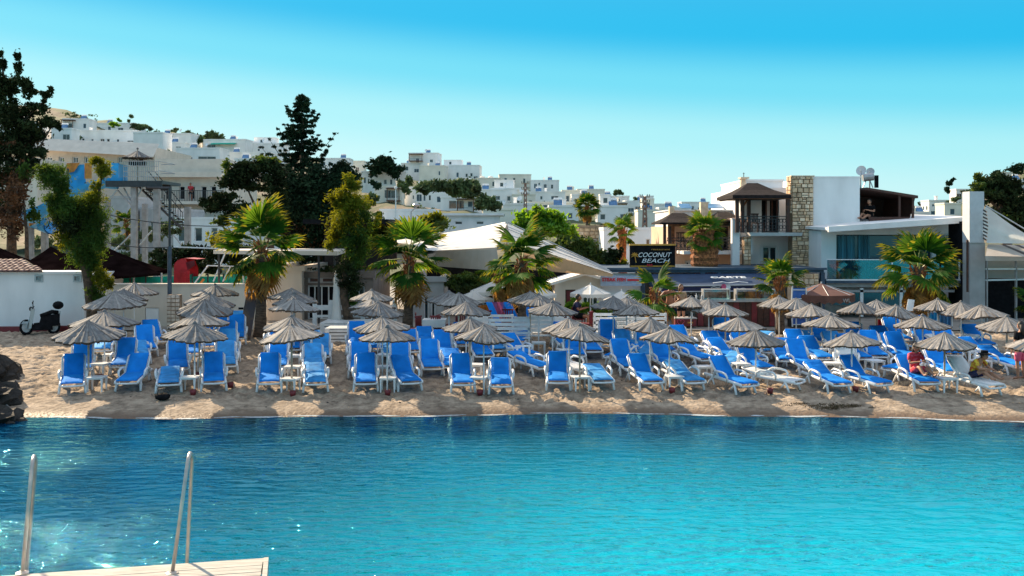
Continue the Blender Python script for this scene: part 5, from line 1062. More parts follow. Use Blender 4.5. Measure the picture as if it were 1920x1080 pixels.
e1, e2 = d_, c; slope = math.degrees(math.atan2((a-d_).z, (a-d_).y))
lt = lettering('CARTE', (1333, 523.5), (1399, 523), 10, 42.85, M['text_white'], aw, tilt=slope, off=.05, bold=.006); lt.location.z += .05
lt = MB(); pts = [(1333, 530), (1350, 528), (1362, 530), (1380, 527.5), (1398, 529.5)]
lt.tube([tuple(P(x*1.0+4, y+2.6, 42.32)+Vector((0, -.03, .05))) for x, y in pts], .05, 5, flat=.4); lt.build('brush_stroke', M['text_white'], aw, world=True)
em = MB().lathe([(.001, 0), (.1, .01), (.11, .02)], 12); o = link('emblem', em.mesh('emblem', M['text_white']), aw, P(1365, 538, 42.17)-aw.location, (R(90), 0, 0)); em2 = MB().lathe([(.001, 0), (.1, .01), (.11, .02)], 12); link('emblem', em2.mesh('emblem', M['pink']), aw, P(1357, 537, 42.16)-aw.location, (R(90), 0, 0))
wv = MB()
for x, k in ((1333, 1), (1381, -1)): wv.tube([tuple(P(x+i*2.6, 540-1.5*k*math.sin(i*.9)-i*.35*k, 42.17)) for i in range(8)], .02, 5)
wv.build('flourish', M['grey_wall'], aw, world=True)
sg = thing('fascia_sign', 'pale fascia sign with red STEAK FISH lettering', 'sign', (PX(1126, 43.7), 43.7, PZ(536, 43.7))); MB().box(0, PX(1203, 43.7)-PX(1126, 43.7), 0, .08, 0, 19/FP*43.7).build('board', mat('sign_pale', (.34, .42, .55), .6, .1), sg)
lettering('STEAK FISH', (1129, 527.5), (1173, 527), 6.5, 43.7, M['text_red'], sg, bold=.006); MB().box(rx(1176, 1126, 43.7), rx(1198, 1126, 43.7), -.03, -.002, .22, .3).build('stripe', M['text_red'], sg)
# roof sign
D = 45.; sg = thing('roof_sign', 'black roof sign COCONUT BEACH with gold bars and little palm emblem', 'sign', (PX(1181, D), D, PZ(503, D))); W = PX(1266, D)-PX(1181, D); H = 43/FP*D
MB().box(0, W, 0, .14, 0, H).build('board', M['dark'], sg)
MB().box(-.02, W+.02, -.04, .16, H-.01, H+.06).box(.02, W-.02, -.03, -.002, .07, .12).build('gold_bar', M['gold'], sg)
for x in (.3, W-.3): MB().box(x-.04, x+.04, .02, .1, -.5, -.002).build('leg', M['dark_metal'], sg)
lettering('COCONUT', (1197, 482), (1259, 482), 9, D, M['text_white'], sg, shear=.3); lettering('BEACH', (1203, 492.5), (1256, 492.5), 8, D, M['text_white'], sg, shear=.3)
lettering('BAR', (1213, 499), (1224, 499), 4, D, M['text_red'], sg, bold=.004); lettering('restaurant', (1221, 469), (1256, 469), 3.4, D, M['gold'], sg, shear=.2)
em = MB()
for i in range(7): a_ = R(-20+i*37); em.tube([(0, 0, 0), (.13*math.cos(a_), 0, .13*math.sin(a_)), (.19*math.cos(a_), 0, .17*math.sin(a_)-.03)], [.025, .02, .004], 4)
em.tube([(0, 0, 0), (.03, 0, -.16), (.06, 0, -.33)], [.02, .018, .024], 5); em.build('emblem', M['gold'], sg, loc=(rx(1190, 1181, D), -.04, H*.56))
# counters, freezer, display cases
t = thing('ice_freezer', 'dark red ice cream freezer with heart print beside the shirtless man', 'freezer', (PX(1266, 40.4), 40.4, 1.1)); W = PX(1306, 40.4)-PX(1266, 40.4); H = PZ(598, 40.4)-1.1
MB().box(0, W, 0, .7, .06, H).build('body', M['red_dark'], t); MB().box(-.02, W+.02, -.02, .72, H, H+.04).build('lid', M['grey_wall'], t)
hm = MB(); hp = []
for i in range(20): a_ = 2*math.pi*i/20; hp.append((.009*16*math.sin(a_)**3, 0, .009*(13*math.cos(a_)-5*math.cos(2*a_)-2*math.cos(3*a_)-math.cos(4*a_))))
hm.tube(hp+[hp[0]], .012, 4, cap=False); hm.build('heart_print', M['pink'], t, loc=(.22, -.012, H*.62)); MB().box(.5, .72, -.01, -.002, H*.5, H*.66).build('label', M['gold'], t)
t = thing('bar_counter', 'long dark wood bar counter with glass display tops', 'counter', (PX(1308, 40.8), 40.8, 1.1)); W = PX(1465, 40.8)-PX(1308, 40.8)
nb = 14
for i in range(nb): MB().box(W*i/nb+.008, W*(i+1)/nb-.008, 0, .05, .03, 1.02).build('plank', M['wood_dark'] if i % 3 else M['red_dark'], t)
MB().box(0, W, .05, .7, 0, 1.02).build('body', M['wood_dark'], t); MB().box(-.05, W+.05, -.08, .75, 1.02, 1.08).build('worktop', M['galv'], t)
for a_, b__ in ((.25, 1.35), (1.6, 3.2)):
    o = MB().box(a_, b__, .05, .55, 1.08, 1.12).box(a_, b__, .05, .55, 1.5, 1.53).box(a_, a_+.04, .05, .55, 1.12, 1.5).box(b__-.04, b__, .05, .55, 1.12, 1.5).build('display_case', M['galv'], t); MB().quad([(a_+.04, .06, 1.12), (b__-.04, .06, 1.12), (b__-.04, .06, 1.5), (a_+.04, .06, 1.5)]).build('pane', M['balustrade_glass'], o)
for i in range(7):
    b__ = thing('bottle', f'{["clear", "white"][i % 2]} bottle, {["first", "second", "third", "fourth", "fifth", "sixth", "seventh"][i]} in line from the freezer along the bar', 'bottle', (PX(1290+i*5.2, 41), 41.0, 2.19 if i > 2 else 1.1+H+.04-.02), 0, 'bottles on the bar counter')
    if i <= 2: b__.location.y = 40.75
    MB().lathe([(.035, 0), (.035, .17), (.014, .22), (.014, .29)], 8, cap=True).build('body', M['white_plastic'] if i % 2 else M['pane'], b__); MB().lathe([(.017, .285), (.017, .31)], 8, cap=True).build('cap', M['pane'], b__)
t = thing('drinks_fridge', 'rounded blue and white drinks fridge behind the right umbrellas', 'fridge', (PX(1484, 40.4), 40.4, 1.1)); W = PX(1512, 40.4)-PX(1484, 40.4)
MB().box(0, W, 0, .6, 0, 1.75).build('body', M['dark_metal'], t); f = MB().quad([(.05, -.02, .12), (W-.05, -.02, .12), (W-.05, -.02, 1.6), (.05, -.02, 1.6)]).build('glass_door', mat('fridge_blue', (.03, .12, .42), .2, .2, 3), t)  # blue is the fridge door's own colour
for k in range(5): MB().box(.04, W-.04, -.05, -.021, .12+k*.35, .15+k*.35).build('shelf', M['white_plastic'], t)
for x in (.03, W-.03): MB().tube([(x, -.03, .05), (x+(.04 if x > .2 else -.04), -.03, .8), (x, -.03, 1.7)], .03, 6).build('door_edge', M['white_plastic'], t)
for x in (1456, 1466): tt = thing('wooden_post', f'pale wooden post {"first" if x < 1460 else "second"} of the pair under the palm beside the fridge', 'post', (PX(x, 39.4), 39.4, 1.0)); MB().tube([(0, 0, 0), (0, 0, PZ(585, 39.4)-1)], .06, 8).build('shaft', M['pole_tan'], tt); MB().tube([(0, 0, 0), (0, 0, .06)], .1, 8).build('foot', M['concrete'], tt)
# ---------------------------------------------------------------- palms
def fan_mesh(name, seed, m, droop=.25, span=115, n=22, fold=.0, Lf=.95, pet=.75):
    r = random.Random(seed); mb = MB(); w = .022
    mb.tube([(0, 0, 0), (pet*.5, 0, .05), (pet, 0, .0)], [.03, .02, .014], 5, mi=1)
    for i in range(n):
        th = R(-span+2*span*i/(n-1)+r.uniform(-2, 2)); L = Lf*(1-.22*abs(i/(n-1)*2-1)**2)*r.uniform(.9, 1.05); dx, dy = math.cos(th), math.sin(th); px_, py_ = -dy, dx
        hb = math.pi/n*span/90
        def at(f, lift, side): q = L*f; ww = side*min(q*hb*.95, .055)*(1 if f < .62 else max(.05, (1.05-f)/.43)); return (pet+dx*q*math.cos(fold*abs(math.sin(th)))+px_*ww, dy*q*(1-fold*.35)+py_*ww, -droop*(f**2)*L*(1+.5*r.random()) - fold*abs(dy)*q*.5 + lift)
        mid_ = [at(.04, .0, 0), at(.35, .012, 0), at(.65, .012, 0), at(.85, 0, 0), at(1.0, -.02-.10*r.random(), 0)]; lf = [at(.04, 0, -1), at(.35, -.012, -1), at(.65, -.012, -1), at(.85, -.008, -1)]; rt_ = [at(.04, 0, 1), at(.35, -.012, 1), at(.65, -.012, 1), at(.85, -.008, 1)]
        b = len(mb.v); mb.v += mid_+lf+rt_
        for k in range(3): mb.face((b+k, b+k+1, b+6+k, b+5+k), 2 if k == 2 and i % 3 == 0 else 0); mb.face((b+k+1, b+k, b+9+k, b+10+k), 2 if k == 2 and i % 3 == 0 else 0)
        mb.face((b+3, b+4, b+8), 2); mb.face((b+4, b+3, b+12), 2)
    return mb.mesh(name, [M[m], M['stalk'] if 'dead' not in m else M['frond_dead'], M['frond_tip'] if 'dead' not in m else M['frond_dead']])
FAN = {'g': [fan_mesh('frond', s, 'frond', d, 88) for s, d in ((1, .15), (2, .3), (3, .45))], 'b': [fan_mesh('frond', s, 'frond_bright', d, 84) for s, d in ((4, .12), (5, .3))], 'd': [fan_mesh('dead_frond', s, 'frond_dead', .7, 80, 15, .8) for s in (6, 7)]}
def palm(label, cx, cy, r_px, bx, by, D, tw, nl=28, dead=8, bark='palm_bark', mix=.3, seed=1, tr_top=None, husk=None, spread=(82, -30), lean=None):
    """crown centre (cx,cy), crown radius, trunk base (bx,by), trunk width in photograph pixels"""
    r = random.Random(seed); s = FP/D; base = Vector((PX(bx, D), D, max(ground(PX(bx, D), D) if D < 58 else PZ(by, D), PZ(by, D)-.3)))
    if D >= 58: base = Vector((PX(bx, D), D, PZ(by, D)))
    top = P(cx, cy, D); t = thing('fan_palm', label, 'palm tree', base, 0, 'fan palms around the beach'); d = top-base; hw = tw/s/2; mb = MB(); n = 16; pts, rad = [], []
    for i in range(n+1): f = i/n; pts.append(tuple(d*f+Vector((.08*math.sin(f*2.6)*(d.z/5), 0, 0)) - Vector((.08*math.sin(2.6)*(d.z/5)*f, 0, 0)))); rad.append(hw*(1.12-.3*min(1, f*3))*(1+.05*(i % 2)) if f < .9 else hw*.7)
    if husk: rad = [hw*(.85+.35*math.sin(min(1, i/n*1.1)*math.pi))*(1+.1*(i % 2)) for i in range(n+1)]
    mb.tube(pts, rad, 12); mb.build('trunk', M[husk or bark], t, smooth=not husk)
    # old leaf bases just below the crown
    hk = MB()
    for i in range(60 if husk else 34):
        a = r.uniform(0, 6.28); f = r.uniform(.0 if husk else .76, .99); p = d*f; rr = hw*(1.05 if husk else .85); q = Vector((math.cos(a), math.sin(a), 0)); sd_ = Vector((-math.sin(a), math.cos(a), 0))*.05
        hk.hexa([tuple(p+q*rr*.8-sd_), tuple(p+q*rr*.8+sd_), tuple(p+q*rr+sd_*.8+Vector((0, 0, -.04))), tuple(p+q*rr-sd_*.8+Vector((0, 0, -.04)))], [tuple(p+q*(rr+.12)-sd_*.5+Vector((0, 0, .22))), tuple(p+q*(rr+.12)+sd_*.5+Vector((0, 0, .22))), tuple(p+q*(rr+.09)+sd_*.5+Vector((0, 0, .24))), tuple(p+q*(rr+.09)-sd_*.5+Vector((0, 0, .24)))])
    hk.build('leaf_bases', M[husk or 'palm_husk'], t)
    k = r_px/s/1.68; nl = max(9, int(nl*.62)) if D < 60 else nl
    for i in range(nl):
        f = (i+.5)/nl; el = spread[0]+(spread[1]-spread[0])*f**.85+r.uniform(-9, 9); az = i*2.39996+r.uniform(-.25, .25)
        me = r.choice(FAN['b' if r.random() < mix else 'g']); sc = k*r.uniform(.85, 1.1)*(1.0 if el > 20 else .95)
        link('frond', me, t, d+Vector((0, 0, -.1-.25*f)), (r.uniform(-.5, .5), -R(el), az), (sc, sc, sc))
    for i in range(dead):
        az = i*2.4+1+r.uniform(-.3, .3); link('dead_frond', r.choice(FAN['d']), t, d+Vector((0, 0, -.15-.4*r.random())), (r.uniform(-.6, .6), -R(r.uniform(-76, -48)), az), (k*.78,)*3)
    return t
palm('tall thick-trunked fan palm beside the leaning board', 490, 458, 98, 487, 645, 37.9, 23, 34, 6, seed=2, mix=.12, spread=(88, -38))
palm('fan palm with brown skirt between bent tamarisk and big white sail', 768, 478, 92, 763, 632, 39.5, 20, 28, 16, seed=3, mix=.35, spread=(86, -40))
palm('fan palm in the centre of the beach before the white peak sail', 978, 484, 84, 977, 645, 37.6, 18, 30, 12, seed=4, mix=.5, spread=(86, -40))
palm('slim palm stem with hanging brown leaves just behind the central palm', 936, 515, 38, 935, 630, 40.5, 10, 10, 10, seed=5, mix=.4)
palm('second slim palm stem behind the central palm trunk', 952, 520, 34, 953, 630, 41.2, 9, 8, 8, seed=15, mix=.4)
palm('distant round palm standing before the hill houses', 1101, 384, 29, 1099, 440, 85, 6, 34, 12, seed=6, mix=.2, spread=(80, -40))
palm('tall slim palm with upright crown behind the roof sign', 1167, 428, 36, 1167, 512, 58, 15, 24, 4, seed=7, mix=.6, spread=(86, -32), bark='palm_husk')
palm('stout palm with shaggy red-brown trunk in front of the hotel wing', 1320, 430, 48, 1320, 512, 46.5, 42, 34, 6, seed=8, mix=.95, spread=(80, -35), husk='palm_husk')
palm('palm with one tall upright leaf in front of the restaurant entrance', 1229, 548, 66, 1226, 622, 38.6, 14, 16, 12, seed=9, mix=.5, spread=(88, -20))
palm('bright green palm with orange skirt before the restaurant end', 1462, 519, 56, 1463, 618, 38.8, 16, 22, 14, seed=10, mix=.6, spread=(86, -14))
palm('broad fan palm with dark trunk in front of the glazed villa', 1722, 500, 86, 1720, 620, 39, 26, 32, 14, seed=11, mix=.5, spread=(86, -34))
palm('low dark palm in shade under the pavilion at the far edge', 1935, 560, 42, 1938, 620, 41, 12, 16, 2, seed=12, mix=.0)
palm('feathery palm behind the concrete slide columns', 236, 415, 30, 240, 470, 68, 5, 20, 4, seed=13, mix=.2)
# ---------------------------------------------------------------- trees
def blob(cx, cy, D, rx_, ry_, n, o, m=0, dd=0., rd_=None):
    """blob given by photograph pixels at distance D, relative to point o"""
    p = P(cx, cy, D+dd)-Vector(o); s = D/FP; return (p.x, p.y, p.z, rx_*s, (rd_ or (rx_+ry_)/2)*s, ry_*s, n, m)
def seg(o, D, *pp): return [tuple(P(x, y, D)-Vector(o)) for x, y in pp]
D = 58.; o = (PX(20, D), D, 1.1)
bl = [blob(*b, o) if len(b) == 6 else blob(*b[:6], o, b[6]) for b in [
 (2, 118, D, 8, 22, 500), (32, 118, D, 7, 20, 420), (8, 165, D, 20, 26, 1500), (40, 160, D, 18, 22, 1000), (60, 178, D, 9, 14, 260), (25, 215, D, 32, 30, 2200), (85, 178, D, 14, 12, 420), (96, 168, D, 6, 8, 150), (70, 205, D, 22, 14, 800), (92, 228, D, 24, 11, 900), (50, 245, D, 40, 22, 2400), (108, 236, D, 10, 8, 260), (15, 275, D, 40, 30, 2200), (60, 290, D, 26, 18, 1000), (10, 320, D, 44, 26, 1600), (52, 325, D, 20, 18, 500), (0, 370, D, 36, 26, 900), (30, 268, D, 50, 12, 600, 1), (20, 340, D, 46, 18, 700, 1), (0, 405, D, 34, 26, 700, 1)]]
tree('dark_conifer', 'tall ragged dark conifer at the edge of the view', 'tree', o, (seg(o, D, (22, 505), (22, 400), (14, 250), (4, 110)), [.3, .24, .16, .04]), [(seg(o, D, (20, 330), (60, 300), (100, 232)), [.1, .06, .03]), (seg(o, D, (16, 260), (50, 220), (92, 180)), [.1, .06, .03]), (seg(o, D, (12, 230), (-6, 180)), [.08, .03])], bl, ['leaf_dark', 'leaf_rust'], size=.115, seed=3)
D = 55.; o = (PX(50, D), D, 1.1)
tree('rust_tree', 'thin-stemmed tree with rust brown foliage beside the black canopies', 'tree', o, (seg(o, D, (51, 520), (50, 440), (44, 370)), [.12, .10, .05]), None, [blob(35, 360, D, 24, 44, 1500, o, 0), blob(20, 420, D, 26, 34, 900, o, 0), blob(46, 330, D, 14, 24, 420, o, 1), blob(62, 395, D, 12, 30, 420, o, 1)], ['leaf_rust', 'leaf_tamarisk'], size=.10, seed=4)
D = 39.; o = (PX(172, D), D, 1.0)
tb = [(a, b, c, d, int(n*1.4), m) for a, b, c, d, n, m in [(184, 300, 15, 12, 500, 1), (196, 318, 20, 18, 900, 1), (180, 350, 13, 14, 300, 1), (95, 332, 32, 26, 2000, 0), (118, 352, 20, 18, 700, 0), (100, 372, 22, 18, 700, 0), (85, 312, 18, 12, 500, 0), (110, 385, 24, 20, 900, 0), (150, 395, 50, 34, 4200, 0), (140, 420, 44, 30, 3000, 2), (175, 375, 30, 18, 900, 1), (180, 430, 26, 44, 2400, 0), (150, 470, 28, 34, 1800, 0), (125, 445, 24, 24, 900, 1), (170, 490, 18, 28, 900, 0), (190, 515, 16, 28, 1000, 1), (205, 530, 12, 18, 500, 1), (178, 555, 18, 30, 1100, 0), (112, 400, 18, 20, 300, 1), (125, 385, 24, 22, 1200, 0), (185, 460, 20, 30, 1000, 0)]]
tree('leaning_tamarisk', 'leaning bushy green tamarisk tree over the end of the white wall', 'tree', o, (seg(o, D, (174, 625), (172, 580), (166, 530), (158, 490), (148, 440)), [.24, .2, .19, .17, .12]), [(seg(o, D, (158, 490), (140, 430), (100, 345)), [.12, .08, .03]), (seg(o, D, (158, 480), (180, 400), (192, 320)), [.12, .08, .03])], [blob(a, b, D, c, d, n, o, m) for a, b, c, d, n, m in tb], ['leaf_tamarisk', 'leaf_gold', 'leaf_dark'], size=.085, seed=5, slim=.2, shell=.6)
# spruce
D = 52.; o = (PX(566, D), D, 1.1); t = thing('spruce', 'tall dark spruce with uptilted branches rising above the hill houses', 'tree', o); H = PZ(180, D)-1.1
MB().tube([(0, 0, 0), (0, 0, H*.5), (0, 0, H)], [.3, .17, .02], 9).build('trunk', M['bark'], t, smooth=True); rs_ = random.Random(6); bl = []; br = MB()
lv = 28
for k in range(lv):
    f = k/(lv-1); z = H*(.30+.69*f); Lm = (2.55*(1-f)**.62+.12)*(1 if f > .2 else .7+1.5*f)
    for j in range(6 if f < .8 else 4):
        a = rs_.uniform(0, 6.28); L = Lm*rs_.choice([.5, .7, .85, 1.0, 1.4]); dv = Vector((math.cos(a), math.sin(a)*.9, 0)); p0 = Vector((0, 0, z)); pts = [p0, p0+dv*L*.35+Vector((0, 0, -.10*L)), p0+dv*L*.7+Vector((0, 0, -.10*L)), p0+dv*L+Vector((0, 0, .20*L+.10))]
        br.tube([tuple(q) for q in pts], [.035, .028, .02, .008], 4)
        for q, rr, n in ((pts[1], .30, 80), (pts[1].lerp(pts[2], .5), .20, 70), (pts[2], .17, 60), (pts[2].lerp(pts[3], .5), .13, 50), (pts[3], .08, 26)): bl.append((q.x, q.y, q.z, rr*(1+.5*abs(dv.x)), rr, rr*.42, n, 0))
br.build('branches', M['bark'], t); bl.append((0, 0, H-.1, .08, .08, .25, 40, 0)); bl.append((0, 0, H-.5, .16, .16, .35, 120, 0))
link('crown', leaf_mesh('crown', bl, [M['leaf_conifer']], .10, 7, slim=.35, shell=.5), t)
D = 50.; o = (PX(600, D), D, 1.1)
tree('dark_conifer', 'dark rounded conifer mass under and beside the spruce', 'tree', o, (seg(o, D, (600, 600), (600, 480), (605, 360)), [.3, .22, .06]), [(seg(o, D, (540, 520), (545, 450), (560, 410)), [.07, .05, .03]), (seg(o, D, (555, 500), (590, 440), (630, 410)), [.05, .04, .02])],
 [blob(a, b, D, c, d, n, o, m) for a, b, c, d, n, m in [(640, 318, 18, 18, 900, 0), (655, 335, 22, 14, 700, 0), (630, 340, 34, 24, 2200, 0), (600, 350, 40, 40, 2800, 0), (570, 380, 56, 46, 4200, 0), (600, 420, 50, 44, 3000, 0), (545, 350, 34, 30, 1600, 0), (640, 420, 40, 50, 2400, 0), (580, 465, 60, 34, 2400, 0), (535, 430, 20, 44, 500, 1), (590, 440, 40, 40, 500, 1), (700, 345, 14, 10, 260, 0)]], ['leaf_conifer', 'leaf_rust'], size=.10, seed=8)
D = 48.; o = (PX(500, D), D, 1.1)
tree('umbrella_pine', 'spreading pine with bare limbs and clumped green foliage before the hill', 'tree', o, (seg(o, D, (512, 560), (508, 470), (500, 400)), [.22, .18, .12]), [(seg(o, D, (505, 430), (480, 390), (462, 350)), [.10, .07, .03]), (seg(o, D, (506, 420), (470, 395), (430, 380)), [.09, .06, .03]), (seg(o, D, (505, 400), (515, 360), (520, 330)), [.09, .06, .03])],
 [blob(a, b, D, c, d, n, o, m) for a, b, c, d, n, m in [(425, 318, 12, 20, 420, 1), (434, 345, 24, 14, 900, 0), (415, 370, 26, 14, 900, 0), (400, 385, 26, 14, 700, 0), (385, 380, 14, 8, 260, 0), (480, 312, 40, 14, 1700, 0), (495, 300, 26, 9, 600, 1), (455, 330, 32, 16, 1500, 0), (510, 330, 26, 24, 1400, 0), (440, 395, 26, 16, 900, 0), (425, 415, 22, 10, 420, 1), (470, 352, 30, 12, 500, 0), (520, 370, 22, 40, 1000, 0)]], ['leaf_dark', 'leaf_pine'], size=.10, seed=9)
D = 40.; o = (PX(652, D), D, 1.1)
tree('column_tamarisk', 'golden green column-shaped tamarisk with bent trunk before the cafe', 'tree', o, (seg(o, D, (654, 604), (650, 580), (644, 555), (648, 520), (655, 430)), [.22, .18, .16, .15, .06]), [(seg(o, D, (644, 560), (636, 530), (622, 512)), [.06, .05, .03]), (seg(o, D, (650, 500), (680, 440)), [.07, .03])],
 [blob(a, b, D, c, d, n, o, m) for a, b, c, d, n, m in [(655, 338, 12, 16, 700, 0), (664, 350, 18, 14, 600, 0), (645, 372, 30, 26, 1900, 0), (628, 376, 18, 14, 700, 0), (672, 385, 28, 24, 1500, 0), (648, 412, 38, 30, 2800, 0), (684, 415, 18, 26, 900, 1), (630, 440, 22, 22, 1200, 0), (664, 450, 36, 28, 2200, 1), (622, 462, 16, 20, 500, 0), (668, 480, 30, 24, 1500, 1), (652, 505, 28, 26, 1800, 2), (660, 535, 26, 22, 1400, 2), (660, 562, 12, 18, 420, 1), (706, 415, 10, 16, 300, 0)]], ['leaf_gold', 'leaf_tamarisk', 'leaf_dark'], size=.085, seed=10, slim=.22, shell=.6)
def bush(label, blobs, D, ms, size=.12, name='bush', seed=1, zb=None, trunk=None):
    cx = sum(b[0] for b in blobs)/len(blobs); o = (PX(cx, D), D, zb if zb is not None else 1.15)
    return tree(name, label, 'tree' if 'tree' in name else 'bush', o, (seg(o, D, *trunk), [.008*D/2, .003*D]) if trunk else None, None, [blob(b[0], b[1], D, b[2], b[3], b[4], o, b[5] if len(b) > 5 else 0) for b in blobs], ms, size=size, seed=seed)
bush('bright green leafy tree behind the peak sail, highest of the greens', [(985, 410, 22, 18, 700), (1010, 402, 22, 16, 700), (1035, 410, 22, 16, 700), (1055, 425, 20, 18, 700), (1015, 425, 40, 22, 1400), (1060, 440, 26, 20, 700), (980, 430, 22, 20, 600)], 52, ['leaf_bright'], .13, 'leafy_tree', 20, trunk=((1015, 500), (1015, 420)))
bush('darker green shrub bank running down beside the striped sail', [(1070, 455, 34, 16, 1200), (1100, 470, 30, 16, 1100), (1125, 485, 30, 16, 900), (1050, 465, 30, 20, 900), (1095, 462, 16, 8, 300, 1)], 50, ['leaf_pine', 'leaf_bright'], .12, seed=21)
bush('dark bush between stone building and roof sign', [(1150, 482, 16, 18, 700), (1160, 495, 12, 12, 300, 1), (1145, 500, 14, 10, 300, 1)], 49, ['leaf_dark', 'leaf_gold'], .11, seed=22)
bush('clipped green hedge under the big sail beside the second palm', [(855, 528, 22, 12, 900), (882, 522, 26, 13, 1100), (908, 522, 16, 14, 600), (870, 538, 34, 12, 900), (900, 512, 16, 6, 200, 1)], 44, ['leaf_pine', 'leaf_bright'], .08, 'hedge', 23)
bush('tall bright green reeds below the white market parasol', [(1072, 575, 14, 16, 600), (1095, 580, 18, 14, 700), (1120, 582, 18, 12, 600), (1140, 586, 12, 10, 300)], 41.6, ['leaf_bright'], .10, 'reed_clump', 24)
bush('golden round bush behind the second palm crown', [(812, 410, 24, 12, 700, 1), (815, 420, 30, 14, 900, 0), (800, 425, 14, 12, 300, 0)], 70, ['leaf_pine', 'leaf_gold'], .16, seed=25, zb=PZ(440, 70))
bush('yellow green foliage behind the first palm crown above the mesh fence', [(420, 450, 34, 22, 900, 1), (445, 480, 36, 26, 1200, 0), (400, 480, 26, 20, 700, 0), (455, 505, 28, 16, 700, 1), (520, 505, 20, 14, 300, 1)], 47.5, ['leaf_dark', 'leaf_gold'], .11, seed=26)
bush('green hedge mass behind the playground fence', [(330, 475, 40, 22, 1100), (370, 480, 30, 20, 900), (300, 490, 24, 18, 500), (385, 505, 40, 12, 700)], 49.5, ['leaf_dark', 'leaf_pine'], .12, seed=27)
bush('dull green shrubs around the slide columns', [(225, 455, 22, 16, 500), (280, 440, 22, 14, 500), (320, 428, 26, 14, 600), (250, 480, 40, 12, 500), (75, 455, 22, 16, 500)], 66, ['leaf_hill', 'leaf_tamarisk'], .15, seed=28)
bush('orange tinged shrub between tamarisk column and second palm', [(706, 420, 14, 22, 500), (718, 440, 18, 20, 600), (700, 455, 14, 16, 400)], 46, ['leaf_gold'], .11, seed=29)
def htree(label, blobs, D, seed, m=('leaf_hill',), n='tree', size=.3):
    m = ('leaf_hill',) if m == ('leaf_conifer',) and seed not in (30, 44) else m; blobs = [(b[0], b[1]+b[3]*.15, b[2], b[3]*1.1, int(b[4]*2)) for b in blobs]; bush(label, blobs, D, list(m), size, 'hill_'+n, seed, zb=PZ(max(b[1]+b[3] for b in blobs), D)-1)
htree('large round dark tree on the middle ridge behind white houses', [(718, 306, 20, 14, 700), (702, 312, 16, 14, 500), (736, 312, 14, 12, 400), (745, 322, 16, 10, 300)], 300, 30, ('leaf_conifer',), size=.55)
htree('green shrub bank in front of the wide ridge house', [(800, 348, 22, 9, 500), (830, 346, 24, 10, 600), (862, 350, 26, 12, 700), (884, 345, 14, 10, 400), (790, 358, 12, 6, 200), (870, 362, 30, 8, 500)], 190, 31, size=.45)
htree('dark rounded bushes below the domed house', [(912, 376, 16, 12, 500), (930, 384, 14, 8, 300), (900, 385, 14, 8, 300), (893, 355, 8, 10, 200)], 165, 32, ('leaf_conifer',), size=.4)
htree('dark shrub touching the timber balcony house', [(765, 338, 10, 8, 300), (752, 345, 8, 8, 200), (765, 350, 10, 10, 200)], 230, 33, size=.45)
htree('green shrub beside the low tiled end of hillside terrace', [(692, 378, 14, 10, 400), (704, 372, 8, 6, 200), (698, 365, 6, 10, 160)], 165, 34, size=.35)
htree('small lone tree on the bare crest above long row house', [(247, 218, 6, 4, 90), (243, 226, 3, 3, 40)], 400, 35, size=.6)
htree('dark shrub on the crest between row house and crest porch house', [(262, 236, 14, 6, 400), (278, 240, 8, 4, 120)], 380, 36, size=.6)
htree('round olive shrub crown on the left crest end', [(398, 252, 12, 6, 300), (410, 256, 10, 5, 200), (388, 256, 8, 4, 160)], 380, 37, size=.6)
htree('bushy dark slope behind the crest porch houses', [(372, 262, 10, 10, 400), (365, 272, 10, 10, 300), (352, 250, 10, 5, 160), (325, 243, 8, 3, 100)], 360, 38, size=.6)
htree('green shrub tuft below the bare crest above long row', [(214, 232, 10, 5, 240), (222, 226, 5, 4, 100)], 370, 39, ('leaf_bright',), size=.5)
htree('small dark tree in the white courtyard left of crest porch', [(314, 288, 7, 8, 240)], 220, 40, ('leaf_conifer',), size=.4)
htree('single bent tree on the low ridge right of the far palm', [(1160, 360, 8, 5, 160), (1154, 364, 5, 3, 60)], 400, 41, size=.6)
htree('dark low tree beside the second pylon on the ridge', [(1196, 373, 9, 4, 160)], 400, 42, size=.6)
htree('thin pine sapling behind hotel roof near stone tower', [(1364, 366, 5, 6, 90), (1361, 372, 7, 4, 90), (1366, 358, 3, 5, 40)], 120, 43, size=.25)
htree('slanting dark pine above the cream east slope houses', [(1780, 345, 6, 6, 200), (1776, 354, 6, 7, 200), (1786, 338, 5, 4, 90)], 300, 44, ('leaf_conifer',), size=.5)
htree('small palm-like tree on the east slope behind terrace shed', [(1726, 381, 7, 4, 120)], 380, 45, size=.6)
D = 62.; o = (PX(1880, D), D, 3)
tree('pine_grove_tree', 'broad dark green pine covering the east hillside behind the triangular sail', 'tree', o, (seg(o, D, (1890, 470), (1880, 400), (1870, 350)), [.3, .2, .1]), [(seg(o, D, (1880, 400), (1850, 370), (1832, 340)), [.1, .07, .03])],
 [blob(a, b, D, c, d, n, o, m) for a, b, c, d, n, m in [(1832, 332, 9, 12, 300, 1), (1838, 350, 18, 14, 700, 1), (1868, 342, 24, 16, 1100, 0), (1895, 350, 24, 18, 1100, 0), (1860, 370, 30, 18, 1400, 0), (1900, 385, 34, 26, 2000, 0), (1880, 405, 30, 18, 1200, 1), (1915, 420, 26, 26, 1200, 0), (1940, 380, 30, 50, 1500, 0), (1850, 362, 22, 8, 400, 1)]], ['leaf_dark', 'leaf_pine'], size=.14, seed=46)
bush('dark pines on the eastern hilltop above the pale house', [(1868, 326, 12, 6, 300), (1905, 318, 18, 8, 500), (1925, 312, 18, 10, 500), (1840, 335, 8, 6, 160), (1850, 345, 10, 6, 200)], 330, ['leaf_conifer'], .5, 'hill_tree', 47, zb=PZ(345, 330))
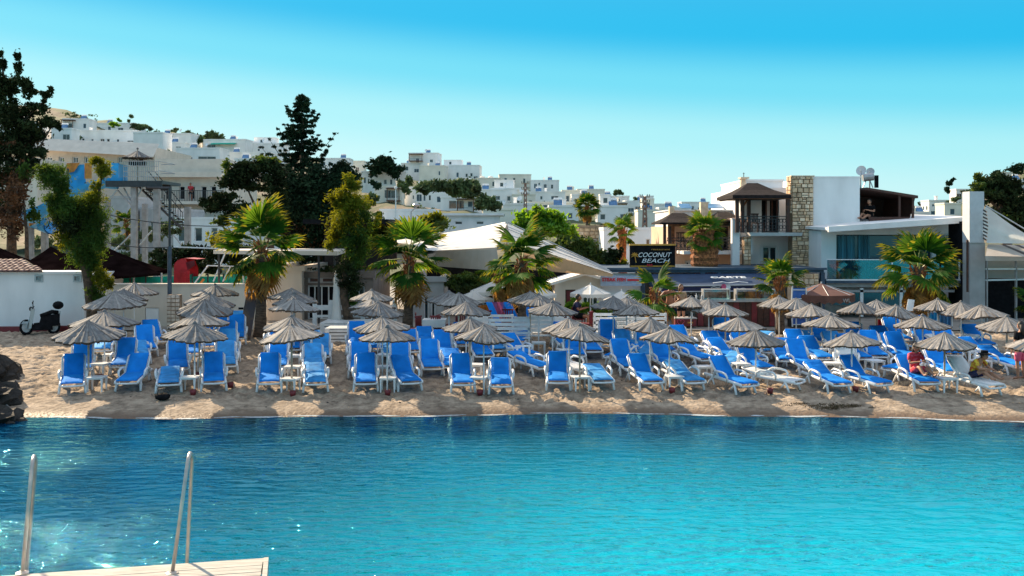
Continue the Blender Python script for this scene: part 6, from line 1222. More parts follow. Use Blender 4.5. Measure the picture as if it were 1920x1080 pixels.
bush('scrubby undergrowth between the eastern hill houses', [(1810, 360, 10, 6, 200), (1795, 375, 14, 5, 200), (1825, 366, 14, 6, 260), (1772, 400, 12, 5, 160)], 260, ['leaf_hill'], .45, 'hill_tree', 48, zb=PZ(385, 260))
# crest scrub, low and uncounted
rc = random.Random(9); cb = []
for i in range(90):
    px = rc.uniform(60, 430) if i < 60 else rc.uniform(1750, 1950); Dd = rc.uniform(300, 425); x = PX(px, Dd); z = hill_z(x, Dd); cb.append((x, Dd, z+.6, rc.uniform(2, 5), 2.5, rc.uniform(.9, 2.0), 60))
for i in range(110):
    px = rc.uniform(600, 1400); Dd = rc.uniform(110, 380); x = PX(px, Dd); z = hill_z(x, Dd); k = Dd/250; cb.append((x, Dd, z+.6*k, rc.uniform(1.5, 3.5)*k, 2*k, rc.uniform(.7, 1.6)*k, 60))
o = link('hillside_scrub', leaf_mesh('hillside_scrub', cb, [M['leaf_hill']], .5, 50)); tag(o, 'low dry scrub scattered over the hillside between houses', 'scrub', kind='stuff')
# ---------------------------------------------------------------- reed parasols
def reed_canopy(seed, r=.93, h=.42):
    rng = random.Random(seed); n = 84; mb = MB(); rings = []
    prof = [(.03, .0), (.10, .035), (.30, .15), (.50, .27), (.52, .285), (.72, .385), (.74, .40), (1.0, .535)]
    jit = [rng.uniform(-.035, .035) for _ in range(n)]; tw = [rng.uniform(-.025, .025) for _ in range(n)]
    rg = [rng.uniform(-.010, .014) for _ in range(n)]; sag = [rng.uniform(0, .05) for _ in range(5)]
    for k, (f, d) in enumerate(prof):
        ring = []
        for i in range(n):
            a = 2*math.pi*i/n; ridge = rg[i]*(.4+f) + tw[i]*f*.6; rr = r*f*(1+jit[i]*f*(1.6 if k == len(prof)-1 else .5)); step = .012 if k in (4, 6) else 0
            z = h - d*h/.535*.98 + ridge + step + sum(s_*math.sin(a*(j+2)+seed*j)*.35 for j, s_ in enumerate(sag))*f*f
            ring.append((rr*math.cos(a), rr*math.sin(a), z))
        rings.append(ring)
    mi = [rng.choice([0, 0, 2, 3]) for _ in range(n)]
    for b, (ra, rb) in enumerate(zip(rings, rings[1:])):
        for i in range(n): q = (i+1) % n; mb.quad([rb[i], rb[q], ra[q], ra[i]], 3 if b in (3, 5) else mi[i] if rng.random() < .85 else 0)
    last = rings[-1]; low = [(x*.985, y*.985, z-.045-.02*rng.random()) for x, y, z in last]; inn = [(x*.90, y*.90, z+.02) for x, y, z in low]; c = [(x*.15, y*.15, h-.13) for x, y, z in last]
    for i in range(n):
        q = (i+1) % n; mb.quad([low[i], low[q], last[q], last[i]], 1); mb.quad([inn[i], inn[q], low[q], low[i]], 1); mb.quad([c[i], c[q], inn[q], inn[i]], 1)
    for i in range(n*2):                              # loose straw ends at the rim
        a = rng.uniform(0, 6.28); ra = r*rng.uniform(.95, .99); L = rng.uniform(.03, .09); w = .012; z = h*.02-.03
        q = Vector((math.cos(a), math.sin(a), 0)); s_ = Vector((-q.y, q.x, 0))*w; p = q*ra+Vector((0, 0, z+.03)); e = q*(ra+L*.5)+Vector((0, 0, z-L*.8)); mb.quad([tuple(p-s_), tuple(p+s_), tuple(e)], 1 if rng.random() < .5 else 0)
    return mb
REED = []
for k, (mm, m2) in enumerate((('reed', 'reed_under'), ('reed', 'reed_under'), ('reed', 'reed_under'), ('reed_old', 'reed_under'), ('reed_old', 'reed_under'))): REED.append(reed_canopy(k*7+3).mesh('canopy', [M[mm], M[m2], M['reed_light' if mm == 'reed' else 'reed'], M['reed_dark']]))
POLE = MB().tube([(0, 0, -.1), (0, 0, 1.0)], .024, 8).mesh('pole', [M['pole_white']], True)
POLET = MB().tube([(0, 0, -.1), (0, 0, 1.0)], .03, 8).mesh('pole', [M['pole_tan']], True)
CAP = MB().lathe([(.001, .07), (.035, .06), (.06, .02), (.075, -.02), (.06, -.05)], 10).mesh('cap', [M['reed_old']], True)
RIB = MB().tube([(.02, 0, .33), (.86, 0, .0)], .012, 4).mesh('rib', [M['wood_mid']])
ORD = ['first', 'second', 'third', 'fourth', 'fifth', 'sixth', 'seventh', 'eighth', 'ninth', 'tenth', 'eleventh', 'twelfth', 'thirteenth', 'fourteenth', 'fifteenth', 'sixteenth', 'seventeenth', 'eighteenth', 'nineteenth', 'twentieth', 'twenty-first', 'twenty-second', 'twenty-third', 'twenty-fourth', 'twenty-fifth', 'twenty-sixth', 'twenty-seventh', 'twenty-eighth']
UMB = [  # rows from the water inland: apex pixel, tone (0-2 tan, 3-4 grey), width px
 [(166, 602, 3, 125), (365, 604, 3, 120), (547, 609, 1, 114), (726, 611, 4, 107), (907, 611, 2, 109), (1087, 609, 0, 106), (1255, 614, 1, 106), (1417, 620, 3, 102), (1597, 621, 0, 104), (1771, 624, 2, 109), (1945, 628, 1, 108)],
 [(196, 582, 3, 118), (374, 586, 1, 108), (547, 591, 2, 104), (717, 594, 1, 100), (881, 595, 3, 95), (1067, 597, 0, 92), (1219, 595, 2, 96), (1386, 593, 1, 96), (1558, 588, 0, 100), (1730, 590, 2, 100), (1888, 592, 1, 102)],
 [(215, 548, 0, 108), (384, 562, 4, 100), (551, 561, 1, 92), (708, 567, 4, 98), (874, 567, 3, 88), (1036, 565, 4, 90), (1192, 568, 2, 88), (1360, 569, 0, 86), (1522, 571, 1, 92), (1680, 572, 2, 88), (1841, 573, 0, 90)],
 [(232, 543, 3, 88), (393, 549, 4, 94), (553, 549, 4, 82), (698, 558, 1, 88), (860, 550, 1, 84), (1010, 551, 4, 78), (1175, 557, 2, 80), (1329, 560, 1, 82), (1493, 560, 0, 84), (1644, 563, 2, 86), (1802, 565, 1, 84)],
 [(252, 531, 0, 84), (403, 533, 4, 84), (546, 541, 4, 80), (697, 543, 1, 80), (842, 546, 4, 74), (994, 547, 2, 76), (1150, 556, 3, 76), (1296, 556, 1, 72), (1461, 555, 2, 76), (1612, 567, 4, 78), (1758, 560, 0, 78)]]
ROWN = ['shoreline', 'second', 'middle', 'fourth', 'rearmost']
UPOS = {}
ru = random.Random(11)
def umbrella(px, py, tone, wpx, label, first=[None]):
    hh = 2.0 - .34*max(0, min(1, (px-1080)/340)); p = on_ground(px, py, hh)
    z = ground(p.x, p.y); sc = wpx/FP*p.y/1.84; sc = max(.86, min(1.12, sc))
    t = thing('straw_parasol', label, 'parasol', (p.x, p.y, z), ru.uniform(0, 6.28), 'straw parasols in rows on the beach')
    tilt = (ru.gauss(0, .04), ru.gauss(0, .04), 0)
    me = REED[tone]; top = hh-.42*sc
    c = link('canopy', me, t, (0, 0, top), tilt, (sc*ru.uniform(.96, 1.04), sc*ru.uniform(.96, 1.04), sc*ru.uniform(.9, 1.08)))
    link('pole', POLET if ru.random() < .25 else POLE, t, scale=(1, 1, hh-.1)); link('cap', CAP, t, (0, 0, hh-.03))
    for k in range(6): link('rib', RIB, t, (0, 0, top-.03), (0, 0, k*math.pi/3+.2), (sc, sc, sc))
    return t
for r_, row in enumerate(UMB):
    for c_, (px, py, tone, w_) in enumerate(row):
        cols = 'leftmost' if c_ == 0 else 'rightmost' if c_ == 10 else ORD[c_]
        ton = 'grey weathered straw parasol' if tone >= 3 else 'tan straw parasol'
        lab = f"{ton}, {cols} from the rocks in the {ROWN[r_]} row" if 0 < c_ < 10 else f"{ton} at the {'rocks end' if c_ == 0 else 'far right end'} of the {ROWN[r_]} row"
        UPOS[(r_, c_)] = umbrella(px, py, tone, w_, lab)

# ---------------------------------------------------------------- sun loungers
def lounger_parts():
    d = {}
    rail = MB().tube([(0, -.98, .285), (0, -.94, .33), (0, -.5, .34), (0, .3, .35), (0, .9, .35), (0, .97, .31)], [.03, .036, .036, .036, .034, .028], 8, flat=1.5); d['side_rail'] = rail.mesh('side_rail', M['white_plastic'], True)
    f = MB().tube([(0, -.60, .33), (.02, -.70, .2), (.04, -.80, .0)], [.042, .038, .034], 7).tube([(0, -.66, .31), (.02, -.56, .18), (.03, -.50, .10)], [.032, .026, .022], 6); d['leg'] = f.mesh('leg', M['white_plastic'], True)
    b = MB().tube([(0, .45, .33), (.02, .58, .2), (.04, .70, .0)], [.042, .038, .034], 7).tube([(0, .50, .31), (.02, .40, .18), (.03, .34, .10)], [.032, .026, .022], 6); d['rear_leg'] = b.mesh('leg', M['white_plastic'], True)
    a = MB().tube([(0, -.30, .34), (.02, -.33, .46), (.03, -.25, .55), (.03, -.05, .575), (.03, .22, .57), (.02, .36, .48), (0, .38, .35)], [.030, .032, .036, .038, .036, .032, .028], 7, flat=1.0); d['armrest'] = a.mesh('armrest', M['white_plastic'], True)
    e = MB().tube([(-.30, -.97, .29), (0, -.99, .285), (.30, -.97, .29)], .032, 8); d['end_bar'] = e.mesh('end_bar', M['white_plastic'], True)
    d['seat_slat'] = MB().box(-.29, .29, -.05, .05, -.012, .012).mesh('slat', M['white_plastic'])
    bf = MB().tube([(-.31, 0, 0), (-.31, .72, .0), (-.26, .80, 0), (.26, .80, 0), (.31, .72, 0), (.31, 0, 0)], .027, 7).box(-.28, .28, .06, .76, -.012, .004); d['back_frame'] = bf.mesh('back_frame', M['white_plastic'], True)
    st = MB().tube([(-.2, .5, -.02), (-.2, .42, -.36)], .016, 5).tube([(.2, .5, -.02), (.2, .42, -.36)], .016, 5); d['prop'] = st.mesh('prop', M['white_plastic'])
    def cushion(w, l, th, seams, seed, m):
        mb = MB(); nx, ny = 6, int(l/.055); rr = random.Random(seed); top = []
        for j in range(ny+1):
            v = j/ny; row = []
            for i in range(nx+1):
                u = i/nx*2-1; e = (1-abs(u)**6)*(1-abs(v*2-1)**10); sm = sum(math.exp(-((v-s_)/.012)**2) for s_ in seams)
                row.append((u*w/2*(1-.02*rr.random()), v*l, th*(.55+.45*e) - .016*sm + rr.uniform(-.004, .004)))
            top.append(row)
        for r1, r2 in zip(top, top[1:]):
            for i in range(nx): mb.quad([r1[i], r1[i+1], r2[i+1], r2[i]])
        edge = top[0] + [r[-1] for r in top[1:]] + top[-1][-2::-1] + [r[0] for r in top[-2:0:-1]]
        for a_, b_ in zip(edge, edge[1:]+edge[:1]): mb.quad([(a_[0], a_[1], .0), (b_[0], b_[1], .0), b_, a_])
        return mb.mesh('cushion', m, True)
    for k, m in (('b', 'cushion'), ('p', 'cushion_pale'), ('w', 'white_plastic')):
        d['seat_'+k] = cushion(.55, 1.20, .075, (.25, .5, .75), 1, M[m]); d['back_'+k] = cushion(.53, .80, .07, (.33, .66), 2, M[m])
    d['pillow_flap'] = None
    return d
LP = lounger_parts()
LROT = {}
def lounger(px, py, rot, ang, cush, label):
    """(px,py): where the foot end stands; rot degrees, + turns the foot end to the east; ang of the back; cushion b/p/w/n"""
    g = on_ground(px, py); a = R(rot) - math.atan((px-960)/FP)*.9; c = Vector((g.x - .85*math.sin(a), g.y + .85*math.cos(a), 0)); c.z = ground(c.x, c.y)+.01
    t = thing('sun_lounger', label, 'sun lounger', c, a, 'sun loungers on the sand')
    t.scale = (1.03, .92, .92); ang = ang if ang < 30 else 26+(ang-30)*.68
    slope = math.atan2(ground(c.x, c.y+.7)-ground(c.x, c.y-.7), 1.4)*math.cos(a); t.rotation_euler = (slope*.8, 0, a)
    for s in (-1, 1):
        link('side_rail', LP['side_rail'], t, (s*.31, 0, 0)); link('leg', LP['leg'], t, (s*.31, 0, 0), None, (s, 1, 1)); link('leg', LP['rear_leg'], t, (s*.31, 0, 0), None, (s, 1, 1)); link('armrest', LP['armrest'], t, (s*.34, 0, 0), None, (s, 1, 1))
    link('end_bar', LP['end_bar'], t)
    b = link('back_frame', LP['back_frame'], t, (0, .18, .36), (R(ang), 0, 0))
    if cush == 'n':
        for k in range(9): link('slat', LP['seat_slat'], t, (0, -.85+k*.125, .37))
    else:
        link('seat_cushion', LP['seat_'+cush], t, (0, -.99, .375)); link('back_cushion', LP['back_'+cush], t, (0, .19, .39), (R(ang), 0, 0))
    return t
LG = [
 (135, 742, 0, 68, 'b'), (238, 737, -12, 52, 'b'), (316, 740, 0, 6, 'p'), (401, 737, 2, 62, 'b'), (505, 738, 1, 60, 'b'), (592, 739, 2, 14, 'p'), (686, 738, 1, 58, 'b'), (771, 737, 14, 44, 'b'), (869, 740, 4, 60, 'b'), (940, 743, 2, 40, 'b'), (1047, 736, 1, 60, 'b'), (1131, 735, 12, 5, 'p'), (1224, 736, 18, 48, 'b'), (1303, 736, 24, 18, 'p'), (1404, 742, 38, 56, 'b'), (1497, 736, 62, 14, 'n'), (1578, 741, 30, 24, 'b'), (1655, 740, 42, 56, 'b'), (1741, 738, 24, 50, 'b'), (1866, 746, 44, 58, 'w'),
 (152, 712, 0, 66, 'b'), (226, 705, -6, 66, 'b'), (334, 710, 3, 64, 'b'), (424, 704, 2, 46, 'p'), (520, 706, 0, 52, 'b'), (588, 706, 2, 34, 'p'), (675, 712, 1, 58, 'b'), (752, 713, 2, 60, 'b'), (812, 709, 6, 68, 'b'), (850, 706, 4, 12, 'b'), (1022, 708, 36, 12, 'b'), (1098, 712, 40, 12, 'n'), (1186, 708, 18, 66, 'b'), (1265, 706, 22, 66, 'b'), (1352, 705, -20, 6, 'p'), (1434, 710, 26, 58, 'b'), (1523, 708, 22, 66, 'b'), (1588, 706, 0, 60, 'n'), (1672, 712, -34, 10, 'b'), (1790, 718, 24, 54, 'b'),
 (190, 674, 0, 8, 'p'), (276, 672, 6, 62, 'b'), (262, 686, 4, 12, 'p'), (358, 682, 2, 58, 'b'), (430, 682, 4, 60, 'p'), (520, 684, 0, 50, 'b'), (600, 686, 0, 40, 'p'), (672, 692, 0, 30, 'b'), (735, 682, 4, 14, 'p'), (838, 684, 8, 58, 'b'), (908, 685, 8, 58, 'b'), (995, 684, 30, 40, 'b'), (1080, 685, 5, 66, 'b'), (1150, 688, -28, 10, 'b'), (1222, 688, 16, 14, 'p'), (1327, 692, 34, 40, 'b'), (1386, 692, 30, 34, 'b'), (1447, 678, -26, 8, 'p'), (1478, 694, 8, 34, 'b'), (1548, 690, 22, 38, 'b'), (1647, 686, 12, 62, 'b'), (1716, 690, 28, 66, 'b'), (1786, 682, 10, 56, 'b'), (1880, 690, 44, 34, 'b'), (1914, 706, 38, 24, 'b'),
 (298, 656, 14, 52, 'b'), (216, 660, 4, 50, 'b'), (385, 668, 2, 52, 'b'), (546, 672, 0, 58, 'b'), (705, 672, 0, 54, 'b'), (770, 676, 4, 40, 'b'), (872, 664, 6, 52, 'b'), (935, 674, 12, 20, 'p'), (1112, 676, 8, 40, 'b'), (1250, 676, 14, 58, 'b'), (1180, 680, 10, 50, 'p'), (1360, 680, 20, 40, 'b'), (1420, 690, 24, 58, 'b'), (1512, 680, 16, 50, 'b'), (1580, 676, 14, 30, 'p'), (1618, 690, 22, 50, 'b'), (1690, 684, 14, 40, 'b'), (1750, 668, 12, 50, 'b'), (1850, 664, 20, 40, 'b'), (1732, 650, 6, 60, 'b'), (425, 664, 0, 66, 'b'), (442, 650, 0, 66, 'b'), (418, 634, 0, 60, 'b'), (446, 630, 0, 44, 'p'), (515, 664, 0, 8, 'p'), (584, 664, 0, 12, 'p'), (668, 668, 0, 74, 'b'), (735, 660, -4, 30, 'b'), (800, 662, 4, 22, 'b'), (968, 658, -10, 52, 'b'), (1066, 664, 12, 56, 'b'), (1142, 664, 2, 76, 'b'), (1212, 668, 6, 66, 'b'), (1302, 672, 24, 58, 'b'), (1358, 660, 3, 76, 'b'), (1415, 660, -16, 6, 'p'), (1497, 664, -8, 14, 'p'), (1540, 658, 4, 76, 'b'), (1612, 664, 8, 56, 'b'), (1672, 668, 16, 42, 'b'), (1694, 654, 16, 58, 'b'), (1792, 666, -20, 8, 'w'), (1822, 672, 50, 14, 'w')]
def lrow(py): return 0 if py >= 730 else 1 if py >= 700 else 2 if py >= 674 else 3
LN = ['front row', 'second row', 'third row', 'back row']
rows_ = {k: sorted([g for g in LG if lrow(g[1]) == k]) for k in range(4)}
for k, row in rows_.items():
    for i, g in enumerate(row):
        back = 'back lowered flat' if g[3] < 20 else 'half raised back' if g[3] < 48 else 'back raised high'
        colr = {'b': 'blue-cushioned lounger', 'p': 'sun-bleached pale blue lounger', 'w': 'white-covered lounger', 'n': 'bare white slatted lounger'}[g[4]]
        n = 'leftmost' if i == 0 else 'rightmost' if i == len(row)-1 else f'{ORD[min(i, 27)]} from the left'
        if i > len(row)/2 and i < len(row)-1: n = f'{ORD[len(row)-1-i]} from the right'
        lounger(*g, f"{colr}, {back}, {n} in the {LN[k]}")
# ---------------------------------------------------------------- side tables, ash buckets
TT = MB().box(-.24, .24, -.24, .24, .40, .43).box(-.2, .2, -.2, .2, .36, .40).mesh('table_top', M['white_plastic'])
TL = MB().hexa([(-.016, -.016, 0), (.016, -.016, 0), (.016, .016, 0), (-.016, .016, 0)], [(-.03, -.03, .38), (.03, -.03, .38), (.03, .03, .38), (-.03, .03, .38)]).mesh('leg', M['white_plastic'])
TB = [(182, 733), (190, 706), (209, 688), (356, 733), (388, 694), (344, 678), (545, 736), (549, 712), (553, 690), (728, 734), (716, 712), (722, 688), (898, 733), (893, 708), (905, 668), (962, 675), (1088, 732), (1058, 678), (1084, 655), (1264, 731), (1208, 690), (1318, 712), (1424, 722), (1388, 706), (1600, 722), (1560, 705), (1545, 676), (1700, 700), (1775, 735), (1842, 694), (1730, 662), (1010, 664), (1480, 672), (1640, 700)]
tb_rows = sorted(TB, key=lambda q: q[1])
for i, (px, py) in enumerate(sorted(TB)):
    c_ = min(range(11), key=lambda c: abs(UMB[0 if py > 700 else 2][c][0]-px)); same = sorted([q for q in TB if min(range(11), key=lambda c: abs(UMB[0 if q[1] > 700 else 2][c][0]-q[0])) == c_], key=lambda q: -q[1]); k = same.index((px, py))
    t = thing('side_table', f"square white side table, {ORD[k]} from the water under {'leftmost' if c_ == 0 else ORD[c_]} parasol column", 'table', on_ground(px, py), ru.uniform(-.3, .3), 'white side tables between the loungers')
    link('table_top', TT, t)
    for x in (-.2, .2):
        for y in (-.2, .2): link('leg', TL, t, (x, y, 0))
BK = MB().lathe([(.001, .0), (.075, .0), (.10, .16), (.092, .16), (.07, .03)], 12).mesh('bucket', M['red_dark'], True)
for i, (px, py) in enumerate(sorted([(188, 712), (362, 741), (372, 708), (432, 727), (549, 743), (727, 741), (900, 741), (1260, 737), (1444, 738), (1604, 735), (300, 700)])):
    o = link('ash_bucket', BK, None, on_ground(px, py)); tag(o, f"small dark red bucket in the sand, {ORD[i]} from the rocks", 'bucket', 'red ash buckets at parasol poles')
# stools / upside down plastic seats at the right
def stool(px, py, label):
    t = thing('plastic_stool', label, 'stool', on_ground(px, py), .3); MB().box(-.25, .25, -.25, .25, .38, .42).build('seat', M['white_plastic'], t)
    for x in (-.22, .22):
        for y in (-.22, .22): link('leg', TL, t, (x, y, 0))
    MB().box(-.24, -.18, .2, .25, .42, .66).box(-.03, .03, .2, .25, .42, .66).box(.18, .24, .2, .25, .42, .66).box(-.26, .26, .2, .26, .66, .72).build('backrest', M['white_plastic'], t)
stool(1838, 700, 'white plastic chair standing behind the white-covered front lounger'); stool(985, 690, 'white plastic chair among the loungers below the third palm'); stool(1262, 668, 'white plastic chair between rear loungers near the freezer')
# ---------------------------------------------------------------- white slatted benches behind the loungers
SLB = MB().box(-.75, .75, 0, .025, 0, .10).mesh('slat', M['white_plastic'])
def bench(px, py, label, rz=0.):
    t = thing('slatted_bench', label, 'bench', on_ground(px, py), rz, 'white slatted benches at the promenade edge')
    for k in range(4): link('slat', SLB, t, (0, .28+.02*k, .50+.15*k))
    for k in range(4): link('slat', SLB, t, (0, -.22+.13*k, .42), (R(-90), 0, 0))
    for x in (-.7, .7): MB().box(x-.035, x+.035, .3, .38, 0, 1.06).box(x-.035, x+.035, -.24, -.17, 0, .42).build('leg', M['white_plastic'], t)
    return t
for px, py, l in ((925, 645, 'first from the third palm, on the rocks side'), (955, 655, 'lower one directly beside the third palm trunk'), (1003, 650, 'just past the third palm trunk'), (1030, 644, 'beside the sixth parasol column, rear'), (1152, 642, 'rear one near the seventh parasol column'), (1186, 652, 'lower one below the seventh parasol column'), (1215, 642, 'next to the freezer')): bench(px, py, 'white slatted bench, '+l)
for i, (px, py) in enumerate(((775, 640), (790, 634), (812, 641), (832, 638), (848, 632), (866, 638), (886, 630), (906, 628), (1002, 628), (1022, 632), (1046, 630), (1070, 632), (1098, 630), (952, 626))):
    g = on_ground(px, py-2); chair(f"dark red chair on the terrace, {ORD[i]} in line along the dining hall", g, ru.uniform(-2.5, 2.5), 'red_dark', 'dark red chairs on the restaurant terrace', 'terrace_chair')
for i, (px, py, l) in enumerate(((815, 640, 'beside the second palm'), (895, 634, 'behind the fifth parasol column'), (1035, 633, 'behind the sixth parasol column'))):
    t = thing('dining_table', 'terrace table with white cloth '+l, 'table', on_ground(px, py-3)); MB().box(-.4, .4, -.4, .4, .72, .76).build('table_top', M['wood_dark'], t)
    c = MB()
    for k in range(32): a0, a1 = k/32*8, (k+1)/32*8
    c.box(-.43, .43, -.43, .43, .762, .775).box(-.43, .43, -.432, -.42, .5, .762); c.build('tablecloth', M['white_plastic'], t)
    for x in (-.33, .33):
        for y in (-.33, .33): MB().box(x-.03, x+.03, y-.03, y+.03, 0, .72).build('leg', M['wood_dark'], t)
for px, m, l in ((922, 'cushion', 'blue'), (934, 'pink', 'pink'), (948, 'cushion', 'second blue'), (988, 'cushion', 'third blue')):
    t = thing('towel_chair', f'{l} towelled deck chair leaning by the slim palm trunks', 'deck chair', on_ground(px, 622)); MB().hexa([(.2, -.3, .25), (.65, -.3, .25), (.65, -.25, .25), (.2, -.25, .25)], [(-.25, .3, 1.15), (.2, .3, 1.15), (.2, .35, 1.15), (-.25, .35, 1.15)]).build('towel', M[m], t); MB().tube([(-.25, .36, 1.2), (.25, -.2, .2), (.25, .3, 0)], .02, 5).tube([(.2, .36, 1.2), (.68, -.2, .2), (.68, .3, 0)], .02, 5).build('frame', M['wood_mid'], t)
for px, py, w_, l, m in ((905, 572, 30, 'orange-red cloth screen behind the fifth parasol column', 'orange'), (1235, 596, 12, 'turquoise towel panel beside restaurant entrance', 'sky_blue'), (1148, 600, 18, 'turquoise towel hung at the bench near the reeds', 'sky_blue')):
    D = 40.2; t = thing('cloth_screen', l, 'cloth', (PX(px-w_/2, D), D, 1.08)); cloth(t, 0, w_/FP*D, .6, PZ(py, D)-1.08, m, 'hanging_cloth'); MB().tube([(0, .03, 0), (0, .03, PZ(py, D)-1.05), (w_/FP*D, .03, PZ(py, D)-1.05), (w_/FP*D, .03, 0)], .02, 5).build('frame', M['pole_white'], t)
# ---------------------------------------------------------------- people
def skin_mesh(name, joints, edges, m, root, sub=1):
    me = bpy.data.meshes.new(name); me.from_pydata([j[0] for j in joints], edges, []); me.update(); o = bpy.data.objects.new(name, me); COL.objects.link(o)
    md = o.modifiers.new('Skin', 'SKIN'); sv = me.skin_vertices[0].data
    for i, j in enumerate(joints):
        r = j[1]; sv[i].radius = r if hasattr(r, '__len__') else (r, r); sv[i].use_root = (i == root)
    md.use_smooth_shade = True
    s = o.modifiers.new('Sub', 'SUBSURF'); s.levels = sub; s.render_levels = sub
    bpy.context.view_layer.update(); nm = bpy.data.meshes.new_from_object(o.evaluated_get(bpy.context.evaluated_depsgraph_get())); bpy.data.objects.remove(o)
    nm.materials.clear(); nm.materials.append(m)
    nm.polygons.foreach_set('material_index', [0]*len(nm.polygons)); return nm
POSE_STAND = dict(pel=(0, 0, .95), sp=(0, .01, 1.15), ch=(0, 0, 1.34), nk=(0, 0, 1.50), hd=(0, -.02, 1.66), sh=.19, lsh=(-.19, 0, 1.42), rsh=(.19, 0, 1.42), lel=(-.27, .04, 1.14), rel=(.27, .04, 1.14), lwr=(-.25, -.08, .92), rwr=(.25, -.08, .92), lhi=(-.1, 0, .9), rhi=(.1, 0, .9), lkn=(-.11, -.03, .5), rkn=(.12, -.02, .5), lan=(-.11, .02, .08), ran=(.13, .03, .08), lto=(-.12, -.16, .03), rto=(.15, -.15, .03))
POSE_HIP = dict(POSE_STAND, lel=(-.40, .10, 1.18), lwr=(-.22, -.02, 1.02), rel=(.40, .10, 1.18), rwr=(.22, -.02, 1.02), hd=(.03, .02, 1.66))
POSE_SIT = dict(pel=(0, .05, .54), sp=(0, .12, .72), ch=(0, .10, .90), nk=(0, .06, 1.06), hd=(0, .0, 1.21), lsh=(-.18, .08, .99), rsh=(.18, .08, .99), lel=(-.26, -.06, .76), rel=(.26, -.04, .78), lwr=(-.10, -.27, .82), rwr=(.08, -.28, .84), lhi=(-.1, .02, .53), rhi=(.1, .02, .53), lkn=(-.13, -.36, .68), rkn=(.13, -.38, .62), lan=(-.13, -.62, .47), ran=(.12, -.74, .46), lto=(-.13, -.74, .50), rto=(.12, -.84, .52))
POSE_LEAN = dict(POSE_SIT, sp=(0, .0, .72), ch=(0, -.10, .88), nk=(0, -.20, 1.0), hd=(0, -.31, 1.10), lsh=(-.18, -.14, .95), rsh=(.18, -.14, .95), lel=(-.24, -.30, .74), rel=(.24, -.30, .74), lwr=(-.1, -.50, .74), rwr=(.1, -.52, .72))
POSE_CHAIR = dict(POSE_SIT, lkn=(-.13, -.40, .50), rkn=(.13, -.40, .50), lan=(-.13, -.42, .08), ran=(.13, -.44, .08), lto=(-.13, -.58, .04), rto=(.13, -.60, .04))
